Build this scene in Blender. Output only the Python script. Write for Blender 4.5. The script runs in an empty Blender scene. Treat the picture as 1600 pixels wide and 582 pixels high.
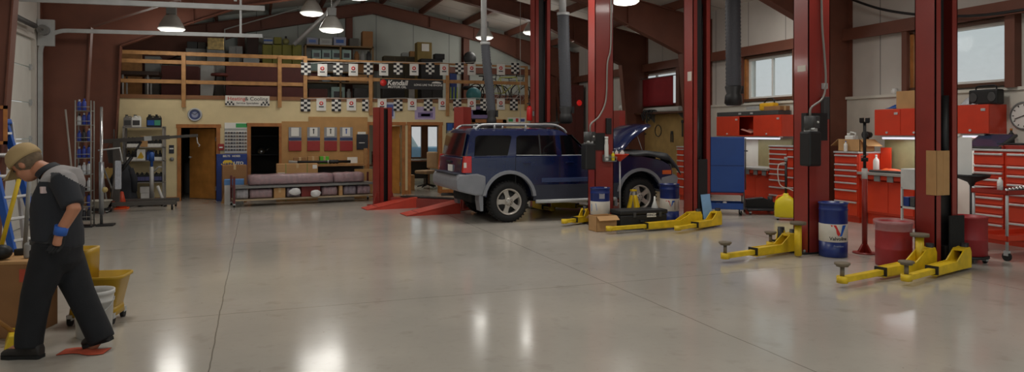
import bpy, bmesh, math, random
from mathutils import Vector, Matrix, Euler
R = math.radians
PI = math.pi
random.seed(7)
SC = bpy.context.scene
COL = SC.collection

# ------------------------------------------------------------------ camera geometry (used to place things on known planes)
TH = math.atan(400 / 1100); CT, ST = math.cos(TH), math.sin(TH)
FPX, HC, HY = 1100.0, 1.6, 208.0
def gp(px, py, z=0.0):                      # pixel -> point on the plane Z=z
    zc = FPX * (HC - z) / (py - HY); xc = (px - 800) / FPX * zc
    return (xc * CT + zc * ST, -xc * ST + zc * CT, z)
def gpr(px, py, r):                         # ground point whose body of radius r starts at that pixel
    g = gp(px, py); d = math.hypot(g[0], g[1]); return (g[0] * (1 + r / d), g[1] * (1 + r / d), 0)
def yp(px, py, Y):                          # pixel -> (X, Z) on the plane Y
    k = (px - 800) / FPX
    X = Y * (ST + k * CT) / (CT - k * ST); zc = X * ST + Y * CT
    return X, HC - (py - HY) * zc / FPX
def xp(px, py, X):                          # pixel -> (Y, Z) on the plane X
    k = (px - 800) / FPX
    Y = X * (CT - k * ST) / (ST + k * CT); zc = X * ST + Y * CT
    return Y, HC - (py - HY) * zc / FPX
def yr(px0, py0, px1, py1, Y):              # pixel rectangle -> X0,X1,Z0,Z1 on the plane Y
    X0 = yp(px0, 0, Y)[0]; X1 = yp(px1, 0, Y)[0]; m = (px0 + px1) / 2
    return X0, X1, yp(m, py1, Y)[1], yp(m, py0, Y)[1]
def xr(px0, py0, px1, py1, X):              # pixel rectangle -> Y0(near),Y1(far),Z0,Z1 on the plane X
    Ya = xp(px1, 0, X)[0]; Yb = xp(px0, 0, X)[0]; m = (px0 + px1) / 2
    return Ya, Yb, xp(m, py1, X)[1], xp(m, py0, X)[1]

# ------------------------------------------------------------------ materials
_M = {}
def lin(c):
    return tuple(((v / 255) / 12.92 if v / 255 <= 0.04045 else ((v / 255 + 0.055) / 1.055) ** 2.4) for v in c)
def mat(name, rgb=(128, 128, 128), rough=.5, metal=0.0, var=.10, scale=5.0, bump=0.0, emit=None, est=1.0, coat=0.0, detail=4):
    if name in _M: return _M[name]
    m = bpy.data.materials.new(name); m.use_nodes = True; _M[name] = m
    nt = m.node_tree; b = nt.nodes['Principled BSDF']; L = nt.links
    c = lin(rgb)
    b.inputs['Roughness'].default_value = rough; b.inputs['Metallic'].default_value = metal
    b.inputs['Coat Weight'].default_value = coat; b.inputs['Coat Roughness'].default_value = .08
    tc = nt.nodes.new('ShaderNodeTexCoord'); nz = nt.nodes.new('ShaderNodeTexNoise')
    nz.inputs['Scale'].default_value = scale; nz.inputs['Detail'].default_value = detail
    L.new(tc.outputs['Object'], nz.inputs['Vector'])
    rp = nt.nodes.new('ShaderNodeValToRGB')
    rp.color_ramp.elements[0].position = .3; rp.color_ramp.elements[1].position = .7
    rp.color_ramp.elements[0].color = (*[v * (1 - var) for v in c], 1); rp.color_ramp.elements[1].color = (*[min(1, v * (1 + var)) for v in c], 1)
    L.new(nz.outputs['Fac'], rp.inputs['Fac']); L.new(rp.outputs['Color'], b.inputs['Base Color'])
    if bump:
        bp = nt.nodes.new('ShaderNodeBump'); bp.inputs['Strength'].default_value = bump; bp.inputs['Distance'].default_value = .02
        L.new(nz.outputs['Fac'], bp.inputs['Height']); L.new(bp.outputs['Normal'], b.inputs['Normal'])
    if emit:
        b.inputs['Emission Color'].default_value = (*lin(emit), 1); b.inputs['Emission Strength'].default_value = est
    return m
def clear(name, rgb=(230, 235, 235), alpha=.25, rough=.1):
    """thin clear sheet: mostly transparent with a glossy skin"""
    if name in _M: return _M[name]
    m = bpy.data.materials.new(name); m.use_nodes = True; _M[name] = m
    nt = m.node_tree; nt.nodes.clear(); L = nt.links
    o = nt.nodes.new('ShaderNodeOutputMaterial'); mx = nt.nodes.new('ShaderNodeMixShader')
    t = nt.nodes.new('ShaderNodeBsdfTransparent'); p = nt.nodes.new('ShaderNodeBsdfPrincipled')
    p.inputs['Base Color'].default_value = (*lin(rgb), 1); p.inputs['Roughness'].default_value = rough
    nz = nt.nodes.new('ShaderNodeTexNoise'); nz.inputs['Scale'].default_value = 9; 
    mr = nt.nodes.new('ShaderNodeMapRange'); mr.inputs['To Min'].default_value = alpha * .6; mr.inputs['To Max'].default_value = min(1, alpha * 1.5)
    L.new(nz.outputs['Fac'], mr.inputs['Value']); L.new(mr.outputs['Result'], mx.inputs['Fac'])
    L.new(t.outputs['BSDF'], mx.inputs[1]); L.new(p.outputs['BSDF'], mx.inputs[2]); L.new(mx.outputs['Shader'], o.inputs['Surface'])
    return m

# ------------------------------------------------------------------ mesh builder
class MB:
    def __init__(s): s.bm = bmesh.new(); s.sm = []
    def _fin(s, vs, mi, T=None, smooth=False):
        if T is not None: bmesh.ops.transform(s.bm, matrix=T, verts=vs)
        fs = {f for v in vs for f in v.link_faces}
        for f in fs: f.material_index = mi; f.smooth = smooth
        return s
    def box(s, x0, x1, y0, y1, z0, z1, mi=0, bev=0.0, T=None):
        x0, x1 = min(x0, x1), max(x0, x1); y0, y1 = min(y0, y1), max(y0, y1); z0, z1 = min(z0, z1), max(z0, z1)
        r = bmesh.ops.create_cube(s.bm, size=1)['verts']
        bmesh.ops.transform(s.bm, matrix=Matrix.Translation(((x0 + x1) / 2, (y0 + y1) / 2, (z0 + z1) / 2)) @ Matrix.Diagonal((x1 - x0, y1 - y0, z1 - z0, 1)), verts=r)
        if bev:
            bev = min(bev, .45 * min(x1 - x0, y1 - y0, z1 - z0))
            es = list({e for v in r for e in v.link_edges})
            o = bmesh.ops.bevel(s.bm, geom=es, offset=bev, segments=2, profile=.6, affect='EDGES')
            r = list({v for f in o['faces'] for v in f.verts} | {v for v in r if v.is_valid})
        return s._fin(r, mi, T)
    def cyl(s, p0, p1, r0, r1=None, n=16, mi=0, caps=True, smooth=True, T=None):
        r1 = r0 if r1 is None else r1
        p0, p1 = Vector(p0), Vector(p1); d = p1 - p0
        r = bmesh.ops.create_cone(s.bm, cap_ends=caps, cap_tris=False, segments=n, radius1=r0, radius2=r1, depth=d.length)['verts']
        q = Vector((0, 0, 1)).rotation_difference(d)
        bmesh.ops.transform(s.bm, matrix=Matrix.Translation((p0 + p1) / 2) @ q.to_matrix().to_4x4(), verts=r)
        s._fin(r, mi, T)
        if smooth:
            for f in {f for v in r for f in v.link_faces}:
                if len(f.verts) == 4: f.smooth = True
        return s
    def ball(s, c, r, sc=(1, 1, 1), n=16, mi=0, T=None):
        vs = bmesh.ops.create_uvsphere(s.bm, u_segments=n, v_segments=max(6, n // 2), radius=r)['verts']
        bmesh.ops.transform(s.bm, matrix=Matrix.Translation(c) @ Matrix.Diagonal((*sc, 1)), verts=vs)
        return s._fin(vs, mi, T, True)
    def lathe(s, prof, n=20, c=(0, 0, 0), mi=0, T=None, smooth=True, close=True):
        """prof: list of (r,z) from bottom to top about the Z axis"""
        rings = []
        for r, z in prof:
            if r < 1e-5: rings.append([s.bm.verts.new((c[0], c[1], c[2] + z))])
            else: rings.append([s.bm.verts.new((c[0] + r * math.cos(2 * PI * i / n), c[1] + r * math.sin(2 * PI * i / n), c[2] + z)) for i in range(n)])
        for a, b in zip(rings, rings[1:]):
            for i in range(n):
                j = (i + 1) % n
                if len(a) == 1 and len(b) == 1: continue
                if len(a) == 1: s.bm.faces.new((a[0], b[j], b[i]))
                elif len(b) == 1: s.bm.faces.new((a[i], a[j], b[0]))
                else: s.bm.faces.new((a[i], a[j], b[j], b[i]))
        if close:
            if len(rings[0]) > 1: s.bm.faces.new(rings[0][::-1])
            if len(rings[-1]) > 1: s.bm.faces.new(rings[-1])
        vs = [v for r in rings for v in r]
        return s._fin(vs, mi, T, smooth)
    def prism(s, poly, axis, a0, a1, mi=0, T=None, bev=0.0):
        """poly in the plane across `axis`: 'y' -> (x,z), 'x' -> (y,z), 'z' -> (x,y)"""
        f = {'y': lambda p, a: (p[0], a, p[1]), 'x': lambda p, a: (a, p[0], p[1]), 'z': lambda p, a: (p[0], p[1], a)}[axis]
        A = [s.bm.verts.new(f(p, a0)) for p in poly]; B = [s.bm.verts.new(f(p, a1)) for p in poly]
        n = len(poly)
        fs = [s.bm.faces.new(A), s.bm.faces.new(B[::-1])]
        for i in range(n): fs.append(s.bm.faces.new((A[i], B[i], B[(i + 1) % n], A[(i + 1) % n])))
        bmesh.ops.recalc_face_normals(s.bm, faces=fs)
        vs = A + B
        if bev:
            es = list({e for v in vs for e in v.link_edges if e.calc_face_angle(0) > .5})
            o = bmesh.ops.bevel(s.bm, geom=es, offset=bev, segments=2, profile=.6, affect='EDGES', clamp_overlap=True)
            vs = list({v for f in o['faces'] for v in f.verts} | {v for v in vs if v.is_valid})
        return s._fin(vs, mi, T)
    def tube(s, pts, r, n=8, mi=0, T=None, caps=True):
        """round tube through points; r a number or one per point"""
        pts = [Vector(p) for p in pts]; m = len(pts)
        rr = r if isinstance(r, (list, tuple)) else [r] * m
        rings = []; up = None
        for i, p in enumerate(pts):
            d = (pts[min(i + 1, m - 1)] - pts[max(i - 1, 0)])
            d = d.normalized() if d.length > 1e-9 else Vector((0, 0, 1))
            if up is None: up = Vector((0, 0, 1)) if abs(d.z) < .9 else Vector((1, 0, 0))
            a = d.cross(up)
            if a.length < 1e-4: a = d.orthogonal()
            a.normalize(); b = a.cross(d).normalized(); up = b
            rings.append([s.bm.verts.new(p + rr[i] * (math.cos(2 * PI * k / n) * a + math.sin(2 * PI * k / n) * b)) for k in range(n)])
        fs = []
        for a, b in zip(rings, rings[1:]):
            for k in range(n): fs.append(s.bm.faces.new((a[k], a[(k + 1) % n], b[(k + 1) % n], b[k])))
        if caps: fs += [s.bm.faces.new(rings[0][::-1]), s.bm.faces.new(rings[-1])]
        bmesh.ops.recalc_face_normals(s.bm, faces=fs)
        return s._fin([v for r_ in rings for v in r_], mi, T, True)
    def loft(s, rings, mi=0, T=None, caps=True, smooth=True):
        """rings: lists of equally many points"""
        V = [[s.bm.verts.new(p) for p in r] for r in rings]; n = len(V[0]); fs = []
        for a, b in zip(V, V[1:]):
            for k in range(n): fs.append(s.bm.faces.new((a[k], a[(k + 1) % n], b[(k + 1) % n], b[k])))
        if caps: fs += [s.bm.faces.new(V[0][::-1]), s.bm.faces.new(V[-1])]
        bmesh.ops.recalc_face_normals(s.bm, faces=fs)
        return s._fin([v for r in V for v in r], mi, T, smooth)
    def grid(s, fn, nu, nv, mi=0, thick=0.0, T=None, smooth=True):
        V = [[s.bm.verts.new(fn(i / nu, j / nv)) for j in range(nv + 1)] for i in range(nu + 1)]
        fs = [s.bm.faces.new((V[i][j], V[i + 1][j], V[i + 1][j + 1], V[i][j + 1])) for i in range(nu) for j in range(nv)]
        vs = [v for r in V for v in r]
        if thick:
            bmesh.ops.recalc_face_normals(s.bm, faces=fs)
            g = bmesh.ops.solidify(s.bm, geom=fs, thickness=thick)
            vs = list(set(vs) | {v for v in g['geom'] if isinstance(v, bmesh.types.BMVert)})
        return s._fin(vs, mi, T, smooth)
    def build(s, name, mats, parent=None, loc=(0, 0, 0), rz=0.0, smooth_angle=None):
        me = bpy.data.meshes.new(name)
        bmesh.ops.recalc_face_normals(s.bm, faces=s.bm.faces) if False else None
        s.bm.to_mesh(me); s.bm.free()
        for m in (mats if isinstance(mats, (list, tuple)) else [mats]): me.materials.append(m)
        o = bpy.data.objects.new(name, me); COL.objects.link(o)
        o.location = loc; o.rotation_euler = (0, 0, rz)
        if parent is not None: o.parent = parent
        return o

def tag(o, label=None, cat=None, group=None, kind=None):
    if label: o['label'] = label
    if cat: o['category'] = cat
    if group: o['group'] = group
    if kind: o['kind'] = kind
    return o
def thing(name, label, cat, loc=(0, 0, 0), rz=0.0, group=None):
    o = bpy.data.objects.new(name, None); COL.objects.link(o); o.empty_display_size = .1
    o.location = loc; o.rotation_euler = (0, 0, rz)
    return tag(o, label, cat, group)
def part(t, name, mb, m, label=None):
    o = mb.build(name, m, t)
    if label: o['label'] = label
    return o
def solo(name, label, cat, mb, m, loc=(0, 0, 0), rz=0.0, group=None):
    return tag(mb.build(name, m, None, loc, rz), label, cat, group)
def struct(name, mb, m, label=None, cat=None):
    o = mb.build(name, m); o['kind'] = 'structure'
    return tag(o, label or name.replace('_', ' '), cat or name.split('_')[0])
def dup(o, loc=None, rz=None, label=None, group=None, parent=None):
    c = o.copy(); COL.objects.link(c)
    if parent is not None: c.parent = parent
    for ch in list(o.children): dup(ch, parent=c)
    if loc is not None: c.location = loc
    if rz is not None: c.rotation_euler = (0, 0, rz)
    if label: c['label'] = label
    if group: c['group'] = group
    return c
def text(parent, s, size, m, loc, rot=(PI / 2, 0, 0), name='lettering', ext=.001, bold=0.0, align='CENTER', sx=1.0, shear=0.0):
    cu = bpy.data.curves.new('t', 'FONT'); cu.body = s; cu.size = size; cu.extrude = ext; cu.offset = bold
    cu.align_x = align; cu.align_y = 'CENTER'; cu.shear = shear; cu.resolution_u = 3
    o = bpy.data.objects.new('t', cu); COL.objects.link(o)
    bpy.context.view_layer.update()
    me = bpy.data.meshes.new_from_object(o.evaluated_get(bpy.context.evaluated_depsgraph_get()))
    bpy.data.objects.remove(o); bpy.data.curves.remove(cu)
    me.materials.clear(); me.materials.append(m)
    n = bpy.data.objects.new(name, me); COL.objects.link(n); me.name = name
    n.location = loc; n.rotation_euler = rot; n.scale = (sx, 1, 1)
    if parent is not None: n.parent = parent
    return n

# common materials
STEEL_RED = mat('primer_red_steel', (106, 62, 46), .6, var=.12, scale=3)
LIFT_RED = mat('lift_red_paint', (142, 50, 43), .32, var=.10, scale=2.5, coat=.3)
DARK_CHANNEL = mat('greasy_black_steel', (26, 24, 24), .5)
YELLOW = mat('arm_yellow_paint', (222, 186, 30), .45, var=.18, scale=7)
CREAM = mat('cream_wall_paint', (214, 196, 152), .7, var=.04)
WOOD = mat('stained_wood', (164, 104, 50), .5, var=.2, scale=9)
RAILWOOD = mat('pine_lumber', (166, 120, 70), .6, var=.2, scale=8)
CARD = mat('cardboard', (184, 142, 94), .8, var=.08)
CARD2 = mat('dark_cardboard', (150, 108, 68), .8, var=.1)
TOOLRED = mat('tool_cabinet_red', (204, 58, 30), .38, var=.06, coat=.2)
DKRED = mat('dark_red_paint', (150, 44, 34), .4)
CHROME = mat('chrome', (200, 200, 200), .22, .9)
ALU = mat('drawer_aluminium', (205, 205, 205), .35, .4)
GALV = mat('galvanised_steel', (182, 184, 184), .45, .25)
GREY = mat('grey_paint', (120, 120, 118), .5)
DKGREY = mat('dark_grey', (62, 62, 62), .55)
BLACK = mat('black_plastic', (24, 24, 25), .5)
RUBBER = mat('black_rubber', (20, 20, 20), .75, bump=.2, scale=30)
WHITE = mat('white_plastic', (225, 225, 220), .5, var=.03)
PAPER = mat('white_paper', (225, 224, 218), .8, var=.02)
BLUE = mat('blue_paint', (34, 82, 160), .4, var=.1)
NAVY = mat('navy_paint', (28, 52, 118), .4)
SKIN = mat('skin', (188, 128, 98), .55, var=.06)
GREEN = mat('green_plastic', (96, 190, 40), .5)
TEAL = mat('teal_plastic', (60, 130, 140), .5)
BROWN = mat('red_brown_vinyl', (96, 44, 38), .6)
TAN = mat('tan_board', (178, 136, 84), .75, var=.1)
ORANGE = mat('orange_plastic', (230, 90, 30), .5)
GLASS = clear('window_glass', (200, 220, 225), .08, .05)
# ================================================================== SETTING
XL, XR, YB, YG = -3.65, 10.7, 18.2, 23.0
EAVE, RIDGE_X, RIDGE_Z = 4.6, 3.5, 6.0
YN = -4.0
def roof_z(x): return EAVE + (RIDGE_Z - EAVE) * (1 - abs(x - RIDGE_X) / ((XR - RIDGE_X) if x > RIDGE_X else (RIDGE_X - XL)))

def floor_mat():
    m = bpy.data.materials.new('sealed_concrete'); m.use_nodes = True
    nt = m.node_tree; N = nt.nodes; L = nt.links; b = N['Principled BSDF']
    tc = N.new('ShaderNodeTexCoord'); sp = N.new('ShaderNodeSeparateXYZ'); L.new(tc.outputs['Object'], sp.inputs[0])
    def nz(s, d=5):
        n = N.new('ShaderNodeTexNoise'); n.inputs['Scale'].default_value = s; n.inputs['Detail'].default_value = d
        L.new(tc.outputs['Object'], n.inputs['Vector']); return n.outputs['Fac']
    def ramp(f, p0, c0, p1, c1):
        r = N.new('ShaderNodeValToRGB'); r.color_ramp.elements[0].position = p0; r.color_ramp.elements[1].position = p1
        r.color_ramp.elements[0].color = (*lin(c0), 1); r.color_ramp.elements[1].color = (*lin(c1), 1); L.new(f, r.inputs['Fac']); return r.outputs['Color']
    def mth(op, a, v):
        n = N.new('ShaderNodeMath'); n.operation = op
        if isinstance(a, (int, float)): n.inputs[0].default_value = a
        else: L.new(a, n.inputs[0])
        if isinstance(v, (int, float)): n.inputs[1].default_value = v
        else: L.new(v, n.inputs[1])
        return n.outputs[0]
    def mix(f, a, bcol):
        n = N.new('ShaderNodeMixRGB'); L.new(f, n.inputs['Fac']); L.new(a, n.inputs['Color1'])
        if isinstance(bcol, tuple): n.inputs['Color2'].default_value = (*lin(bcol), 1)
        else: L.new(bcol, n.inputs['Color2'])
        return n.outputs['Color']
    base = ramp(nz(.55, 6), .35, (172, 167, 158), .68, (190, 183, 172))
    fine = mth('MULTIPLY', ramp(nz(14, 6), .55, (0, 0, 0), .8, (255, 255, 255)), .12)
    col = mix(fine, base, (120, 108, 96))
    stain = mth('MULTIPLY', ramp(nz(3.1, 7), .60, (0, 0, 0), .72, (255, 255, 255)), .22)
    col = mix(stain, col, (112, 100, 88))
    spk = mth('MULTIPLY', ramp(nz(26, 2), .74, (0, 0, 0), .78, (255, 255, 255)), .5)
    col = mix(spk, col, (84, 74, 66))
    wob = mth('MULTIPLY', mth('SUBTRACT', nz(2.0, 3), .5), .03)
    def joint(axis, at):
        d = mth('ABSOLUTE', mth('SUBTRACT', mth('ADD', sp.outputs[axis], wob), at), 0)
        return mth('LESS_THAN', d, .005)
    j = None
    for a, at in (('X', -.30), ('X', 3.52), ('X', 7.34), ('Y', 6.7), ('Y', 10.9), ('Y', 2.9), ('Y', 14.8)):
        q = joint(a, at); j = q if j is None else mth('MAXIMUM', j, q)
    col = mix(mth('MULTIPLY', j, .6), col, (78, 68, 60))
    L.new(col, b.inputs['Base Color'])
    mr = N.new('ShaderNodeMapRange'); L.new(nz(1.7, 6), mr.inputs['Value']); mr.inputs['To Min'].default_value = .10; mr.inputs['To Max'].default_value = .20
    L.new(mr.outputs['Result'], b.inputs['Roughness'])
    bp = N.new('ShaderNodeBump'); bp.inputs['Strength'].default_value = .02; bp.inputs['Distance'].default_value = .02
    L.new(nz(9, 4), bp.inputs['Height']); L.new(bp.outputs['Normal'], b.inputs['Normal'])
    b.inputs['IOR'].default_value = 1.5
    return m
struct('floor', MB().box(XL - .2, XR + .2, YN, YG + .2, -.2, 0), floor_mat(), 'glossy sealed grey concrete garage floor with saw joints', 'floor')

def seam_mat(name, rgb, axis, step, dark=.72, rough=.6, bump=.35):
    """quilted insulation sheeting: soft creases and a seam every `step` m"""
    m = mat(name, rgb, rough, var=.07, scale=1.2, bump=bump)
    nt = m.node_tree; N = nt.nodes; L = nt.links; b = N['Principled BSDF']
    src = b.inputs['Base Color'].links[0].from_socket
    tc = N.new('ShaderNodeTexCoord'); sp = N.new('ShaderNodeSeparateXYZ'); L.new(tc.outputs['Object'], sp.inputs[0])
    def mth(op, a, v):
        n = N.new('ShaderNodeMath'); n.operation = op; L.new(a, n.inputs[0]); n.inputs[1].default_value = v; return n.outputs[0]
    f = mth('LESS_THAN', mth('FRACT', mth('DIVIDE', sp.outputs[axis], step), 0), .018)
    mx = N.new('ShaderNodeMixRGB'); mx.inputs['Color2'].default_value = (*[v * dark * .6 for v in lin(rgb)], 1)
    L.new(f, mx.inputs['Fac']); L.new(src, mx.inputs['Color1']); L.new(mx.outputs['Color'], b.inputs['Base Color'])
    return m
INSUL = seam_mat('white_insulation_sheet', (196, 190, 182), 'Y', 1.22)
INSULX = seam_mat('grey_insulation_sheet', (182, 188, 180), 'X', 1.22)
ROOFI = seam_mat('roof_insulation_sheet', (206, 200, 192), 'Y', 1.8)
WAINS = mat('white_wall_panel', (206, 202, 190), .6, var=.04)

# --- right wall with three windows
WIN = []
for (a, b_) in ((1003, 1061), (1170, 1243), (1432, 1573)):
    y1 = xp(a, 0, XR)[0]; y0 = xp(b_, 0, XR)[0]; WIN.append((y0, y1))
SILL, HEAD = 2.38, 3.30
mb = MB(); ycut = [YN] + [v for w in sorted(WIN) for v in w] + [YG]
mb.box(XR, XR + .2, YN, YG, 0, SILL, 0).box(XR, XR + .2, YN, YG, HEAD, EAVE + .3, 0)
for i in range(0, len(ycut), 2): mb.box(XR, XR + .2, ycut[i], ycut[i + 1], SILL, HEAD, 0)
struct('wall_right', mb, INSUL, 'insulated right wall of the garage with windows', 'wall')
struct('trim_1', MB().box(XR - .05, XR - .001, YN, 15.2, 0, 2.24).box(XR - .09, XR - .001, YN, 15.2, 2.24, 2.29), WAINS, 'white lower panelling along the right wall', 'wall panel')
struct('trim_2', MB().box(XR - .16, XR - .001, YN, YG, 3.38, 3.58).box(XR - .17, XR - .14, YN, YG, 3.36, 3.42), STEEL_RED, 'dark red girt running along the right wall above the windows', 'girt')
for i, (y0, y1) in enumerate(WIN):
    far = i == 0
    t = thing('window_%d' % (i + 1), ['far right wall window mostly covered by a red cloth', 'sliding right wall window above the red overhead cabinets', 'large right wall window nearest the camera'][i], 'window', (XR, y0, SILL))
    t['kind'] = 'structure'
    w = y1 - y0; h = HEAD - SILL
    fr = MB(); g = .045
    fr.box(.02, .10, 0, w, 0, g).box(.02, .10, 0, w, h - g, h).box(.02, .10, 0, g, g, h - g).box(.02, .10, w - g, w, g, h - g)
    fr.box(.03, .09, w * .5 - .02, w * .5 + .02, g, h - g) if i == 1 else fr.box(.03, .09, w * .62 - .02, w * .62 + .02, g, h - g)
    part(t, 'window_frame', fr, WHITE)
    part(t, 'glass_pane', MB().box(.055, .06, g, w - g, g, h - g), GLASS)
    cs = MB(); c = .07
    cs.box(-.07, .0, w, w + c, -.05, h + .02, 0)
    part(t, 'wood_casing', cs, WOOD)
    part(t, 'sill_board', MB().box(-.09, 0, -c, w + c, -.06, 0), mat('dark_wood', (84, 50, 28), .5)); part(t, 'head_board', MB().box(-.07, 0, -c, w + c, h, h + .06), mat('dark_wood'))
    part(t, 'steel_jamb', MB().box(-.15, 0, -.22, -c, -.1, h + .2).box(-.15, -.08, w + c, w + c + .10, -.1, h + .2), STEEL_RED)

# --- left wall with the overhead door opening
DY0, DY1, DH = 10.95, 14.5, 3.25
mb = MB().box(XL - .2, XL, YN, DY0, 0, EAVE + .3).box(XL - .2, XL, DY1, YG, 0, EAVE + .3).box(XL - .2, XL, DY0, DY1, DH, EAVE + .3)
struct('wall_left', mb, INSUL, 'insulated left wall around the overhead door', 'wall')
t = thing('door_1', 'white sectional overhead garage door in the left wall', 'door', (XL - .06, 0, 0)); t['kind'] = 'structure'
GDW = mat('garage_door_white', (214, 212, 204), .5, var=.03)
zs = [0, .5, 1.02, 1.5, 2.13, 2.75, DH]
for i in range(6):
    if i == 2:
        ms = MB().box(-.05, 0, DY0, DY1, zs[i], zs[i] + .06).box(-.05, 0, DY0, DY1, zs[i + 1] - .06, zs[i + 1] - .01)
        n = 4; st = (DY1 - DY0) / n
        for k in range(n + 1): ms.box(-.05, 0, max(DY0, DY0 + k * st - .05), min(DY1, DY0 + k * st + .05), zs[i] + .06, zs[i + 1] - .06)
        p = part(t, 'door_section', ms, GDW)
        for k in range(n): part(p, 'window_pane', MB().box(-.03, -.025, DY0 + k * st + .05, DY0 + (k + 1) * st - .05, zs[i] + .06, zs[i + 1] - .06), GLASS)
    else:
        part(t, 'door_section', MB().box(-.05, 0, DY0, DY1, zs[i] + .005, zs[i + 1] - .008, bev=.008), GDW)
for y in (DY0 + .1, DY1 - .1, (DY0 + DY1) / 2):
    for z in zs[1:-1]: part(t, 'hinge', MB().box(0, .035, y - .03, y + .03, z - .05, z + .05).cyl((.02, y - .05, z), (.02, y + .05, z), .018, n=8), GALV)
# overhead door tracks
for nm, yy, lab in (('far', DY1 + .12, 'galvanised overhead door track at the far jamb, curving out under the roof'), ('near', DY0 - .05, 'galvanised overhead door track near the top of the picture, over the worker')):
    t = thing('door_track', lab, 'track', (XL + .05, yy, 0))
    def cpath(z1=3.44 if nm == 'far' else 3.36, rr=.42, xend=3.72):
        return [(0, 0, .02), (0, 0, z1 - rr)] + [(rr * (1 - math.cos(a)), 0, z1 - rr + rr * math.sin(a)) for a in [PI / 2 * k / 8 for k in range(1, 9)]] + [(xend, 0, z1 + .06)]
    tr = MB(); P_ = cpath()
    for (a, b_) in zip(P_, P_[1:]):
        a, b_ = Vector(a), Vector(b_); d = b_ - a; n = Vector((-d.z, 0, d.x)).normalized()
        V = [a - n * .035, a + n * .035, b_ + n * .035, b_ - n * .035]
        tr.prism([(v.x, v.z) for v in V], 'y', -.022, .022)
    part(t, 'rail', tr, GALV)
    part(t, 'hanger', MB().box(3.3, 3.34, -.02, .02, 3.5, 4.9), GALV)
    part(t, 'bracket', MB().box(-.04, .22, -.03, .03, 3.15, 3.62), GALV)
t = thing('spring_shaft', 'dark torsion spring shaft above the overhead door', 'shaft', (XL + .12, 0, 3.42))
part(t, 'shaft', MB().cyl((0, DY0 - .1, 0), (0, DY1 + .1, 0), .018), GREY)
part(t, 'spring', MB().cyl((0, DY0 + 1.0, 0), (0, DY1 - .5, 0), .045), DKGREY)
part(t, 'cable_drum', MB().cyl((0, DY1 - .05, 0), (0, DY1 + .08, 0), .09), GREY)

# --- gable wall at the far end, with an office window low down
ow = yr(641, 196, 686, 248, YG)
mb = MB().box(XL - .2, ow[0], YG, YG + .2, 0, 2.4).box(ow[1], XR + .2, YG, YG + .2, 0, 2.4).box(ow[0], ow[1], YG, YG + .2, 0, ow[2]).box(ow[0], ow[1], YG, YG + .2, ow[3], 2.4)
mb.prism([(XL - .2, 2.4), (XR + .2, 2.4), (XR + .2, EAVE), (RIDGE_X, RIDGE_Z), (XL - .2, EAVE)], 'y', YG, YG + .2)
struct('wall_back', mb, INSULX, 'grey insulated gable wall behind the loft', 'wall')
t = thing('window_4', 'office window seen through the lit doorway', 'window', (0, YG, 0)); t['kind'] = 'structure'
m_ = (ow[0] + ow[1]) / 2; f = MB()
f.box(ow[0], ow[1], .02, .1, ow[2], ow[2] + .05).box(ow[0], ow[1], .02, .1, ow[3] - .05, ow[3]).box(ow[0], ow[0] + .05, .02, .1, ow[2], ow[3]).box(ow[1] - .05, ow[1], .02, .1, ow[2], ow[3]).box(m_ - .11, m_ + .11, .0, .12, ow[2], ow[3])
part(t, 'window_frame', f, mat('dark_wood', (84, 50, 28), .5))
part(t, 'glass_pane', MB().box(ow[0] + .05, ow[1] - .05, .05, .055, ow[2] + .05, ow[3] - .05), GLASS)
mb = MB()
for z, a, b_ in ((3.62, XL, XR), (2.72, 7.2, XR)): mb.box(a, b_, YG - .14, YG - .001, z, z + .2)
struct('trim_3', mb, STEEL_RED, 'dark red girts across the gable wall', 'girt')
for k, px in enumerate((377, 545, 727, 862)):
    x = yp(px, 0, YG - .15)[0]
    mb = MB().box(x - .1, x + .1, YG - .3, YG - .28, 0, roof_z(x) - .2).box(x - .1, x + .1, YG - .03, YG - .015, 0, roof_z(x) - .2).box(x - .008, x + .008, YG - .28, YG - .02, 0, roof_z(x) - .2)
    struct('gable_column', mb, STEEL_RED, 'dark steel gable post number %d from the left behind the loft' % (k + 1), 'column')

# --- office front wall, its doorways and the loft floor
LOFT = 2.42; XE = yp(826, 0, YB)[0]
D = [yr(283, 200, 338, 315, YB), yr(392, 198, 436, 310, YB), yr(577, 196, 628, 305, YB), yr(642, 196, 686, 305, YB)]
D = [(d[0], d[1], d[3]) for d in D]
mb = MB(); x = XL
for (a, b_, h) in D:
    mb.box(x, a, YB, YB + .14, 0, LOFT); mb.box(a, b_, YB, YB + .14, h, LOFT); x = b_
mb.box(x, XE, YB, YB + .14, 0, LOFT)
mb.box(XE - .14, XE, YB + .14, YG, 0, LOFT)
for xx in ((D[0][1] + D[1][0]) / 2, D[1][1] + 1.0, (D[2][1] + D[3][0]) / 2): mb.box(xx - .05, xx + .05, YB + .14, YG, 0, LOFT - .02)
struct('wall_front', mb, CREAM, 'cream office wall with four doorways below the loft', 'wall')
struct('loft_ceiling', MB().box(XL, XE, YB + .0, YG, LOFT + .001, LOFT + .06), TAN, 'plywood loft deck over the offices', 'loft floor')
struct('trim_4', MB().box(XL, XE, YB - .03, YB, LOFT - .02, LOFT + .07), mat('edge_board', (126, 84, 50), .6), 'wooden edge board of the loft', 'trim')
for i, (a, b_, h) in enumerate(D):
    c = .085
    mb = MB().box(a - c, a, YB - .02, YB + .16, 0, h + c, bev=.004).box(b_, b_ + c, YB - .02, YB + .16, 0, h + c, bev=.004).box(a - c - .02, b_ + c + .02, YB - .025, YB + .16, h, h + c, bev=.004)
    struct('trim_%d' % (5 + i), mb, WOOD, ['stained wood casing of the doorway under the round clock', 'stained wood casing of the dark doorway beside the key board', 'stained wood casing of the doorway with the open wooden door', 'stained wood casing of the office doorway with window'][i], 'door casing')
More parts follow.
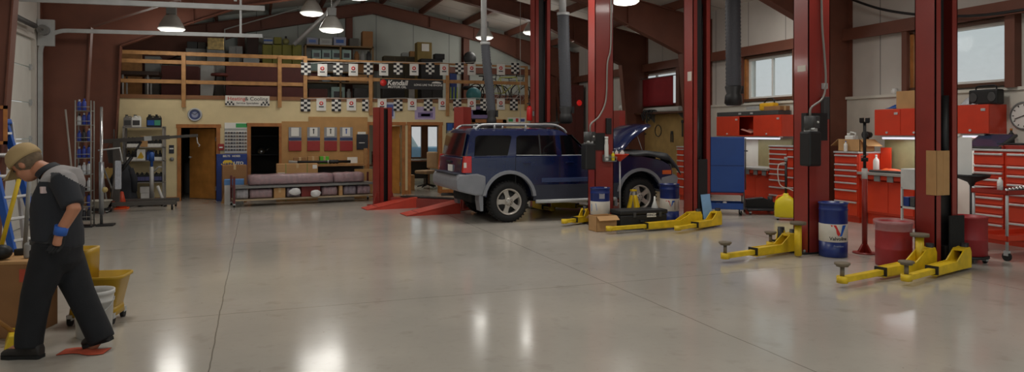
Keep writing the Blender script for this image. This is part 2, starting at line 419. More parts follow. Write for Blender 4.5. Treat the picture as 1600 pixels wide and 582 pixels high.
def leaf(name, label, hinge, width, ang, h, knobside=1):
    t = thing(name, label, 'door', (hinge[0], hinge[1], .01), ang); t['kind'] = 'structure'
    part(t, 'door_leaf', MB().box(0, width, -.02, .02, 0, h, bev=.004), mat('oak_door', (190, 130, 62), .45, var=.2, scale=4))
    part(t, 'door_knob', MB().cyl((width - .07, -.07, 1.0), (width - .07, .07, 1.0), .012, n=8).ball((width - .07, -.075, 1.0), .03).ball((width - .07, .075, 1.0), .03), GALV)
    for z in (.25, h - .25): part(t, 'hinge', MB().box(-.012, .02, -.03, .0, z - .05, z + .05), GALV)
leaf('door_2', 'wooden door standing ajar in the doorway under the clock', (D[0][1] - .03, YB + .16), .80, R(180 - 42), D[0][2] - .03)
leaf('door_3', 'wooden door standing ajar behind the red lift post', (D[2][1] - .03, YB + .16), .80, R(180 - 45), D[2][2] - .03)
mb = MB(); a = XL
for (l, r_, h) in D + [(XE, XE, 0)]:
    if l - .09 > a: mb.box(a, l - .09, YB - .015, YB, 0, .10)
    a = r_ + .09
struct('baseboard_back', mb, WOOD, 'wooden baseboard along the cream wall', 'baseboard')

# --- roof deck, purlins, steel frames
mb = MB()
for (xa, xb) in ((XL - .2, RIDGE_X), (RIDGE_X, XR + .2)):
    za, zb = (EAVE, RIDGE_Z) if xa < RIDGE_X - 1 and xb == RIDGE_X else (RIDGE_Z, EAVE)
    mb.prism([(xa, za), (xb, zb), (xb, zb + .15), (xa, za + .15)], 'y', YN, YG + .2)
struct('ceiling', mb, ROOFI, 'white insulated pitched roof over the garage', 'ceiling')
n = 0
for xx in [-2.6, -1.1, .4, 1.9, 3.2, 3.8, 5.1, 6.6, 8.1, 9.6]:
    z = roof_z(xx) - .01
    struct('roof_purlin', MB().box(xx - .03, xx + .03, YN, YG, z - .2, z), STEEL_RED, 'dark red purlin under the roof, number %d from the left wall' % (n + 1), 'purlin'); n += 1
def frame(Y, lab, haunch=.78, inn=.62):
    """tapered rigid frame: web in the X-Z plane, flanges 0.2 m wide"""
    kz = 3.55
    inl, inr = XL + inn, XR - .5
    inlt, inrt = XL + haunch, XR - .85
    rz = RIDGE_Z - .25
    for side in (-1, 1):
        xo = XL if side < 0 else XR; xb_ = inl if side < 0 else inr; xt = inlt if side < 0 else inrt
        c = MB(); s_ = -side
        c.prism([(xo, 0), (xb_, 0), (xt, kz), (xo, EAVE - .35)], 'y', Y - .006, Y + .006)
        c.prism([(xb_, 0), (xb_ + s_ * .02, 0), (xt + s_ * .02, kz), (xt, kz)], 'y', Y - .1, Y + .1)
        c.prism([(xo, 0), (xo + s_ * .02, 0), (xo + s_ * .02, EAVE - .15), (xo, EAVE - .15)], 'y', Y - .1, Y + .1)
        c.box(xo, xb_ + s_ * .04, Y - .13, Y + .13, 0, .03)
        struct('steel_column', c, STEEL_RED, 'dark red tapered steel column, %s, on the %s wall' % (lab, 'left' if side < 0 else 'right'), 'column')
        r_ = MB(); xm = xt + s_ * 2.6
        zt0 = roof_z(xt) - .22; zm = roof_z(xm) - .22
        r_.prism([(xt, kz), (xm, zm - .42), (RIDGE_X, rz - .35), (RIDGE_X, rz), (xt, zt0), (xo, EAVE - .2), (xo, EAVE - .35)], 'y', Y - .006, Y + .006)
        r_.prism([(xt, kz), (xm, zm - .42), (xm, zm - .40), (xt, kz + .022)], 'y', Y - .1, Y + .1)
        r_.prism([(xm, zm - .42), (RIDGE_X, rz - .35), (RIDGE_X, rz - .33), (xm, zm - .40)], 'y', Y - .1, Y + .1)
        r_.prism([(xo, EAVE - .22), (RIDGE_X, rz), (RIDGE_X, rz + .02), (xo, EAVE - .2)], 'y', Y - .1, Y + .1)
        for k in range(1, 4):
            xx = xt + s_ * k * 1.5; r_.box(xx - .006, xx + .006, Y - .08, Y + .08, roof_z(xx) - .6 - (.3 if k == 1 else 0), roof_z(xx) - .24)
        struct('steel_beam', r_, STEEL_RED, 'dark red tapered steel rafter, %s, %s half' % (lab, 'left' if side < 0 else 'right'), 'beam')
frame(10.5, 'in the frame beside the overhead door', .80, .58)
frame(14.9, 'in the second frame past the overhead door')
frame(17.95, 'in the frame in front of the loft')
frame(22.6, 'against the gable wall', .8)
frame(5.2, 'in the frame nearest the camera')

# ================================================================== LIGHT, SKY, CAMERA
w = bpy.data.worlds.new('sky'); SC.world = w; w.use_nodes = True
nt = w.node_tree; bg = nt.nodes['Background']
tc = nt.nodes.new('ShaderNodeTexCoord'); sp = nt.nodes.new('ShaderNodeSeparateXYZ'); rp = nt.nodes.new('ShaderNodeValToRGB')
nt.links.new(tc.outputs['Generated'], sp.inputs[0]); nt.links.new(sp.outputs['Z'], rp.inputs['Fac']); nt.links.new(rp.outputs['Color'], bg.inputs['Color'])
rp.color_ramp.elements[0].position = .0; rp.color_ramp.elements[0].color = (.44, .45, .45, 1)
rp.color_ramp.elements[1].position = .35; rp.color_ramp.elements[1].color = (.33, .44, .46, 1)
bg.inputs['Strength'].default_value = 1.22
struct('outside_ground', MB().box(-60, 60, YG + 1, 60, -.3, -.15).box(XR + 1, 60, -20, YG + 1, -.3, -.15).box(-60, XL - 1, -20, YG + 1, -.3, -.15), mat('gravel', (170, 165, 158), .9), 'gravel ground outside', 'ground')

LENS = mat('lamp_lens', (235, 235, 230), .4, var=.01, emit=(236, 236, 228), est=.85)
ACRYL = mat('lamp_shade_acrylic', (150, 148, 142), .35)
def high_bay(px, py, wpx, label, lit=True, bottom=True):
    zc = .56 / (wpx / FPX); xc = (px - 800) / FPX * zc; z = HC - (py - HY) * zc / FPX
    loc = (xc * CT + zc * ST, -xc * ST + zc * CT, z)
    t = thing('hanging_lamp', label, 'lamp', loc, 0, 'high bay lamps under the roof')
    part(t, 'reflector', MB().lathe([(.27, .02), (.272, .02), (.25, .10), (.15, .28), (.10, .34), (0, .34)], 24, close=False), ACRYL)
    part(t, 'lens', MB().lathe([(0, -.05), (.12, -.045), (.22, -.025), (.275, .015), (.278, .03), (0, .03)], 24), LENS)
    part(t, 'ballast_housing', MB().box(-.10, .10, -.10, .10, .34, .52, bev=.015), GREY)
    part(t, 'hook', MB().tube([(0, 0, .52), (0, 0, max(.6, roof_z(loc[0]) - loc[2] - .0))], .01), GALV)
    return loc
LIGHTS = []
for a in ((268, 47, 40, 'bright high bay lamp in front of the left rafter, above the loft rail'), (518, 48, 38, 'high bay lamp over the middle of the loft'),
          (487, 22, 36, 'smaller looking high bay lamp farther back, over the loft'), (757, 60, 28, 'high bay lamp behind the silver exhaust pipe'),
          (977, 4, 44, 'high bay lamp at the top edge beside the lift post with the power unit'), (560, -4, 42, 'high bay lamp cut off by the top edge of the picture'),
          (832, 52, 30, 'small distant high bay lamp beside the far lift post')):
    LIGHTS.append(high_bay(*a))
def spot(loc, e, size=R(150), r_=.2, col=(1, .97, .91)):
    l = bpy.data.lights.new('bay_and_fill_light', 'SPOT'); l.energy = e; l.spot_size = size; l.spot_blend = .35; l.shadow_soft_size = r_; l.color = col
    o = bpy.data.objects.new('bay_and_fill_light', l); COL.objects.link(o); o.location = loc; return o
def point(loc, e, r_=.3, col=(1, .97, .91)):
    l = bpy.data.lights.new('bay_and_fill_light', 'POINT'); l.energy = e; l.shadow_soft_size = r_; l.color = col
    o = bpy.data.objects.new('bay_and_fill_light', l); COL.objects.link(o); o.location = loc; return o
for p in LIGHTS: point((p[0], p[1], p[2] - .13), 38)
def area(loc, e, sx=.5, rot=(0, 0, 0), col=(1, .97, .91)):
    l = bpy.data.lights.new('bay_and_fill_light', 'AREA'); l.energy = e; l.shape = 'DISK'; l.size = sx; l.color = col
    o = bpy.data.objects.new('bay_and_fill_light', l); COL.objects.link(o); o.location = loc; o.rotation_euler = rot; return o
for (x, y) in ((-1.2, 2.0), (3.4, 2.0), (7.8, 2.0), (-1.2, 7.5), (3.2, 7.3), (7.6, 7.3), (4.6, 11.0), (8.8, 11.4)):
    area((x, y, 4.5), 48, .9)
for (x, y) in ((-1.2, 12.4), (2.6, 12.4)): area((x, y, 4.75), 34, 1.1)  # two unseen fill lights, added to brighten the cart and shelves at the back
cam = bpy.data.cameras.new('camera'); co = bpy.data.objects.new('camera', cam); COL.objects.link(co)
co.location = (0, 0, HC); co.rotation_euler = (PI / 2, 0, -TH)
cam.sensor_width = 36; cam.lens = FPX / 1600 * 36; cam.shift_y = (HY - 291) / 1600; cam.clip_start = .05
SC.camera = co
vs = SC.view_settings; vs.view_transform = 'Standard'; vs.look = 'None'; vs.gamma = 1; vs.exposure = 0; vs.use_curve_mapping = False
SC.cycles.use_denoising = True
# ================================================================== LIFT COLUMNS (each a thing; open channel with arms)
def lift_column(label, X, Y, h, openside, group=None):
    """column .36 x .28 m; openside -1 opens towards the camera (-Y), +1 away from it"""
    t = thing('vehicle_lift_post', label, 'lift post', (X, Y, 0), 0, group)
    o = openside; w, d = .18, .14
    mb = MB()
    mb.box(-w, w, -o * d, -o * d + o * .012, .02, h)                       # back web
    for s in (-1, 1):
        mb.box(s * w, s * (w - .012), -d, d, .02, h)                       # sides
        mb.box(s * w, s * (w - .085), o * d, o * (d - .014), .02, h)       # lips
    part(t, 'post', mb, LIFT_RED)
    part(t, 'base_plate', MB().box(-.28, .28, -.16, .24, 0, .022, bev=.005), DARK_CHANNEL)
    part(t, 'top_plate', MB().box(-.2, .2, -.16, .16, h, h + .015), LIFT_RED)
    part(t, 'carriage', MB().box(-w + .03, w - .03, -o * (d - .03), o * (d - .05), .10, 1.0, bev=.01).box(-.06, .06, o * (d - .05), o * (d + .03), .08, .26, bev=.01), DARK_CHANNEL)
    part(t, 'chain_cover', MB().box(-.07, .05, -o * .06, o * .06, .9, h - .1).cyl((.09, 0, 1.0), (.09, 0, h - .2), .022, n=8), DARK_CHANNEL)
    for k in range(4):
        a, b = ((-1, -1), (1, -1), (1, 1), (-1, 1))[k]
        part(t, 'anchor_bolt', MB().cyl((a * .24, b * .13, .02), (a * .24, b * .13, .06), .016, n=6), GREY)
    return t
def arm(t, start, ang, l1, l2, pad=True, h=.10, tall=0.0):
    """telescoping swing arm: outer box with raised gusset, inner box, screw pad at the tip"""
    T = Matrix.Translation(start) @ Matrix.Rotation(ang, 4, 'Z')
    a = MB()
    a.prism([(0, -.02), (l1, 0), (l1, h * .85), (l1 * .42, h * .9), (l1 * .22, h + .10), (.04, h + .12), (0, h + .06)], 'y', -.065, -.05, T=T)
    a.prism([(0, -.02), (l1, 0), (l1, h * .85), (l1 * .42, h * .9), (l1 * .22, h + .10), (.04, h + .12), (0, h + .06)], 'y', .05, .065, T=T)
    a.box(.0, l1, -.05, .05, -.02, h * .8, T=T)
    a.box(.02, l1 * .22, -.06, .06, h + .085, h + .115, T=T)
    A = part(t, 'swing_arm', a, YELLOW)
    g = part(A, 'arm_pivot', MB().cyl(T @ Vector((0.03, 0, -.03)), T @ Vector((0.03, 0, h + .16)), .045, n=14), DARK_CHANNEL)
    part(A, 'arm_extension', MB().box(l1 - .05, l1 + l2, -.038, .038, .005, h * .62, bev=.004, T=T).cyl(T @ Vector((l1 + l2, 0, .0)), T @ Vector((l1 + l2, 0, h * .7)), .055, n=16), YELLOW)
    part(A, 'extension_slot', MB().box(l1 + .02, l1 + l2 - .05, -.040, -.0385, .02, .035, T=T).box(l1 - .012, l1 + .004, -.068, .068, -.004, h * .9, T=T), DARK_CHANNEL)
    if pad:
        c = T @ Vector((l1 + l2, 0, 0))
        part(A, 'lift_pad', MB().cyl(c + Vector((0, 0, h * .6)), c + Vector((0, 0, h + .07)), .022, n=10).cyl(c + Vector((0, 0, h + .07)), c + Vector((0, 0, h + .085)), .06, n=20).lathe([(.06, 0), (.078, .01), (.078, .028), (.06, .032), (0, .026)], 20, c=(c.x, c.y, c.z + h + .08)), mat('pad_steel', (112, 100, 82), .6, var=.2))
    return A
def power_unit(t, x, y, z):
    """hydraulic power unit bolted on the back of a column"""
    p = part(t, 'power_unit', MB().box(x - .10, x + .10, y - .16, y + .02, z - .45, z, bev=.025), BLACK)
    part(p, 'motor', MB().cyl((x - .02, y - .08, z + .02), (x - .02, y - .08, z + .2), .07, n=18).box(x + .03, x + .11, y - .12, y - .02, z + .04, z + .2, bev=.01), DKGREY)
    part(p, 'valve_block', MB().box(x - .07, x + .06, y - .13, y - .03, z - .01, z + .04).cyl((x - .05, y - .14, z + .03), (x - .05, y - .20, z + .03), .015, n=8), GALV)
    part(p, 'start_button', MB().cyl((x + .07, y - .12, z + .12), (x + .07, y - .135, z + .12), .014, n=10), WHITE)
    return p

HT = 4.62
cC = lift_column('far lift post behind the blue SUV', 5.72, 13.95, HT, -1)
cD = lift_column('lift post before the SUV door, with power unit and spray bottles', 5.72, 11.15, HT, 1)
cE = lift_column('lift post beside the blue steel cart, its dark channel facing the camera', 7.22, 10.42, 4.05, -1)
cF = lift_column('lift post with power unit and hose, beside the drum with V emblem', 7.02, 7.52, HT, 1)
cG = lift_column('biggest and nearest lift post, with a strip of cardboard taped to it', 7.73, 6.25, HT, -1)
# arms: (column, start offset, target point on floor)
def arm_to(t, off, tgt, f=.58, pad=True, **k):
    loc = Vector(t.location); s = Vector((off[0], off[1], .05)); e = Vector((tgt[0], tgt[1], .05)) - Vector((loc.x, loc.y, 0))
    d = e - s; L = d.length
    return arm(t, s, math.atan2(d.y, d.x), L * f, L * (1 - f), pad, **k)
q = gp(1133, 411); arm_to(cF, (-.24, .05), q[:2], .62)
q = gp(1204, 392); arm_to(cF, (-.22, .30), q[:2], .6)
q = gp(1316, 450); arm_to(cG, (-.30, -.18), q[:2], .60)
q = gp(1414, 447); arm_to(cG, (.10, -.30), (q[0] + .02, q[1]), .60)
q = gp(952, 366); arm_to(cE, (-.12, -.25), q[:2], .62, pad=False)
q = gp(1050, 366); arm_to(cE, (.24, -.28), (6.3, 9.62), .6, pad=False)
q = gp(882, 354); arm_to(cD, (-.22, .12), q[:2], .55, pad=False)
arm_to(cD, (.12, .30), (6.35, 12.2), .6, pad=False)
q = gp(846, 327); arm_to(cC, (-.2, -.2), (q[0] - .1, 12.9), .6, pad=False)
arm_to(cC, (.2, -.2), (6.5, 12.95), .6, pad=False)
# pad adapters standing on the base plates (yellow posts with flat heads)
for t, (px, py), zt in ((cF, (1247, 402), .42), (cG, (1437, 424), .40)):
    g = gp(px, py); l = t.location
    a = MB().cyl((g[0] - l.x, g[1] - l.y, .02), (g[0] - l.x, g[1] - l.y, zt), .045, n=16)
    p = part(t, 'arm_stop_post', a, YELLOW)
    part(p, 'stop_head', MB().cyl((g[0] - l.x, g[1] - l.y, zt), (g[0] - l.x, g[1] - l.y, zt + .035), .10, n=18), mat('pad_steel'))
power_unit(cD, -.35, -.16, 1.42)
part(cD, 'unit_bracket', MB().box(-.35, .0, -.17, -.14, 1.3, 1.6), BLACK)
power_unit(cF, -.27, -.20, 1.62)
part(cF, 'unit_bracket', MB().box(-.3, .05, -.23, -.14, 1.5, 1.86), BLACK)
part(cF, 'switch_box', MB().box(.02, .11, -.21, -.14, 1.78, 2.08, bev=.01), DKGREY)
part(cD, 'switch_box', MB().box(.02, .12, -.19, -.14, 1.58, 1.86, bev=.01), BLACK)
def wavy(pts, r, n=40):
    """smooth curve through control points (Catmull-Rom)"""
    P = [Vector(p) for p in pts]; P = [P[0]] + P + [P[-1]]; out = []
    for i in range(1, len(P) - 2):
        for k in range(max(2, n // (len(P) - 3))):
            u = k / max(2, n // (len(P) - 3)); a, b, c, d = P[i - 1], P[i], P[i + 1], P[i + 2]
            out.append(.5 * ((2 * b) + (-a + c) * u + (2 * a - 5 * b + 4 * c - d) * u * u + (-a + 3 * b - 3 * c + d) * u ** 3))
    out.append(P[-2]); return out
CABLE = mat('grey_hose', (130, 126, 120), .45)
part(cD, 'hydraulic_hose', MB().tube(wavy([(-.33, -.26, 1.6), (-.34, -.3, 1.75), (-.12, -.2, 1.9), (.02, -.17, 2.2), (.05, -.16, 2.8), (.12, -.16, 3.2), (.12, -.15, HT - .02)], .014), .015), CABLE)
part(cF, 'hydraulic_hose', MB().tube(wavy([(-.27, -.28, 1.78), (-.29, -.3, 1.92), (-.02, -.22, 2.06), (.06, -.19, 2.3), (.05, -.17, 2.7), (.02, -.16, 3.2), (.02, -.15, HT - .02)], .014), .014), CABLE)
part(cF, 'cable_clamp', MB().box(.03, .09, -.2, -.14, 2.18, 2.26, bev=.01), GALV)
LABELW = mat('safety_decal', (214, 206, 196), .5)
part(cE, 'warning_label', MB().box(-.183, -.1805, -.10, .02, 2.50, 2.66), LABELW)
part(cF, 'warning_label', MB().box(-.183, -.1805, -.09, .06, 2.42, 2.5), LABELW)
part(cG, 'rubber_pad', MB().box(-.02, .22, -.20, -.175, .08, .62, bev=.01), RUBBER)
part(cG, 'channel_tube', MB().cyl((.05, -.07, 1.0), (.05, -.07, 2.05), .05, n=16), BLACK)
part(cE, 'channel_tube', MB().cyl((-.06, -.1, .9), (-.06, -.1, 2.05), .035, n=16), BLACK)
part(cE, 'carriage_cover', MB().box(-.09, .10, -.16, -.145, .12, 1.15, bev=.004), BLACK)

# strip of cardboard taped to the nearest post
solo('cardboard_strip', 'strip of cardboard taped flat on the nearest lift post', 'cardboard', MB().box(-.175, .03, -.012, 0, .86, 1.39, bev=.003).box(-.075, -.065, -.014, -.012, .86, 1.39).box(-.192, -.1815, -.010, .12, .86, 1.39, bev=.003), [CARD], (7.73, 6.25 - .143, 0))
# blue board leaning on the post beside the cart
t = solo('foam_board', 'pale blue board leaning against the foot of the lift post beside the blue cart', 'board', MB().box(-.09, .09, -.012, .012, 0, .52, bev=.006), mat('pale_blue_board', (130, 172, 214), .6), (7.285, 10.17, .03))
t.rotation_euler = (R(-8), R(-3), 0)

# --- floor plate lift at the back: two red posts, floor plate and drive-over ramps
def low_post(label, X, Y, rz, h, sx=1.0):
    t = thing('short_lift_post', label, 'lift post', (X, Y, 0), rz); t.scale = (sx, 1, 1)
    mb = MB().box(-.17, .17, .10, .12, .02, h)
    for s in (-1, 1): mb.box(s * .17, s * .155, -.12, .10, .02, h).box(s * .17, s * .06, -.12, -.105, .02, h)
    part(t, 'post', mb, LIFT_RED)
    part(t, 'channel', MB().box(-.10, .10, -.06, .06, .1, h - .03), DARK_CHANNEL)
    part(t, 'base_plate', MB().box(-.26, .26, -.22, .22, 0, .03, bev=.005), LIFT_RED)
    part(t, 'gusset', MB().prism([(.17, .03), (.36, .03), (.17, .5)], 'y', -.02, .02), LIFT_RED); part(t, 'gusset', MB().prism([(-.17, .03), (-.26, .03), (-.17, .3)], 'y', -.02, .02), LIFT_RED)
    return t
low_post('short red lift post in front of the wooden door, black slot facing right', 2.62, 15.55, R(28), 2.16)
low_post('short red lift post just left of the SUV tail', 4.05, 14.15, R(120), 2.14, .8)
low_post('orange red short post behind the open SUV hood', 7.95, 14.6, R(200), 2.12, .6)
t = thing('lift_floor_plate', 'red steel floor plate between the two short lift posts', 'floor plate', (0, 0, 0))
part(t, 'plate', MB().prism([(2.75, 15.28), (3.05, 15.55), (4.3, 14.35), (3.98, 14.0)], 'z', .0, .20), LIFT_RED)
part(t, 'cover_strip', MB().prism([(2.95, 15.2), (3.1, 15.4), (4.2, 14.35), (4.05, 14.15)], 'z', .205, .225), DARK_CHANNEL)
RAMP = mat('ramp_red', (190, 62, 44), .5)
for lab, a, rz in (('red drive-over ramp at the foot of the post with the black slot', gp(583, 326), R(6)), ('red drive-over ramp nearer the camera, left of the SUV bumper', gp(645, 335), R(5))):
    t = thing('drive_over_ramp', lab, 'ramp', (a[0] - .06, a[1] - .08, 0), rz)
    t.scale = (.9, 1, 1)
    part(t, 'ramp_plate', MB().prism([(-.15, .0), (1.05, .20), (1.05, .225), (-.17, .012)], 'y', -.24, .24), RAMP)
    part(t, 'ramp_side', MB().prism([(-.1, .0), (1.05, .0), (1.05, .2)], 'y', -.24, -.225).prism([(-.1, .0), (1.05, .0), (1.05, .2)], 'y', .225, .24), RAMP)
    g = MB()
    for k in range(5): g.cyl((.1, -.18 + k * .09, .055), (.1, -.18 + k * .09, .062), .018, n=8)
    part(t, 'grip_holes', g, DARK_CHANNEL)
# ================================================================== BLUE SUV (local: x forward from the rear axle, y away from the camera, z up)
PAINT = mat('suv_blue_paint', (16, 30, 72), .22, .1, var=.04, coat=.8)
CLAD = mat('suv_grey_cladding', (130, 133, 140), .5, var=.08)
CLADK = mat('suv_dark_lower', (48, 52, 66), .55, var=.08)
DGLASS = mat('suv_dark_glass', (10, 12, 16), .06, var=.02, coat=.5)
UNDER = mat('suv_underbody', (16, 16, 17), .8)
suv = thing('suv', 'dark blue SUV with open hood and silver roof rack, parked on the lift', 'car', (4.24, 11.80, 0))
W = 1.76
def arc(cx, cz, r, a0, a1, n=12): return [(cx + r * math.cos(R(a0 + (a1 - a0) * k / n)), cz + r * math.sin(R(a0 + (a1 - a0) * k / n))) for k in range(n + 1)]
WB = 2.66
sil = [(-.80, .62), (-.46, .47)] + arc(0, .42, .455, 174, 6) + [(.50, .40), (2.16, .40)] + arc(WB, .42, .455, 176, 8) + [(3.16, .50), (3.36, .56), (3.40, .86), (3.34, .98), (3.16, 1.08), (2.7, 1.17), (1.95, 1.205), (1.62, 1.20), (-.76, 1.18), (-.84, .95)]
# body shell built from lateral slices so that the flanks bulge and tuck in
def side_ring(sil, y, dx, dz):
    cx, cz = 1.2, .8
    return [(cx + (x - cx) * dx, y, cz + (z - cz) * dz if z > .9 else z) for x, z in sil]
body = MB().loft([side_ring(sil, .06, .985, .95), side_ring(sil, .015, .995, .985), side_ring(sil, 0.0, 1.0, .99)] + [side_ring(sil, .0 + W * f, 1.006, 1.0) for f in ()] + [side_ring(sil, .10, 1.0, 1.0), side_ring(sil, W - .10, 1.0, 1.0), side_ring(sil, W, 1.0, .99), side_ring(sil, W - .015, .995, .985)][:3] and
    [side_ring(sil, 0.0, .985, .955), side_ring(sil, .03, .997, .985), side_ring(sil, .10, 1.0, 1.0), side_ring(sil, W - .10, 1.0, 1.0), side_ring(sil, W - .03, .997, .985), side_ring(sil, W, .985, .955)], smooth=False)
part(suv, 'body_shell', body, PAINT)
part(suv, 'underbody', MB().box(-.6, 3.2, .35, W - .35, .34, .62).box(.5, 2.1, .10, W - .1, .36, .5).cyl((0, .2, .36), (0, W - .2, .36), .05, n=10).cyl((WB, .2, .36), (WB, W - .2, .36), .05, n=10), UNDER)
for cx in (0, WB):
    for y0, y1 in ((.30, .32), (W - .32, W - .30)): part(suv, 'wheel_well', MB().prism([(cx - .47, .4)] + arc(cx, .42, .47, 180, 0) + [(cx + .47, .4)], 'y', y0, y1), UNDER)
# engine bay opening under the raised hood
part(suv, 'engine_bay', MB().box(2.0, 3.12, .2, W - .2, 1.10, 1.215).box(2.2, 2.9, .45, 1.2, 1.2, 1.27, bev=.02), UNDER)
# greenhouse: tapered shell with roof curvature
def gh(z, x0, x1, ins):
    return [(x0, ins, z), (x0 + .03, ins + .0, z), (x1 * .33, ins * .93, z), (x1 * .66, ins * .93, z), (x1, ins + .02, z), (x1 + .06, ins + .22, z), (x1 + .06, W - ins - .22, z), (x1, W - ins - .02, z), (x1 * .66, W - ins * .93, z), (x1 * .33, W - ins * .93, z), (x0 + .03, W - ins, z), (x0, W - ins, z), (x0 - .03, W - ins - .25, z), (x0 - .03, ins + .25, z)]
g = MB().loft([gh(1.15, -.78, 1.66, .03), gh(1.25, -.76, 1.56, .045), gh(1.56, -.70, 1.20, .115), gh(1.64, -.67, 1.08, .15), gh(1.675, -.60, .98, .24), gh(1.69, -.45, .8, .42)], smooth=False)
part(suv, 'cabin', g, PAINT)
def on_side(z): # lateral inset of the cabin side at height z
    return .045 + (.115 - .045) * (z - 1.25) / .31
def side_pane(pts, far=False, off=.008):
    mb = MB(); A = []
    for x, z in pts:
        y = on_side(z) - off
        A.append((x, y if not far else W - y, z))
    B = [(x, y + (.012 if not far else -.012), z) for x, y, z in A]
    return mb.loft([A, B], smooth=False)
panes = [([(-.64, 1.20), (-.02, 1.20), (.08, 1.53), (.04, 1.555), (-.54, 1.555), (-.60, 1.52)], 'quarter_window'), ([(.14, 1.20), (.93, 1.19), (.93, 1.555), (.22, 1.555), (.17, 1.52)], 'rear_door_window'), ([(1.03, 1.19), (1.56, 1.19), (1.26, 1.52), (1.22, 1.555), (1.03, 1.555)], 'front_door_window')]
for pts, nm in panes:
    for far in (False, True):
        w_ = part(suv, nm, side_pane(pts, far), DGLASS)
        if nm != 'quarter_window' and not far:
            part(w_, 'window_trim', MB().tube([(x, on_side(z) - .012, z) for x, z in pts[:2]], .008, 6), GALV)
y_ = on_side(1.4) - .012
part(suv, 'door_pillar_trim', MB().loft([[(.60, on_side(1.2) - .012, 1.2), (.625, on_side(1.2) - .012, 1.2), (.625, on_side(1.58) - .012, 1.58), (.60, on_side(1.58) - .012, 1.58)], [(.60, on_side(1.2), 1.2), (.625, on_side(1.2), 1.2), (.625, on_side(1.58), 1.58), (.60, on_side(1.58), 1.58)]], smooth=False), BLACK)
# rear hatch glass and windscreen
part(suv, 'rear_window', MB().prism([(-.805, 1.20), (-.82, 1.20), (-.745, 1.60), (-.73, 1.60)], 'y', .20, W - .20), DGLASS)
part(suv, 'windscreen', MB().prism([(1.70, 1.21), (1.72, 1.21), (1.32, 1.57), (1.30, 1.57)], 'y', .22, W - .22), DGLASS)
part(suv, 'tailgate_panel', MB().prism([(-.82, .84), (-.87, .86), (-.855, 1.15), (-.80, 1.18)], 'y', .12, W - .12, bev=.01), PAINT)
part(suv, 'number_plate', MB().box(-.885, -.87, .62, .92, .90, 1.02, bev=.003), PAPER)
part(suv, 'hatch_handle', MB().box(-.885, -.86, .75, 1.05, 1.05, 1.09, bev=.01), BLACK)
tr = part(suv, 'tail_light', MB().prism([(-.86, .90), (-.70, .90), (-.70, 1.19), (-.83, 1.19)], 'y', -.008, .10, bev=.012), mat('tail_light_red', (196, 34, 30), .2, coat=.6))
part(tr, 'reversing_lens', MB().box(-.845, -.795, -.014, .0, .99, 1.08, bev=.004), mat('lamp_white', (220, 214, 206), .2))
tr = part(suv, 'tail_light', MB().prism([(-.86, .90), (-.70, .90), (-.70, 1.19), (-.83, 1.19)], 'y', W - .10, W + .008, bev=.012), mat('tail_light_red'))
# grey lower cladding: bumpers, flares, sill band
bp = MB().prism([(-.93, .58), (-.62, .50), (-.44, .50), (-.44, .84), (-.60, .89), (-.92, .87), (-.97, .78), (-.97, .64)], 'y', -.012, W + .012, bev=.03)
b = part(suv, 'rear_bumper', bp, CLAD)
part(b, 'bumper_step', MB().box(-.975, -.78, .15, W - .15, .865, .885, bev=.006), CLADK)
part(suv, 'front_bumper', MB().prism([(3.10, .46), (3.36, .44), (3.47, .52), (3.50, .74), (3.42, .80), (3.12, .74)], 'y', -.012, W + .012, bev=.03), CLAD)
part(suv, 'grille', MB().box(3.36, 3.44, .45, W - .45, .80, .98, bev=.01), BLACK)
for y0, y1 in ((.08, .42), (W - .42, W - .08)): part(suv, 'headlight', MB().box(3.33, 3.41, y0, y1, .82, 1.0, bev=.03), mat('headlight_glass', (214, 214, 210), .1, coat=.6))
part(suv, 'side_marker', MB().box(3.14, 3.34, -.014, .03, .80, .88, bev=.008), mat('amber_lens', (214, 96, 40), .25))
for cx in (0, WB):
    for y0, y1 in ((-.035, .06), (W - .06, W + .035)):
        ro = .512
        part(suv, 'fender_flare', MB().prism([p for p in arc(cx, .42, .45, 170, 5, 16)] + [p for p in arc(cx, .42, ro, 5, 172, 16)], 'y', y0, y1, bev=.008), CLAD)
for cx, s in ((-.50, 1), (WB - .50, 1)):
    for y in (.02, W - .26): part(suv, 'mud_flap', MB().prism([(cx - .05, .62), (cx + .02, .62), (cx + .02, .22), (cx - .03, .22), (cx - .06, .4)], 'y', y, y + .24, bev=.005), CLAD)
for y0, y1 in ((-.014, .02), (W - .02, W + .014)):
    part(suv, 'side_moulding', MB().box(.62, 2.08, y0, y1, .70, .78, bev=.008), mat('moulding_blue', (52, 66, 104), .5))
    part(suv, 'lower_sill', MB().box(.46, 2.2, y0 * .6, y1 * .6 + W * 0 + (0 if y0 < .1 else 0), .385, .66) if y0 < .1 else MB().box(.46, 2.2, W - .01, W + .01, .385, .66), CLADK)
    part(suv, 'step_bar', MB().tube([(.50, -.02 if y0 < .1 else W + .02, .36), (2.12, -.02 if y0 < .1 else W + .02, .36)], .035), GALV)
# seams, handles, mirror
seam = MB()
for x in (.12, .98, 1.90): seam.box(x - .004, x + .004, -.003, .01, .66, 1.17)
part(suv, 'door_gap', seam, BLACK)
for x in (.26, 1.10): part(suv, 'door_handle', MB().box(x, x + .15, -.02, .012, 1.045, 1.075, bev=.01), PAINT)
part(suv, 'fuel_flap', MB().box(-.42, -.24, -.004, .01, .96, 1.12, bev=.004), PAINT)
mr = part(suv, 'mirror', MB().box(1.50, 1.60, -.20, -.02, 1.20, 1.36, bev=.03), BLACK)
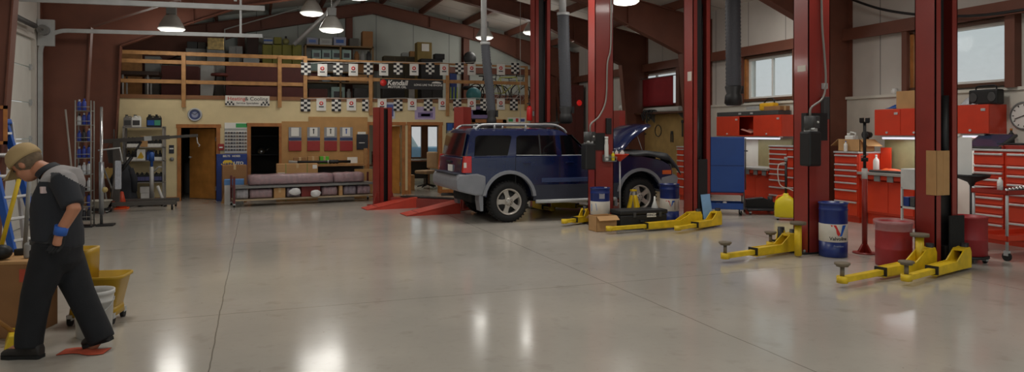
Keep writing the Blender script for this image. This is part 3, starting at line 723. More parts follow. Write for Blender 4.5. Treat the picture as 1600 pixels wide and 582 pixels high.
# roof rack
RACK = mat('rack_silver', (176, 178, 180), .35, .5)
rk = MB()
for y in (.24, W - .24):
    rk.tube(wavy([(-.56, y, 1.66), (-.48, y, 1.73), (-.3, y, 1.752), (.5, y, 1.755), (.95, y, 1.75), (1.14, y, 1.68), (1.22, y, 1.60)], .02), .022)
    for x in (-.2, .4): rk.cyl((x, y, 1.66), (x, y, 1.75), .02, n=8)
r_ = part(suv, 'roof_rack', rk, RACK)
for x in (-.45, .0, .45, .9): part(r_, 'cross_bar', MB().tube([(x, .24, 1.745), (x, W - .24, 1.745)], .016), RACK)
part(r_, 'air_deflector', MB().prism([(.98, 1.70), (1.02, 1.70), (1.12, 1.80), (1.09, 1.81)], 'y', .3, W - .3), BLACK)
# open hood, propped up
hood = MB()
rows = [[(2.32, .14, 1.20), (2.40, .15, 1.32), (2.55, .16, 1.47), (2.74, .18, 1.60), (2.93, .22, 1.70), (3.08, .32, 1.75)], [(2.28, .45, 1.21), (2.35, .45, 1.34), (2.50, .45, 1.51), (2.71, .45, 1.65), (2.92, .45, 1.75), (3.10, .45, 1.785)]]
rows = rows + [[(x, W - y, z) for x, y, z in r] for r in rows[::-1]]
V = [[hood.bm.verts.new(p) for p in r] for r in rows]
fs = [hood.bm.faces.new((V[i][j], V[i + 1][j], V[i + 1][j + 1], V[i][j + 1])) for i in range(3) for j in range(5)]
bmesh.ops.recalc_face_normals(hood.bm, faces=fs); bmesh.ops.solidify(hood.bm, geom=fs, thickness=.03)
for f in hood.bm.faces: f.smooth = True
h_ = part(suv, 'hood', hood, PAINT, 'raised blue hood')
part(h_, 'prop_rod', MB().cyl((2.9, .25, 1.12), (2.72, .3, 1.66), .008, n=6), GALV)
# wheels
TYRE = mat('tyre_rubber', (26, 26, 27), .8, var=.2, scale=20)
RIM = mat('alloy_rim', (176, 170, 162), .35, .45)
def wheel(cx, y, sgn):
    """sgn -1: outer face towards the camera"""
    T = Matrix.Translation((cx, y, .37)) @ Matrix.Rotation(PI / 2 if sgn < 0 else -PI / 2, 4, 'X')
    w = MB().lathe([(.23, -.12), (.30, -.125), (.345, -.11), (.367, -.07), (.37, 0), (.367, .07), (.345, .11), (.30, .125), (.235, .115), (.22, .05), (.22, -.05), (.23, -.12)], 40, T=T, close=False)
    for k in range(36):
        a = 2 * PI * k / 36
        w.box(.358, .374, -.012, .012, .02, .11, T=T @ Matrix.Rotation(a, 4, 'Z')).box(.358, .374, -.012, .012, -.11, -.02, T=T @ Matrix.Rotation(a + .08, 4, 'Z'))
    p = part(suv, 'wheel', w, TYRE)
    r = MB().lathe([(.20, .02), (.222, .03), (.236, .118), (.228, .122), (.206, .105), (.198, .05)], 40, T=T, close=False)
    for k in range(5):
        a = 2 * PI * k / 5 + .31
        r.prism([(-.052, .05), (.052, .05), (.038, .12), (.05, .208), (-.05, .208), (-.038, .12)], 'z', .070, .105, T=T @ Matrix.Rotation(a, 4, 'Z'), bev=.006)
    r.lathe([(.07, .06), (.075, .105), (.05, .12), (0, .122)], 20, T=T)
    rr = part(p, 'rim', r, RIM)
    part(p, 'brake_disc', MB().lathe([(0, .0), (.16, .0), (.16, .02), (.2, .02), (.2, .03), (0, .03)], 24, T=T), DKGREY)
    lug = MB()
    for k in range(6): lug.cyl(T @ Vector((.045 * math.cos(k * PI / 3), .045 * math.sin(k * PI / 3), .115)), T @ Vector((.045 * math.cos(k * PI / 3), .045 * math.sin(k * PI / 3), .128)), .008, n=6)
    part(p, 'lug_nuts', lug, DKGREY)
for cx in (0, WB): wheel(cx, .125, -1); wheel(cx, W - .125, 1)
part(suv, 'exhaust_pipe', MB().tube([(-.3, 1.2, .4), (-.75, 1.35, .42), (-.9, 1.35, .42)], .03), DKGREY)
part(suv, 'spare_tyre', MB().lathe([(.2, -.1), (.34, -.09), (.36, 0), (.34, .09), (.2, .1)], 24, T=Matrix.Translation((-.42, W / 2, .47))), TYRE)

# black fender cover draped over the wing and the front corner
def drape(u, v):
    x = 2.10 + 1.42 * u; top = 1.225 - .10 * max(0, x - 2.7) ** 1.5 - .30 * max(0, x - 3.25) * 4 * .8
    y = -.05 + .5 * v; hang = .0 if v > .16 else (.16 - v) / .16
    return (min(x, 3.56), y, top + .02 + .012 * math.sin(15 * u + 3 * v) - hang * (.05 + .10 * u))
solo('fender_cover', 'black protective cover draped over the SUV front wing', 'cover', MB().grid(drape, 22, 12, thick=.010), mat('black_vinyl', (20, 22, 26), .55), (4.24, 11.78, .012))
# ================================================================== RIGHT WALL WORKSHOP
XF = 10.0                                     # cabinet fronts
STEELTOP = mat('bench_top_grey', (150, 148, 142), .4)
TUBE = mat('fluorescent_tube', (240, 242, 250), .4, emit=(226, 232, 246), est=.75)
BACKSPL = mat('workbench_back_steel', (150, 142, 104), .35, .3, var=.12)

def overhead(label, px0, px1, pyt, pyb, niche=None, depth=.36):
    """red wall cabinet; local y runs away from the camera, x=0 is the wall"""
    xf = XR - .06 - depth
    y0, y1, z0, z1 = xr(px0, pyt, px1, pyb, xf)
    t = thing('overhead_cabinet', label, 'cabinet', (XR - .055, y0, z0), 0, 'red overhead cabinets')
    L, h = y1 - y0, z1 - z0
    b = MB().box(-depth, 0, 0, .02, 0, h).box(-depth, 0, L - .02, L, 0, h).box(-depth, 0, .02, L - .02, 0, .02).box(-depth, 0, .02, L - .02, h - .02, h).box(-.02, 0, .02, L - .02, .02, h - .02)
    part(t, 'body', b, TOOLRED)
    segs = niche or [(0, .5, 1), (.5, 1, 1)]
    for a, c, closed in segs:
        if closed:
            d = part(t, 'door', MB().box(-depth - .018, -depth, a * L + .004, c * L - .004, .004, h - .004, bev=.005), TOOLRED)
            part(d, 'latch', MB().box(-depth - .03, -depth - .018, a * L + .05, a * L + .12, h - .10, h - .06, bev=.004).cyl((-depth - .02, (a + c) / 2 * L, .05), (-depth - .035, (a + c) / 2 * L, .05), .02, n=10), ALU)
    l = part(t, 'light_fixture', MB().box(-depth + .02, -depth + .12, .1, L - .1, -.03, 0), ALU)
    part(l, 'fluorescent_tube', MB().cyl((-depth + .05, .12, -.045), (-depth + .05, L - .12, -.045), .022, n=12), TUBE)
    lg = bpy.data.lights.new('tube_light', 'AREA'); lg.shape = 'RECTANGLE'; lg.size = .08; lg.size_y = L - .3; lg.energy = 4; lg.color = (.93, .97, 1)
    lo = bpy.data.objects.new('tube_light', lg); COL.objects.link(lo); lo.location = (XR - .055 - depth + .05, y0 + L / 2, z0 - .075)
    return t, y0, y1, z0, z1
cab1, a0, a1, a2, a3 = overhead('red overhead cabinet behind the blue cart, with an open dark niche between its doors', 1120, 1221, 181, 213, [(0, .40, 1), (.40, .62, 0), (.62, 1, 1)])
cab2, b0, b1, b2, b3 = overhead('red overhead cabinet above the small workbench, lit strip beneath it', 1367, 1452, 170, 212)
cab3, c0, c1, c2, c3 = overhead('red overhead cabinet with the black boombox on top', 1490, 1546, 164, 209, [(0, 1, 1)])

def drawer_chest(label, px0, px1, pyt, pyb, cols, top=True, X=XF, depth=.62, group='red drawer chests'):
    y0, y1, z0, z1 = xr(px0, pyt, px1, pyb, X); z0 = 0.0
    t = thing('drawer_chest', label, 'tool chest', (X, y0, 0), 0, group); L = y1 - y0
    part(t, 'body', MB().box(.012, depth, 0, L, .10, z1 - .03, bev=.006).box(.06, depth, .03, L - .03, 0, .10), TOOLRED)
    part(t, 'top', MB().box(-.02, depth, -.01, L + .01, z1 - .03, z1, bev=.006), ALU)
    H = z1 - .03 - .14
    for (a, c, rel) in cols:
        tot = sum(rel); z = z1 - .05
        for r in rel:
            dh = H * r / tot
            d = part(t, 'drawer', MB().box(-.012, .012, a * L + .012, c * L - .012, z - dh + .006, z - .004, bev=.004), TOOLRED)
            part(d, 'drawer_pull', MB().box(-.035, -.012, a * L + .02, c * L - .02, z - .038, z - .010, bev=.006), ALU)
            z -= dh
    return t, y0, y1, z1
ch1, *_ = drawer_chest('red drawer chest behind the yellow pump tank, two columns of drawers', 1202, 1262, 228, 330, [(.5, 1, [1, 1, 1, 1, 1, 1.2, 1.4, 1.6, 2.2]), (0, .5, [1.6, 2.4, 2, 2.2, 2.4, 2])])
ch2, c2y0, c2y1, c2z = drawer_chest('narrow red drawer chest with a cardboard box on top, left of the small workbench', 1304, 1341, 237, 346, [(0, 1, [1.6, 1, 1, 1.2, 1.3, 2, 2.6])])
ch3, c3y0, c3y1, c3z = drawer_chest('wide red drawer chest at the right edge, scanner tablet on its top', 1521, 1660, 234, 378, [(.62, 1, [1.6, .9, .9, 1, 1.4, 1.1, 1.2, 1.2, 1.6]), (.02, .60, [1.6, 1.1, 1.1, 1.2, 1.2, 2.4, 2])])
drawer_chest('small red drawer chest seen between the SUV hood and a lift post', 1058, 1078, 229, 310, [(0, 1, [1, 1, 1, 1, 1.2, 1.4, 1.6])], X=9.55, depth=.5)

def bench(label, px0, px1, pyt, ydoors):
    y0, y1, z0, z1 = xr(px0, pyt, px1, 330, XF)
    t = thing('workbench', label, 'workbench', (XF, y0, 0), 0); L = y1 - y0
    part(t, 'bench_top', MB().box(-.05, .62, 0, L, z1 - .045, z1, bev=.006), STEELTOP)
    part(t, 'base_cabinet', MB().box(.10, .62, .02, L - .02, .20, z1 - .12).box(.16, .60, .05, L - .05, 0, .20), TOOLRED)
    n = 2
    for k in range(n):
        d = part(t, 'door', MB().box(.085, .10, .04 + k * (L - .08) / n, .03 + (k + 1) * (L - .08) / n, .23, z1 - .15, bev=.004), TOOLRED)
    part(t, 'apron', MB().box(.0, .02, .02, L - .02, z1 - .12, z1 - .045), TOOLRED)
    for k in range(4):
        yy = L * (k + .5) / 4; part(t, 'outlet_box', MB().box(-.02, .0, yy - .06, yy + .06, z1 - .15, z1 - .05, bev=.006), GREY)
    part(t, 'back_panel', MB().box(.60, .625, 0, L, z1, z1 + .62), BACKSPL)
    return t, y0, y1, z1
bn1, b1y0, b1y1, b1z = bench('workbench behind the blue cart, dark clutter on top', 1150, 1201, 262, 2)
bn2, b2y0, b2y1, b2z = bench('small red workbench below the lit overhead cabinet', 1342, 1424, 271, 2)
solo('splash_board', 'red upright board at the back of the small workbench beside the narrow chest', 'board', MB().box(0, .02, 0, b2y1 - xp(1392, 0, XF + .5)[0], 0, .42, bev=.004), TOOLRED, (XF + .5, xp(1392, 0, XF + .5)[0], b2z + .001))

def on(px, py, X): # place on a known X plane
    y, z = xp(px, py, X); return (X, y, z)
# things on the small bench and chests
def bottle(name, label, loc, r, h, m, cap=None, group=None, neck=.35):
    t = thing(name, label, 'bottle', loc, 0, group)
    part(t, 'body', MB().lathe([(r * .9, 0), (r, .01), (r, h * .62), (r * .85, h * .72), (r * neck, h * .82), (r * neck, h * .9)], 14), m)
    part(t, 'cap', MB().cyl((0, 0, h * .9), (0, 0, h), r * neck * 1.1, n=12), cap or BLACK)
    return t
yb = xp(1369, 0, XF + .2)[0]; bottle('bottle', 'white squeeze bottle on the small workbench', (XF + .2, yb, b2z), .05, .30, WHITE, WHITE)
yb = xp(1396, 0, XF + .2)[0]
t = thing('tool_tray', 'flat orange topped tool tray on the small workbench', 'tray', (XF + .12, yb, b2z + .002)); part(t, 'tray', MB().box(-.1, .25, -.35, .35, 0, .04, bev=.01), DKGREY); part(t, 'orange_cloth', MB().grid(lambda u, v: (-.09 + .3 * u, -.25 + .5 * v, .045 + .03 * math.sin(5 * u) * math.sin(4 * v)), 8, 8, thick=.012), ORANGE)
# grey box unit between the bench and the nearest post, with a shelf of small parts
yb = xp(1447, 0, XF - .3)[0]
t = thing('parts_rack', 'light grey parts rack partly behind the nearest lift post', 'rack', (XF - .48, yb, 0))
part(t, 'frame', MB().box(0, .4, -.1, .30, .04, .08).box(0, .4, -.1, .30, .42, .45).box(0, .4, -.1, .3, .72, 1.04, bev=.01).box(.0, .03, -.1, -.07, 0, .75).box(.0, .03, .27, .3, 0, .75).box(.37, .4, -.1, -.07, 0, .75).box(.37, .4, .27, .3, 0, .75), mat('rack_grey', (186, 186, 182), .5))
for k in range(3): part(t, 'bin', MB().box(.02, .36, -.07 + k * .12, .03 + k * .12, .455, .60, bev=.01), [BLUE, DKGREY, NAVY][k])
# top of the narrow chest
ym = (c2y0 + c2y1) / 2
def carton(name, label, loc, sx, sy, sz, rz=0, m=CARD, flaps=False, group=None, tape=True):
    t = thing(name, label, 'box', loc, rz, group)
    if flaps:
        part(t, 'carton', MB().box(-sx / 2, sx / 2, -sy / 2, -sy / 2 + .008, 0, sz).box(-sx / 2, sx / 2, sy / 2 - .008, sy / 2, 0, sz).box(-sx / 2, -sx / 2 + .008, -sy / 2, sy / 2, 0, sz).box(sx / 2 - .008, sx / 2, -sy / 2, sy / 2, 0, sz).box(-sx / 2, sx / 2, -sy / 2, sy / 2, 0, .01), m)
        for s in (-1, 1):
            part(t, 'flap', MB().box(-sx / 2, sx / 2, 0, sy * .42, -.003, .003, T=Matrix.Translation((0, s * sy / 2, sz)) @ Matrix.Rotation(R(90 - 90 * s) + 0, 4, 'Z') @ Matrix.Rotation(R(-35), 4, 'X')), m)
    else:
        part(t, 'carton', MB().box(-sx / 2, sx / 2, -sy / 2, sy / 2, 0, sz, bev=.006), m)
        if tape: part(t, 'tape', MB().box(-.025, .025, -sy / 2 - .002, sy / 2 + .002, sz - .10, sz + .002), mat('packing_tape', (196, 166, 120), .35))
    return t
carton('cardboard_box', 'open cardboard box on top of the narrow red chest', (XF + .25, ym + .02, c2z), .34, .5, .22, 0, CARD, True)
t = thing('jug', 'white jug sticking out of the box on the narrow chest', 'jug', (XF + .25, ym + .12, c2z + .02)); part(t, 'body', MB().box(-.07, .07, -.10, .10, 0, .27, bev=.03), WHITE); part(t, 'handle', MB().tube([(0, -.09, .25), (0, -.09, .31), (0, .02, .33), (0, .06, .27)], .014), WHITE); part(t, 'cap', MB().cyl((0, .08, .27), (0, .08, .31), .022, n=12), WHITE)
bottle('bottle', 'small white bottle in front of the box on the narrow chest', (XF + .04, ym + .05, c2z), .032, .19, WHITE, BLUE)
t = thing('spotlight', 'black work light standing on the narrow red chest', 'lamp', (XF + .35, c2y0 + .12, c2z)); part(t, 'stand', MB().box(-.06, .06, -.06, .06, 0, .02).cyl((0, 0, .02), (0, 0, .25), .02, n=8), BLACK); part(t, 'head', MB().cyl((-.08, 0, .3), (.06, 0, .3), .07, .05, n=14), BLACK)
# things on the overhead cabinets
t = thing('boombox', 'black boombox radio on the red overhead cabinet near the big window', 'radio', (XR - .26, (c0 + c1) / 2 - .12, c3))
t.scale = (.8, .72, .85); part(t, 'case', MB().box(-.10, .10, -.31, .31, 0, .27, bev=.03), BLACK); 
for s in (-1, 1): p = part(t, 'speaker', MB().lathe([(.085, 0), (.09, .012), (.075, .014), (.03, .004), (0, .01)], 20, T=Matrix.Translation((-.10, s * .2, .13)) @ Matrix.Rotation(-PI / 2, 4, 'Y')), DKGREY)
part(t, 'handle', MB().tube(wavy([(0, -.22, .26), (0, -.2, .33), (0, 0, .34), (0, .2, .33), (0, .22, .26)], .01), .014), BLACK)
t = solo('plastic_bag', 'crumpled white bag beside the boombox', 'bag', MB().grid(lambda u, v: (-.1 + .2 * u + .01 * math.sin(20 * v), -.16 + .32 * v, .13 * math.sin(PI * u) * math.sin(PI * v) * (1 + .3 * math.sin(13 * u + 9 * v))), 12, 12, thick=.006), clear('bag_film', (220, 225, 230), .8, .3), (XR - .24, c1 - .17, c3 + .003))
t = carton('cardboard_box', 'tan cardboard box on the overhead cabinet over the small workbench', (XR - .24, b0 + .38, b3), .3, .55, .30, 0, CARD)
t = thing('coffee_mug', 'white mug on the ledge above the small workbench', 'mug', (XR - .046, xp(1401, 0, XR)[0], 2.29)); part(t, 'cup', MB().lathe([(.035, 0), (.042, .005), (.042, .10), (.036, .10), (.034, .01), (0, .01)], 16, close=False), WHITE); part(t, 'handle', MB().tube([(0, .04, .08), (0, .065, .07), (0, .065, .035), (0, .04, .025)], .006), WHITE)
t = thing('cordless_drill', 'black cordless drill on the overhead cabinet, close to the nearest post', 'drill', (XR - .26, b0 + .0, b3), R(20)); part(t, 'body', MB().cyl((0, -.12, .22), (0, .10, .22), .045, n=14).cyl((0, .10, .22), (0, .17, .22), .025, n=12), BLACK); part(t, 'grip', MB().prism([(-.03, .08), (.03, .08), (.04, .2), (-.02, .2)], 'x', -.02, .02), BLACK); part(t, 'battery', MB().box(-.05, .05, -.07, .07, 0, .08, bev=.01), DKGREY)
for nm, lab, dy, m in (('rag', 'blue shop rag on the overhead cabinet over the small workbench', b1 - .35, BLUE), ('rag', 'dark red shop rag on the overhead cabinet over the small workbench', b1 - .75, DKRED)):
    solo(nm, lab, 'rag', MB().grid(lambda u, v: (-.09 + .18 * u, -.2 + .4 * v, .05 * math.sin(PI * u) * math.sin(PI * v) * (1 + .5 * math.sin(11 * u + 14 * v))), 10, 12, thick=.008), m, (XR - .25, dy, b3 + .012))
# first overhead cabinet: boxes, bag and tool on top, rag in the niche
t = thing('flat_case', 'long dark flat case on the overhead cabinet behind the blue cart', 'case', (XR - .26, (a0 + a1) / 2, a3)); part(t, 'case', MB().box(-.16, .16, -(a1 - a0) / 2 + .1, (a1 - a0) / 2, 0, .10, bev=.012), DKGREY); part(t, 'latch', MB().box(-.175, -.158, -.2, -.12, .03, .07).box(-.175, -.158, .2, .28, .03, .07), GALV)
ys = xp(1198, 0, XR - .3)[0]
t = thing('chainsaw', 'yellow chainsaw on the flat case below the window', 'chainsaw', (XR - .26, ys, a3 + .10)); part(t, 'motor_housing', MB().box(-.09, .09, -.24, .20, 0, .17, bev=.045), mat('saw_yellow', (224, 170, 30), .4)); part(t, 'handle', MB().tube(wavy([(0, -.2, .12), (0, -.16, .24), (0, .02, .25), (0, .16, .14)], .01), .016), BLACK); part(t, 'guide_bar', MB().box(-.008, .008, .18, .72, .04, .11, bev=.003), GALV)
ys = xp(1222, 0, XR - .3)[0]
carton('cardboard_box', 'low brown box on the near end of the overhead cabinet behind the blue cart', (XR - .25, a0 + .34, a3 + .10), .26, .5, .09, 0, CARD2)
solo('rag', 'pink rag hanging out of the niche of the overhead cabinet', 'rag', MB().grid(lambda u, v: (-.12 + .3 * u, -.18 + .36 * v, .02 + .08 * v + .02 * math.sin(9 * u)), 8, 8, thick=.01), mat('pink_rag', (190, 130, 118), .9), (XR - .30, a0 + .52 * (a1 - a0), a2 + .05))
# on the wide chest
t = thing('scanner_tablet', 'dark diagnostic tablet tilted on top of the wide red chest', 'tablet', (XF + .25, xp(1548, 0, XF + .2)[0], c3z)); T = Matrix.Rotation(R(-28), 4, 'Y')
part(t, 'base', MB().box(-.22, .2, -.30, .30, 0, .05, bev=.012), DKRED); part(t, 'tablet_body', MB().box(-.22, .2, -.28, .28, .10, .14, bev=.012, T=T), DKGREY); part(t, 'screen', MB().box(-.19, .17, -.24, .24, .141, .144, T=T), mat('blue_grey_screen', (52, 66, 92), .15))
t = thing('tool_case', 'dark red tool case lying open at the end of the wide chest', 'case', (XF + .28, xp(1585, 0, XF + .2)[0] - .05, c3z)); part(t, 'tray', MB().box(-.2, .2, -.22, .22, 0, .06, bev=.012), DKRED); part(t, 'lid', MB().box(-.2, .2, -.22, .22, .065, .085, bev=.008), BLACK)
bottle('bottle', 'dark spray bottle with yellow band near the wall clock', (XF + .56, xp(1580, 0, XF + .56)[0], c3z), .045, .30, BLACK, mat('amber_plastic', (190, 120, 40)))
t = thing('wall_clock', 'round white wall clock at the right edge', 'clock', (XR - .052, *xp(1601, 181, XR - .05))); T = Matrix.Rotation(-PI / 2, 4, 'Y')
part(t, 'rim', MB().lathe([(.18, 0), (.205, 0), (.21, .02), (.2, .035), (.185, .03)], 32, T=T, close=False), GREY); part(t, 'dial', MB().lathe([(0, .012), (.188, .012)], 32, T=T, close=False), PAPER)
mk = MB()
for k in range(12): a = k * PI / 6; mk.box(-.016, -.013, -.006, .006, .145, .172, T=Matrix.Rotation(a, 4, 'X'))
part(t, 'hour_marks', mk, BLACK); part(t, 'clock_hand', MB().box(-.02, -.017, -.007, .007, -.02, .10, T=Matrix.Rotation(R(70), 4, 'X')), BLACK); part(t, 'clock_hand', MB().box(-.024, -.021, -.005, .005, -.02, .14, T=Matrix.Rotation(R(-110), 4, 'X')), BLACK)

# --- free standing things on the right
g = gp(1142, 337); rz = -math.atan2(g[0], g[1]) * .9
t = thing('tool_cart', 'tall blue steel tool cart with a low tray, on casters', 'cart', (g[0], g[1] + .2, 0), rz)
CB = mat('cart_blue', (24, 70, 146), .35, var=.06, coat=.2)
part(t, 'cabinet', MB().box(-.36, .36, -.2, .25, .44, 1.52, bev=.01), CB)
part(t, 'door', MB().box(-.355, .355, -.216, -.2, .97, 1.50, bev=.005), CB); part(t, 'door', MB().box(-.355, .355, -.216, -.2, .46, .955, bev=.005), CB)
part(t, 'red_strip', MB().box(-.36, .36, -.212, -.19, .40, .44), DKRED)
part(t, 'tray', MB().box(-.36, .36, -.22, .25, .12, .13).box(-.36, .36, -.22, -.21, .12, .24).box(-.36, .36, .24, .25, .12, .24).box(-.36, -.35, -.22, .25, .12, .24).box(.35, .36, -.22, .25, .12, .24), CB)
for sx in (-1, 1):
    for sy in (-.21, .24): part(t, 'leg', MB().box(sx * .36, sx * .335, sy - .012, sy + .012, .12, .46), DKGREY)
def caster(t, x, y, r=.05):
    c = part(t, 'caster', MB().box(x - .022, x + .022, y - .03, y + .03, r * 1.2, r * 2.3), GALV)
    part(c, 'caster_wheel', MB().cyl((x - .016, y, r), (x + .016, y, r), r, n=16), RUBBER)
for x in (-.3, .3):
    for y in (-.15, .2): caster(t, x, y, .05)
part(t, 'push_handle', MB().tube([(.36, -.1, 1.25), (.42, -.1, 1.25), (.42, .15, 1.25), (.36, .15, 1.25)], .012).cyl((.38, -.15, .5), (.38, -.15, 1.5), .012, n=8), DKGREY)
cl = [(-.24, .03, .06, DKGREY), (-.12, .05, .09, GALV), (.0, .04, .12, WHITE), (.1, .06, .07, GREY), (.22, .05, .06, BLACK)]
for k, (x, r, h, m) in enumerate(cl):
    w_ = Matrix.Translation((g[0], g[1] + .2, 0)) @ Matrix.Rotation(rz, 4, 'Z') @ Vector((x, -.08, .13))
    solo('parts_can', 'small %s can in the tray of the blue cart, %s' % (['dark grey', 'shiny steel', 'white', 'mid grey', 'black'][k], ['at its left end', 'second from its left end', 'in the middle', 'right of the white one', 'at its right end'][k]), 'can', MB().lathe([(r, 0), (r, h), (r * .8, h), (r * .8, h + .01), (0, h + .01)], 14), m, tuple(w_))
# yellow pump tank with tall black handle
g = gp(1234, 345)
t = thing('pump_tank', 'yellow rolling pump tank with a tall black handle', 'tank', (g[0], g[1] + .1, 0), R(-40))
YT = mat('yellow_poly', (226, 206, 30), .4, var=.05)
tk = MB(); rings = []
for z, w_, d_ in ((.05, .17, .10), (.07, .20, .13), (.26, .20, .13), (.36, .18, .12), (.42, .10, .08), (.46, .05, .05), (.49, .045, .045)):
    rings.append([(w_ * math.copysign(abs(math.cos(a)) ** .5, math.cos(a)), d_ * math.copysign(abs(math.sin(a)) ** .5, math.sin(a)), z) for a in [2 * PI * k / 24 for k in range(24)]])
part(t, 'tank', tk.loft(rings), YT); part(t, 'handle_post', MB().cyl((0, 0, .48), (0, 0, 1.08), .022, n=12), BLACK); part(t, 'grip', MB().cyl((0, 0, 1.08), (0, 0, 1.16), .03, n=12), mat('grey_grip', (150, 150, 150)))
part(t, 'handle_loop', MB().tube(wavy([(-.17, -.02, .36), (-.14, -.02, .43), (-.06, -.02, .45), (-.03, -.02, .47)], .01), .018), ORANGE)
for sx in (-.14, .14):
    for sy in (-.07, .07): caster(t, sx, sy, .025)
part(t, 'pump_hose', MB().tube(wavy([(0, -.03, 1.05), (-.12, -.06, 1.02), (-.14, -.08, .85), (-.10, -.1, .65), (.05, -.1, .58), (.2, -.1, .52)], .01), .009), mat('clear_hose', (200, 196, 186), .3))
# mechanic creeper with a black tray on it
g = gp(1187, 334)
t = thing('creeper', 'black mechanic creeper board in front of the red bench', 'creeper', (g[0] + .1, g[1] + .12, 0), R(-30))
part(t, 'board', MB().box(-.3, .3, -.45, .45, .08, .11, bev=.02), BLACK); part(t, 'frame', MB().box(-.28, -.25, -.42, .42, .06, .08).box(.25, .28, -.42, .42, .06, .08), DKGREY)
for sx in (-.24, .24):
    for sy in (-.38, .38): caster(t, sx, sy, .026)
t = thing('floor_jack', 'black floor jack resting on the creeper', 'jack', (g[0] + .1, g[1] + .12, .111), R(-30)); part(t, 'body', MB().prism([(-.28, 0), (.28, 0), (.28, .10), (.05, .2), (-.28, .16)], 'y', -.10, .10, bev=.01), BLACK); part(t, 'saddle', MB().cyl((.2, 0, .1), (.2, 0, .22), .05, n=14), DKGREY)
# under-hoist stand
g = gp(1351, 396)
t = thing('under_hoist_stand', 'tall red under-hoist stand with black screw top', 'stand', (g[0], g[1], 0))
part(t, 'base', MB().lathe([(.0, 0), (.15, 0), (.15, .012), (0, .012)], 24).prism([(-.11, .012), (.11, .012), (.04, .12), (-.04, .12)], 'y', -.012, .012).prism([(-.11, .012), (.11, .012), (.04, .12), (-.04, .12)], 'x', -.012, .012), DKRED)
part(t, 'tube', MB().cyl((0, 0, .02), (0, 0, 1.12), .034, n=16), DKRED); part(t, 'decal', MB().cyl((0, 0, .99), (0, 0, 1.13), .036, n=16), WHITE)
part(t, 'screw', MB().cyl((0, 0, 1.12), (0, 0, 1.74), .02, n=12).cyl((0, 0, 1.22), (0, 0, 1.27), .045, n=12), BLACK); part(t, 'cross_handle', MB().cyl((-.11, -.05, 1.29), (.11, .05, 1.31), .009, n=8), GREY)
part(t, 'saddle', MB().box(-.05, .05, -.03, .03, 1.73, 1.75).box(-.06, -.04, -.03, .03, 1.74, 1.80).box(.04, .06, -.03, .03, 1.74, 1.80), BLACK)
# oil drain with funnel tray, white panel behind
t = thing('oil_drain', 'black oil drain funnel on a pole beside the nearest lift post', 'oil drain', (9.28, 6.96, 0))
part(t, 'funnel', MB().lathe([(.02, .86), (.05, .92), (.21, .99), (.225, 1.03), (.215, 1.03), (.2, 1.0), (.04, .94), (0, .93)], 28, close=False), BLACK); part(t, 'pole', MB().cyl((0, 0, .02), (0, 0, .9), .026, n=14), BLACK); part(t, 'base', MB().lathe([(0, 0), (.19, 0), (.19, .03), (.05, .06), (0, .06)], 24), BLACK)
t = solo('plastic_sheet', 'white plastic sheet standing upright in the black drain funnel', 'sheet', MB().box(-.115, .115, -.012, .012, 0, .54, bev=.006).cyl((-.05, 0, .54), (-.05, 0, .575), .02, n=8), WHITE, (9.20, 7.04, 1.0), R(-50))
# red waste bins
BINR = mat('bin_red', (150, 36, 40), .45, var=.08)
g = gpr(1411, 424, .2); t = thing('waste_bin', 'round red waste drum lined with a clear bag, beside the nearest lift post', 'bin', (7.24, 6.42, 0), 0, 'red waste drums')
part(t, 'drum', MB().lathe([(.19, 0), (.2, .01), (.2, .2), (.205, .21), (.2, .22), (.2, .5), (.21, .51), (.21, .53), (.18, .53), (.18, .05), (0, .05)], 28, close=False), BINR)
part(t, 'liner_bag', MB().lathe([(.17, .45), (.19, .545), (.222, .55), (.222, .50), (.218, .46), (.226, .43)], 28, close=False), clear('liner_film', (200, 190, 190), .2, .3))
g = gp(1518, 403); t = thing('waste_bin', 'second round red drum on a caster dolly, behind the nearest lift arm', 'bin', (8.32, 6.28, 0), 0, 'red waste drums')
part(t, 'drum', MB().lathe([(.19, .09), (.2, .10), (.2, .28), (.205, .29), (.2, .30), (.2, .54), (.21, .55), (.21, .57), (.18, .57), (.18, .14), (0, .14)], 28, close=False), BINR)
part(t, 'dolly', MB().lathe([(.20, .055), (.22, .06), (.22, .085), (0, .085)], 24), BLACK)
for k in range(4): caster(t, .17 * math.cos(k * PI / 2 + .5), .17 * math.sin(k * PI / 2 + .5), .025)
# red cart at the right edge
t = thing('service_cart', 'red service cart with grey tubular frame on casters at the right edge', 'cart', (9.30, 6.34, 0), R(-4)); l, d = .5, .25
part(t, 'top_tray', MB().box(-l, l, -d, d, .82, .83).box(-l, l, -d, -d + .012, .82, .88).box(-l, l, d - .012, d, .82, .88).box(-l, -l + .012, -d, d, .82, .88).box(l - .012, l, -d, d, .82, .88), DKRED)
part(t, 'lower_shelf', MB().box(-l, l, -d, d, .24, .25).box(-l, l, -d, -d + .012, .24, .31).box(-l, l, d - .012, d, .24, .31).box(-l, -l + .012, -d, d, .24, .31).box(l - .012, l, -d, d, .24, .31), TOOLRED)
for sx in (-1, 1):
    for sy in (-1, 1):
        part(t, 'leg', MB().cyl((sx * (l - .02), sy * (d - .02), .12), (sx * (l - .02), sy * (d - .02), .9), .018, n=10), GALV); caster(t, sx * (l - .02), sy * (d - .02), .055)
t2 = thing('socket_set', 'tray of silver sockets on the red service cart', 'tool set', (9.22, 6.30, .832)); part(t2, 'tray', MB().box(-.25, .3, -.12, .12, 0, .02), DKGREY)
for k in range(7): part(t2, 'socket', MB().cyl((-.2 + k * .065, .0, .02), (-.2 + k * .065, .0, .055 + .006 * k), .016 + .002 * k, n=12), CHROME)
solo('spray_can', 'white spray can standing on the red service cart', 'can', MB().lathe([(.033, 0), (.033, .14), (.02, .16), (.015, .165), (.015, .19), (0, .19)], 14), WHITE, (9.10, 6.44, .832))

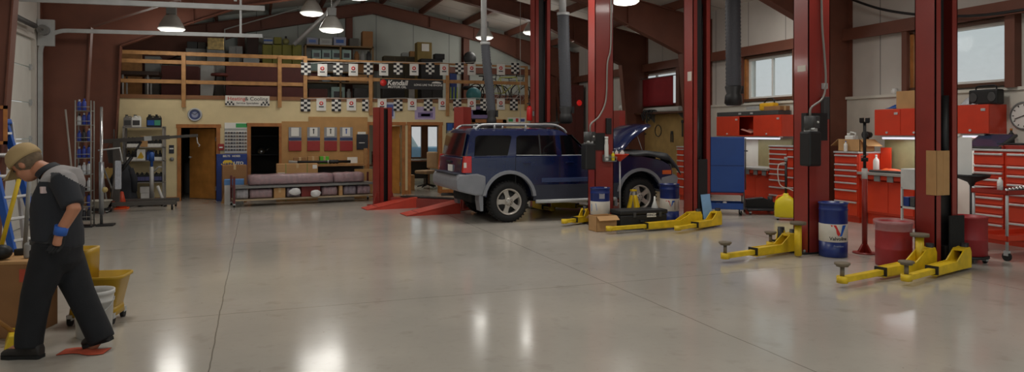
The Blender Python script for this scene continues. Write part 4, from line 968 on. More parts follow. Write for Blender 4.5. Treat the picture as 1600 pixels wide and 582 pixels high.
# --- drums by the posts
DBLUE = mat('drum_blue', (24, 46, 112), .35, var=.1); DWHITE = mat('drum_white', (206, 200, 188), .45, var=.1)
def drum(label, loc, r, h, z1, z2, rz=0):
    t = thing('oil_drum', label, 'drum', (*loc, 0), rz, 'navy and white oil drums')
    part(t, 'lower_shell', MB().lathe([(r * .96, 0), (r, .012), (r, z1)], 32), DBLUE)
    b = part(t, 'white_band', MB().lathe([(r, z1), (r + .003, z1 + .004), (r + .003, z2 - .004), (r, z2)], 32, close=False), DWHITE)
    part(t, 'upper_shell', MB().lathe([(r, z2), (r, h - .10), (r + .008, h - .09), (r, h - .08), (r, h - .02), (r + .01, h - .015), (r + .01, h), (r - .01, h), (r - .012, h - .02), (0, h - .02)], 32, close=False), DBLUE)
    part(t, 'bung', MB().cyl((r * .5, -r * .3, h - .02), (r * .5, -r * .3, h + .005), .025, n=12), GALV)
    return t, b
def curved_text(parent, s, size, m, r, ang, z, bold=.0):
    """letters wrapped round a drum of radius r, centred at angle ang"""
    o = text(None, s, size, m, (0, 0, 0), (0, 0, 0), bold=bold)
    me = o.data
    for v in me.vertices:
        a = ang + v.co.x / r; v.co = Vector(((r + .004 + v.co.z) * math.cos(a), (r + .004 + v.co.z) * math.sin(a), z + v.co.y))
    o.parent = parent; return o
def curved_poly(parent, name, poly, m, r, ang, z):
    mb = MB()
    o = mb.prism([(x, y) for x, y in poly], 'z', .0005, .002)
    o = part(parent, name, mb, m)
    for v in o.data.vertices:
        a = ang + v.co.x / r; v.co = Vector(((r + .004 + v.co.z) * math.cos(a), (r + .004 + v.co.z) * math.sin(a), z + v.co.y))
    return o
g = gp(1300, 400); RD = .172
t, b = drum('oil drum with a clear red and blue V emblem, before a lift post', (g[0], g[1] - .02), RD, .70, .20, .43)
to_cam = math.atan2(-g[1], -g[0]) + .40
VR = mat('emblem_red', (200, 44, 40), .4); VB = mat('emblem_blue', (36, 96, 190), .4)
curved_poly(t, 'emblem_stroke', [(-.10, .085), (-.035, .085), (.018, -.03), (-.01, -.055)], VR, RD, to_cam, .335)
curved_poly(t, 'emblem_stroke', [(.10, .085), (.045, .085), (.02, -.03), (.0, -.055), (.035, -.055)], VB, RD, to_cam, .335)
curved_text(t, 'Valvoline', .062, BLACK, RD, to_cam, .245, .001)
curved_text(t, 'Premium', .035, mat('pale_print', (150, 160, 190)), RD, to_cam, .15)
t, b = drum('blue drum with pale worn label standing before the SUV front door', (5.52, 10.78), .165, .67, .22, .44)
a_ = math.atan2(-10.8, -5.5); curved_poly(t, 'faded_label', [(-.03, -.04), (.06, -.04), (.06, .05), (-.03, .05)], mat('faded_print', (150, 150, 160)), .165, a_ + .1, .53)
curved_poly(t, 'label_patch', [(-.12, -.07), (.0, -.05), (-.02, .07), (-.12, .05)], mat('worn_print_blue', (90, 130, 190)), .165, a_ - .3, .34)
t, b = drum('navy drum with a stained label beside the SUV front wheel', (7.02, 10.98), .17, .68, .20, .42)
a_ = math.atan2(-11, -7.05); curved_poly(t, 'emblem_stroke', [(-.085, .06), (-.02, .06), (.01, -.05)], VR, .17, a_ + .1, .33); curved_poly(t, 'emblem_stroke', [(.085, .06), (.03, .06), (.01, -.05)], VB, .17, a_ + .1, .33); curved_poly(t, 'stain', [(.05, -.09), (.16, -.09), (.16, .08), (.05, .07)], mat('stain_brown', (140, 110, 80)), .17, a_ + .25, .32)

# --- things around the SUV
t = thing('equipment_case', 'black hard case with a white label, on the floor before the SUV front wheel', 'case', (6.06, 10.42, 0), R(-3))
part(t, 'case_body', MB().box(-.43, .43, -.19, .19, 0, .24, bev=.02), BLACK); part(t, 'case_lid', MB().box(-.44, .44, -.20, .20, .245, .32, bev=.02), BLACK)
part(t, 'label_plate', MB().box(.05, .22, -.203, -.195, .20, .265), PAPER); text(t, 'WINCH', .05, BLACK, (.135, -.204, .232), bold=.001)
part(t, 'latch', MB().box(-.2, -.15, -.212, -.19, .2, .28, bev=.006), DKGREY); part(t, 'latch', MB().box(.27, .32, -.212, -.19, .2, .28, bev=.006), DKGREY); part(t, 'handle', MB().tube([(-.08, -.2, .15), (-.08, -.24, .14), (.02, -.24, .14), (.02, -.2, .15)], .01), BLACK)
carton('cardboard_box', 'open brown box on the floor beside the black case', (5.34, 10.34, 0), .38, .26, .25, R(4), CARD, True)
t = thing('jack_stand', 'yellow steel jack stand behind the black case', 'jack stand', (6.27, 10.96, 0))
part(t, 'frame', MB().prism([(-.2, .0), (-.14, 0), (-.02, .42), (.02, .42), (.14, 0), (.2, 0), (.06, .5), (-.06, .5)], 'y', -.02, .02).prism([(-.2, .0), (-.14, 0), (-.02, .42), (.02, .42), (.14, 0), (.2, 0), (.06, .5), (-.06, .5)], 'x', -.02, .02), YELLOW); part(t, 'ratchet_post', MB().box(-.025, .025, -.025, .025, .2, .58), GALV); part(t, 'saddle', MB().box(-.05, .05, -.035, .035, .57, .6), YELLOW); part(t, 'brace', MB().box(-.13, .13, -.015, .015, .2, .25), YELLOW)
solo('funnel', 'small white funnel upside down on the black case', 'funnel', MB().lathe([(.055, 0), (.06, .005), (.02, .12), (.012, .2), (0, .2)], 16), WHITE, (6.37, 10.42, .322))
# red topped drip stand beside the post with bottles
t = thing('drain_stand', 'red shallow bowl on a thin grey pole beside the post, under the raised hood', 'stand', (6.24, 11.40, 0))
part(t, 'bowl', MB().lathe([(.02, 1.08), (.04, 1.10), (.16, 1.20), (.165, 1.215), (.155, 1.215), (.03, 1.13), (0, 1.12)], 24, close=False), mat('bowl_red', (214, 60, 30), .4)); part(t, 'pole', MB().cyl((0, 0, .02), (0, 0, 1.10), .016, n=10), GALV); part(t, 'base', MB().lathe([(0, 0), (.15, 0), (.15, .02), (.03, .04), (0, .04)], 20), DKGREY)
for k, (dx, dy, h) in enumerate(((-.07, 0, .13), (.0, -.06, .11), (.07, .02, .12))):
    bottle('bottle', ['white bottle nearest the post in the red bowl', 'middle white bottle in the red bowl', 'white bottle at the hood side of the red bowl'][k], (6.24 + dx, 11.40 + dy, 1.165 if k != 1 else 1.17), .03, h, WHITE, WHITE, 'white bottles in the red bowl')
# spray bottles hung on the post
t = thing('bottle_rack', 'small wire rack on the lift post by the SUV door', 'rack', (5.78, 11.0, 1.1)); part(t, 'rack', MB().box(-.1, .12, -.10, .0, .0, .015).tube([(-.1, -.1, .08), (.12, -.1, .08)], .006).tube([(-.1, -.1, 0), (-.1, -.1, .08)], .006).tube([(.12, -.1, 0), (.12, -.1, .08)], .006).box(-.1, .12, -.008, .0, 0, .12), GREY)
bottle('bottle', 'tall white bottle in the wire rack on the lift post', (5.73, 10.95, 1.116), .036, .42, WHITE, WHITE, neck=.8); bottle('bottle', 'short yellow bottle in the wire rack on the lift post', (5.86, 10.95, 1.116), .03, .16, mat('yellow_poly'), WHITE)

# --- exhaust hoses hanging from the roof
HOSE = mat('exhaust_hose', (66, 68, 74), .6, bump=.3, scale=40)
def exhaust(label, Y, top, mid, bot, pxs, rp, rh, ztop):
    """pixel centre line (px at top, at joint, at bottom) on plane Y"""
    P = [yp(px, py, Y) for px, py in (top, mid, bot)]
    t = thing('hanging_exhaust_hose', label, 'hose', (P[1][0], Y, 0))
    x0 = P[1][0]; zr = roof_z(P[0][0]) - .25
    part(t, 'duct', MB().cyl((P[0][0] - x0, 0, P[1][1]), (P[0][0] - x0, 0, zr), rp, n=20), GALV)
    h = MB(); pts = wavy([(0, 0, P[1][1]), ((P[2][0] - x0) * .3, 0, P[1][1] * .66 + P[2][1] * .34), ((P[2][0] - x0) * .7, 0, P[1][1] * .33 + P[2][1] * .67), (P[2][0] - x0, 0, P[2][1])], .1, 60)
    rad = [rh * (1 + (.05 if k % 2 else -.03)) for k in range(len(pts))]
    part(t, 'flexible_hose', h.tube(pts, rad, 18), HOSE)
    part(t, 'clamp', MB().cyl((0, 0, P[1][1] - .03), (0, 0, P[1][1] + .03), rh * 1.12, n=20), GALV)
    e = pts[-1]; part(t, 'nozzle', MB().lathe([(rh * 1.05, .02), (rh * 1.15, 0), (rh * .9, -.12), (rh * 1.1, -.16), (rh * 1.2, -.30), (rh * .9, -.34), (0, -.34)], 20, c=e).box(e.x + rh, e.x + rh * 1.5, -.03, .03, e.z - .12, e.z + .02), BLACK)
    return t
exhaust('exhaust hose hanging behind the SUV roof rack, silver duct above', 13.75, (756, 0), (758, 68), (768, 174), 0, .06, .09, 0)
exhaust('exhaust hose hanging between two lift posts behind the SUV', 13.4, (879, 0), (880, 22), (884, 168), 0, .075, .12, 0)
exhaust('thick grey exhaust hose hanging in front of the right wall window', 10.75, (1145, -60), (1145, -40), (1146, 136), 0, .12, .135, 0)

# --- far right bay: tan peg board, shelf, cloth over the window, panel and extinguisher
PEG = mat('peg_board', (172, 142, 86), .7, var=.12)
struct('trim_11', MB().box(XR - .06, XR - .001, 15.3, 19.6, 0, 2.12), PEG, 'tan peg board wall behind the SUV hood', 'wall panel')
t = thing('wall_shelf', 'long dark shelf above the tan peg board', 'shelf', (XR - .06, 15.4, 2.13)); part(t, 'board', MB().box(-.35, 0, 0, 4.0, 0, .04), mat('shelf_brown', (90, 56, 36), .6))
for y in (.4, 2.0, 3.6): part(t, 'bracket', MB().prism([(-.3, 0), (0, 0), (0, -.25)], 'y', y - .01, y + .01), GREY)
y0, z0 = xp(1030, 166, XR - .2); t = thing('foam_roll', 'long white roll lying on the shelf over the peg board', 'roll', (XR - .2, 15.9, 2.172)); part(t, 'roll', MB().cyl((0, 0, .07), (0, 1.8, .07), .07, n=16), WHITE)
t = thing('hanging_cable_bundle', 'black cable bundle hanging off the shelf over the peg board', 'cable', (XR - .42, 17.2, 2.2))
cb = MB()
for k in range(5): cb.tube(wavy([(.22, -.2 + .1 * k, 0), (.02, -.25 + .12 * k, .02), (-.01, -.2 + .1 * k, -.2 - .06 * (k % 3)), (0, -.1 + .1 * k, -.05), (.2, .0 + .08 * k, .01)], .01), .014)
part(t, 'loops', cb, BLACK)
t = thing('work_lamp', 'white and black lamp head at the far end of the peg board shelf', 'lamp', (XR - .22, 19.0, 2.172)); part(t, 'base', MB().box(-.08, .08, -.08, .08, 0, .03), BLACK); part(t, 'head', MB().ball((0, 0, .2), .11).ball((-.03, -.13, .14), .07), WHITE); part(t, 'stem', MB().cyl((0, 0, .03), (0, 0, .14), .02, n=8), BLACK)
for k, (yy, zz) in enumerate(((16.0, 1.5), (16.5, 1.35), (17.2, 1.5), (18.1, 1.45))):
    tt = thing('hanging_tool', ['dark wrench hung on the peg board nearest the lift post', 'black pliers hung second along the peg board', 'dark hoop hung third along the peg board', 'grey bar hung at the far end of the peg board'][k], 'tool', (XR - .075, yy, zz))
    part(tt, 'body', [MB().box(-.01, .005, -.02, .02, 0, .4).cyl((-.01, 0, .4), (.006, 0, .4), .05, n=12), MB().box(-.01, .005, -.06, -.03, 0, .25).box(-.01, .005, .03, .06, 0, .25).box(-.01, .005, -.05, .05, .22, .3), MB().tube([(0, .16 * math.cos(a), .16 + .16 * math.sin(a)) for a in [2 * PI * q / 20 for q in range(21)]], .012), MB().box(-.01, .005, -.25, .25, .1, .14)][k], DKGREY)
w0 = WIN[0]; t = thing('window_cloth', 'dark red cloth hung over the far right window', 'curtain', (XR - .19, 0, 0))
ya, yb_ = xp(1052, 0, XR - .19)[0], xp(1004, 0, XR - .19)[0]
part(t, 'cloth', MB().grid(lambda u, v: (.02 * math.sin(u * 9), ya + (yb_ - ya) * u, 2.36 + .78 * v), 24, 6, thick=.01), mat('red_cloth', (140, 24, 32), .8)); part(t, 'rod', MB().cyl((.0, ya - .1, 3.15), (.0, yb_ + .1, 3.15), .012, n=8), GREY)
x0, x1, z0, z1 = yr(885, 133, 912, 300, 21.9)
t = thing('storage_cabinet', 'dark red brown cabinet against the far wall, small red lamp on it', 'cabinet', (x0, 21.9, 0)); part(t, 'body', MB().box(0, x1 - x0, 0, .5, 0, z1, bev=.01), BROWN); part(t, 'door', MB().box(.01, (x1 - x0) / 2 - .005, -.015, 0, .02, z1 - .02), BROWN); part(t, 'door', MB().box((x1 - x0) / 2 + .005, x1 - x0 - .01, -.015, 0, .02, z1 - .02), BROWN)
lx, lz = yp(905, 161, 21.88); part(t, 'red_lamp', MB().ball((lx - x0, -.03, lz), .1, (1, .4, 1)), mat('red_signal', (180, 20, 20), .3, emit=(190, 30, 26), est=.5))
t = thing('fire_extinguisher', 'red fire extinguisher hung on the far lift post above the roof rack', 'extinguisher', (5.44, 13.88, 1.86)); part(t, 'cylinder', MB().lathe([(.055, 0), (.06, .01), (.06, .26), (.035, .31), (0, .31)], 18), mat('extinguisher_red', (200, 30, 30), .3)); part(t, 'valve', MB().cyl((0, 0, .31), (0, 0, .36), .018, n=10).box(-.05, .02, -.012, .012, .35, .375), BLACK); part(t, 'bracket', MB().box(.055, .098, -.03, .03, .1, .2), GREY)
# cable swagged along the right wall
t = solo('hanging_power_cable', 'black cable sagging along the upper right wall', 'cable', MB().tube(wavy([(XR - .3, *xp(1322, -4, XR - .3)), (XR - .3, *xp(1380, 15, XR - .3)), (XR - .3, *xp(1450, 24, XR - .3)), (XR - .3, *xp(1530, 24, XR - .3)), (XR - .3, *xp(1620, 12, XR - .3))], .01), .022), BLACK)
# ================================================================== OFFICE WALL: things on and before it
YW = YB - .001
def wall_plate(name, label, cat, px0, py0, px1, py1, m, d=.02, bev=.004, Y=YB, group=None):
    x0, x1, z0, z1 = yr(px0, py0, px1, py1, Y)
    t = thing(name, label, cat, ((x0 + x1) / 2, Y - .002, (z0 + z1) / 2), 0, group)
    w, h = (x1 - x0) / 2, (z1 - z0) / 2
    return t, w, h
def plate(t, name, x0, x1, z0, z1, d, m, y=0, bev=.0): return part(t, name, MB().box(x0, x1, -d - y, -y, z0, z1, bev=bev), m)

t, w, h = wall_plate('wall_clock', 'round wall clock with blue dial above the left doorway', 'clock', 293, 168, 316, 191, GALV); T = Matrix.Rotation(PI / 2, 4, 'X')
part(t, 'rim', MB().lathe([(w * .75, .002), (w, .002), (w, .03), (w * .86, .045), (w * .76, .03)], 32, T=T, close=False), GALV); part(t, 'dial', MB().lathe([(0, .012), (w * .8, .012)], 32, T=T, close=False), mat('dial_blue', (66, 76, 120), .4)); part(t, 'dial_centre', MB().lathe([(0, .014), (w * .45, .014)], 24, T=T, close=False), mat('dial_pale', (140, 146, 170), .4))
part(t, 'clock_hand', MB().box(-.006, .006, -.02, -.016, 0, w * .5, T=Matrix.Rotation(R(-60), 4, 'Y')), BLACK); part(t, 'clock_hand', MB().box(-.006, .006, -.02, -.016, 0, w * .65, T=Matrix.Rotation(R(50), 4, 'Y')), BLACK)
t, w, h = wall_plate('notice_card', 'small dark notice card beside the left doorway', 'notice', 264, 227, 272, 240, BLACK); plate(t, 'card', -w, w, -h, h, .008, mat('notice_dark', (44, 46, 58), .4)); plate(t, 'picture', -w * .8, w * .8, 0, h * .3, .003, PAPER, .008)
t, w, h = wall_plate('thermostat', 'small round grey thermostat below the notice card', 'thermostat', 265, 246, 272, 252, GREY); part(t, 'dial', MB().lathe([(0, .0), (w, .0), (w * .8, .03), (0, .03)], 18, T=T), GREY)
t, w, h = wall_plate('fire_alarm_box', 'small red fire alarm box beside the parts board', 'alarm box', 341, 225, 350, 235, DKRED); plate(t, 'box', -w, w, -h, h, .05, mat('alarm_red', (150, 34, 30), .4), bev=.006); plate(t, 'handle', -w * .6, w * .6, -h * .3, h * .1, .01, PAPER, .05)
t, w, h = wall_plate('parts_board', 'white parts display board with green printed header and rows of small bags', 'board', 351, 192, 386, 239, PAPER); plate(t, 'board', -w, w, -h, h, .02, PAPER); plate(t, 'green_header', .0, w, h * .68, h * .95, .003, mat('print_green', (60, 160, 90), .5), .02); plate(t, 'header_strip', -w, w, h * .48, h * .62, .003, mat('strip_grey', (160, 162, 158), .5), .02)
PB = [mat('pouch_grey', (96, 96, 100), .5), mat('pouch_brown', (112, 96, 84), .5), mat('pouch_dark', (60, 60, 66), .5)]
for r_ in range(6):
    for c in range(8):
        x = -w + (c + .5) * 2 * w / 8; z = h * .42 - r_ * (h * 1.36) / 6
        part(t, 'hanging_pouch', MB().box(x - w * .1, x + w * .1, -.04, -.02, z - h * .16, z - .01, bev=.004), PB[(r_ * 3 + c) % 3])
# navy cabinet with yellow hexagon emblem
x0, x1, z0, z1 = yr(338, 241, 386, 316, 17.85)
t = thing('display_cabinet', 'navy blue parts cabinet with yellow hexagon emblem against the cream wall', 'cabinet', ((x0 + x1) / 2, 17.85, 0)); w = (x1 - x0) / 2
part(t, 'body', MB().box(-w, w, 0, .33, 0, z1, bev=.01), mat('cabinet_navy', (24, 54, 128), .4)); part(t, 'door', MB().box(-w + .02, -.004, -.014, 0, .04, z1 - .10, bev=.004), mat('cabinet_navy')); part(t, 'door', MB().box(.004, w - .02, -.014, 0, .04, z1 - .10, bev=.004), mat('cabinet_navy'))
hx = -w + .25; hz = z1 - .24
part(t, 'hexagon_emblem', MB().prism([(hx + .15 * math.cos(k * PI / 3) , hz + .11 * math.sin(k * PI / 3)) for k in range(6)], 'y', -.018, -.014), mat('emblem_yellow', (232, 196, 60), .5))
text(t, 'NAPA', .10, mat('cabinet_navy'), (hx, -.019, hz), bold=.003); text(t, 'AUTO', .10, PAPER, (w - .22, -.016, hz + .02), bold=.004); text(t, 'PARTS', .08, PAPER, (w - .22, -.016, hz - .08), bold=.003)
text(t, 'BELTS', .06, PAPER, (-w + .22, -.003, z1 - .05), bold=.002); text(t, 'HOSES', .06, PAPER, (w - .24, -.003, z1 - .05), bold=.002)
# boxes before it
carton('cardboard_box', 'tall brown cardboard box standing before the navy cabinet', (yp(366, 0, 17.5)[0], 17.5, 0), .52, .4, .86, R(5), CARD2)
solo('cardboard_flap', 'torn cardboard flap leaning on the tall brown box', 'cardboard', MB().prism([(-.16, 0), (.16, 0), (.12, .3), (-.04, .40)], 'y', -.004, .004), CARD, (yp(357, 0, 17.25)[0], 17.24, .001), R(8))
for k, (px, lab) in enumerate(((358, 'white box with blue lid, at the left end of the wrapped bumper cart'), (373, 'film wrapped white box with blue lid, just behind the cart end post'))):
    t = thing('storage_box', lab, 'box', (yp(px, 0, 16.75 + .05 * k)[0], 16.98 + .04 * k, 0)); part(t, 'body', MB().box(-.10, .10, -.16, .16, 0, .46, bev=.008), mat('white_carton', (206, 204, 200), .6)); part(t, 'lid', MB().box(-.105, .105, -.165, .165, .44, .56, bev=.008), mat('lid_blue', (90, 140, 200), .5))

# --- cart with bumpers wrapped in film
CR = R(8); cx0 = (-.44, 16.2)
def CT_(x, y, z=0): return (cx0[0] + x * math.cos(CR) - y * math.sin(CR), cx0[1] + x * math.sin(CR) + y * math.cos(CR), z)
t = thing('parts_cart', 'long low steel cart with dark red end posts, loaded with film wrapped parts', 'cart', (*cx0, 0), CR); CL = 3.08
POST = mat('cart_maroon', (92, 28, 32), .5)
for x in (0, CL):
    part(t, 'end_post', MB().box(x - .02, x + .02, -.02, .02, .08, .66).box(x - .02, x + .02, .52, .56, .08, .66).box(x - .015, x + .015, .02, .52, .40, .43).box(x - .015, x + .015, .02, .52, .10, .13), POST)
    for y in (0, .54): caster(t, x, y, .035)
part(t, 'lower_deck', MB().box(0, CL, 0, .54, .13, .16), mat('deck_board', (168, 150, 124), .7)); part(t, 'upper_rail', MB().box(0, CL, -.015, .015, .40, .43).box(0, CL, .525, .555, .40, .43), GREY)
part(t, 'shelf_slat', MB().box(.02, CL - .02, .02, .52, .43, .445), GREY)
WRAP = mat('wrapped_maroon', (138, 92, 96), .35, var=.3, scale=14, bump=.25); WRAPG = mat('wrapped_grey_film', (150, 148, 152), .3, var=.3, scale=12, bump=.3); FILM = clear('stretch_film', (220, 215, 220), .22, .18)
def wrapped(label, x0, x1, z0, z1, m, y0=.04, y1=.5, film=True, rnd=.05):
    t = thing('wrapped_part', label, 'wrapped part', CT_((x0 + x1) / 2, (y0 + y1) / 2, z0), CR, 'film wrapped parts on the long cart')
    l, d, h = (x1 - x0) / 2, (y1 - y0) / 2, z1 - z0
    n = 12; rings = []
    for k in range(n + 1):
        x = -l + .012 + (2 * l - .024) * k / n; sh = 1 - .10 * abs(math.sin(k * 2.3 + x0)) - (.12 if k in (0, n) else 0)
        rings.append([(x, d * .96 * sh * math.copysign(abs(math.cos(a)) ** .45, math.cos(a)), h / 2 * .98 + h / 2 * .97 * (sh if math.sin(a) > 0 else 1) * math.copysign(abs(math.sin(a)) ** .45, math.sin(a))) for a in [2 * PI * q / 20 for q in range(20)]])
    part(t, 'core', MB().loft(rings), m)
    if film: part(t, 'film', MB().loft([[(p[0] * 1.004, p[1] * 1.02, h / 2 + (p[2] - h / 2) * 1.012) for p in r] for r in rings]), FILM)
    return t
def cpx(px): # cart x for a pixel
    g_ = px - 366; return g_ / (576 - 366) * CL
wrapped('long maroon bumper in shiny film, on top of the cart', cpx(388), cpx(512), .447, .70, WRAP)
wrapped('shorter maroon part in film at the right on top of the cart', cpx(513), cpx(562), .447, .70, WRAP)
wrapped('grey film bundle low at the left end of the cart', cpx(369), cpx(387), .162, .40, WRAPG)
wrapped('maroon wrapped part low on the cart, first after the grey bundle', cpx(388), cpx(421), .162, .39, WRAP)
wrapped('dull purple wrapped part low on the cart behind the white bag', cpx(441), cpx(462), .162, .39, mat('wrapped_purple', (118, 100, 118), .4, var=.3, scale=14, bump=.25))
wrapped('maroon wrapped part low on the cart, right of the red box', cpx(494), cpx(519), .162, .39, WRAP)
wrapped('purple grey wrapped part low at the right end of the cart', cpx(528), cpx(549), .162, .39, mat('wrapped_purple'))
wrapped('pale streaked wrapped part beside the right cart end post', cpx(550), cpx(572), .162, .39, mat('wrapped_streaked', (150, 110, 122), .35, var=.45, scale=16, bump=.25))
for k, (a, b_, lab) in enumerate(((422, 440, 'small cardboard box low on the cart, left of the white bag'), (520, 527, 'narrow cardboard box low on the cart near its right end'))):
    carton('cardboard_box', lab, CT_(cpx((a + b_) / 2), .27, .161), cpx(b_) - cpx(a) - .02, .4, .22, CR, CARD)
carton('cardboard_box', 'dark red flat box low on the middle of the cart', CT_(cpx(478), .30, .161), cpx(493) - cpx(463) - .02, .36, .235, CR, mat('box_dark_red', (128, 40, 34), .5), tape=False)
for k, (px, lab) in enumerate(((452, 'crumpled white bag tied to the front of the cart, left one'), (482, 'crumpled white bag hanging before the dark red flat box'))):
    rr = MB().ball((0, 0, 0), .10, (1.3, .45, .8), 18); b_ = rr.bm
    for v in b_.verts: v.co *= 1 + .18 * math.sin(31 * v.co.x + 17 * v.co.z + k * 2) * math.cos(23 * v.co.z)
    solo('plastic_bag', lab, 'bag', rr, mat('bag_white', (206, 206, 206), .45), CT_(cpx(px), -.075, .30 - .06 * k), CR)
# leaning board and tall taped carton behind the cart
solo('cardboard_sheet', 'brown cardboard sheet standing beside the right end of the cart', 'cardboard', MB().box(-.22, .22, -.015, .015, 0, .72, bev=.006), TAN, (yp(568, 0, 17.35)[0], 17.35, .001), R(4))
x0, x1, z0, z1 = yr(432, 256, 496, 300, 17.3)
t = carton('cardboard_box', 'large taped cardboard box with a white sticker behind the cart', ((x0 + x1) / 2, 17.35, 0), x1 - x0, .3, z1, R(1), CARD)
part(t, 'sticker', MB().box(-(x1 - x0) / 2 + .02, -(x1 - x0) / 2 + .18, -.154, -.15, z1 - .32, z1 - .2), PAPER); part(t, 'sticker', MB().box((x1 - x0) / 2 - .12, (x1 - x0) / 2 - .02, -.154, -.15, z1 - .12, z1 - .03), PAPER)
for x in (-.26, .22): part(t, 'green_strap', MB().box(x - .008, x + .008, -.153, .153, .0, z1 + .003), mat('strap_green', (120, 140, 70), .5))

# --- peg board with key pouches, bench below it
xa, _, za, zb = yr(440, 190, 482, 258, YB); xm = yp(482, 0, YB)[0]; xb = yp(574, 0, YB)[0]; zt = yp(528, 183, YB)[1]
t = thing('pin_board', 'brown pin board with hanging key pouches, stepped at its top left', 'board', (0, YB - .002, 0)); part(t, 'board_panel', MB().box(xa, xm, -.03, 0, za, zb).box(xm, xb, -.04, 0, za, zt), TAN)
PG = mat('pouch_film_grey', (140, 140, 142), .35); PR = mat('pouch_red', (150, 40, 38), .5); PBL = mat('pouch_blue', (48, 62, 104), .5)
for k, px in enumerate((461, 490, 516.5, 541)):
    x0, x1, z0, z1 = yr(px - 10, 199, px + 10, 236, YB - .05)
    t = thing('key_pouch', 'red and clear key pouch on the pin board, %s' % ['first beside the dark doorway', 'second from the dark doorway', 'third from the dark doorway', 'beside the black folder'][k], 'pouch', ((x0 + x1) / 2, YB - .045, z0), 0, 'key pouches on the pin board'); w, h = (x1 - x0) / 2, z1 - z0
    part(t, 'backing', MB().box(-w, w, -.008, 0, 0, h, bev=.003), PG); part(t, 'red_pocket', MB().box(-w, w, -.03, -.008, 0, h * .42, bev=.008), PR); part(t, 'blue_band', MB().box(-w, w, -.02, -.008, h * .45, h * .56, bev=.004), PBL)
    part(t, 'card', MB().box(-w * .6, w * .6, -.012, -.008, h * .62, h * .98), PAPER)
    if k: part(t, 'key', MB().box(-.012, .012, -.02, -.012, h * .72, h * .86).cyl((0, -.012, h * .9), (0, -.02, h * .9), .022, n=12), [DKGREY, DKGREY, BLUE][k - 1])
x0, x1, z0, z1 = yr(557, 210, 575, 234, YB - .05); t = thing('folder', 'black folder with a white sheet hung at the right end of the pin board', 'folder', ((x0 + x1) / 2, YB - .045, z0)); w, h = (x1 - x0) / 2, z1 - z0
part(t, 'cover', MB().box(-w, w, -.03, 0, 0, h, bev=.008), mat('folder_black', (36, 38, 46), .4)); part(t, 'sheet', MB().box(-w * .8, w * .6, -.012, -.004, h, h + .06), PAPER); part(t, 'label_strip', MB().box(-w * .6, w * .4, -.034, -.03, h * .42, h * .46), PAPER)
x0, x1, z0, z1 = yr(445, 257, 573, 300, 17.55)
t = thing('work_shelf', 'pine work shelf below the brown pin board', 'shelf', (x0, 17.55, 0)); L = x1 - x0
part(t, 'shelf_top', MB().box(0, L, 0, .58, z1 - .05, z1), RAILWOOD); part(t, 'lower_shelf', MB().box(0, L, .1, .58, .40, .44), mat('shelf_grey_wood', (120, 110, 100), .7)); part(t, 'back_panel', MB().box(0, L, .57, .59, 0, z1 - .05), mat('panel_dark_grey', (86, 82, 78), .7))  # back panel in one even dark grey
for x in (.03, L - .05): part(t, 'leg', MB().box(x, x + .07, 0.02, .09, 0, z1 - .05), RAILWOOD)
part(t, 'corner_post', MB().box(L - .06, L + .02, .0, .08, z1, z1 + .38), RAILWOOD)
for nm, lab, a, b_, ht, m, cat in (('cardboard_box', 'low brown open box on the pine shelf, at its left', 458, 479, .16, CARD2, 'box'), ('cardboard_box', 'tan box on the pine shelf beside the bright green one', 480, 498, .18, TAN, 'box'), ('cardboard_box', 'bright green box on the pine shelf', 499, 514, .18, GREEN, 'box')):
    xx0, xx1 = yp(a, 0, 17.85)[0], yp(b_, 0, 17.85)[0]; carton(nm, lab, ((xx0 + xx1) / 2, 17.88, z1 + .001), xx1 - xx0 - .015, .24, ht, 0, m)
xx0, xx1 = yp(543, 0, 17.95)[0], yp(559, 0, 17.95)[0]; solo('paper_sheet', 'white sheet of paper propped on the pine shelf', 'paper', MB().box(-(xx1 - xx0) / 2, (xx1 - xx0) / 2, -.004, .004, 0, .15), PAPER, ((xx0 + xx1) / 2, 18.0, z1 + .001))
xx0, xx1 = yp(451, 0, 17.65)[0], yp(551, 0, 17.65)[0]; t = thing('drive_shaft', 'long dark drive shaft lying along the front of the pine shelf', 'shaft', (xx0, 17.66, z1 + .055)); L2 = xx1 - xx0
part(t, 'shaft', MB().cyl((.2, 0, 0), (L2 - .05, 0, 0), .035, n=14), BLACK); part(t, 'boot', MB().lathe([(.03, 0), (.052, .04), (.04, .08), (.052, .12), (.04, .16), (.052, .20), (.03, .26)], 14, T=Matrix.Translation((L2 * .62, 0, 0)) @ Matrix.Rotation(PI / 2, 4, 'Y')), BLACK); part(t, 'pale_end', MB().cyl((0, 0, 0), (.2, 0, 0), .05, .03, n=14), mat('end_grey', (150, 146, 138), .5)); part(t, 'collar', MB().cyl((L2 * .6, 0, 0), (L2 * .62, 0, 0), .045, n=14), GALV)
# brown clutter in the lower shelf
carton('cardboard_box', 'small tan box on the lower pine shelf', (yp(518, 0, 17.8)[0], 17.82, .441), .24, .2, .18, 0, CARD)

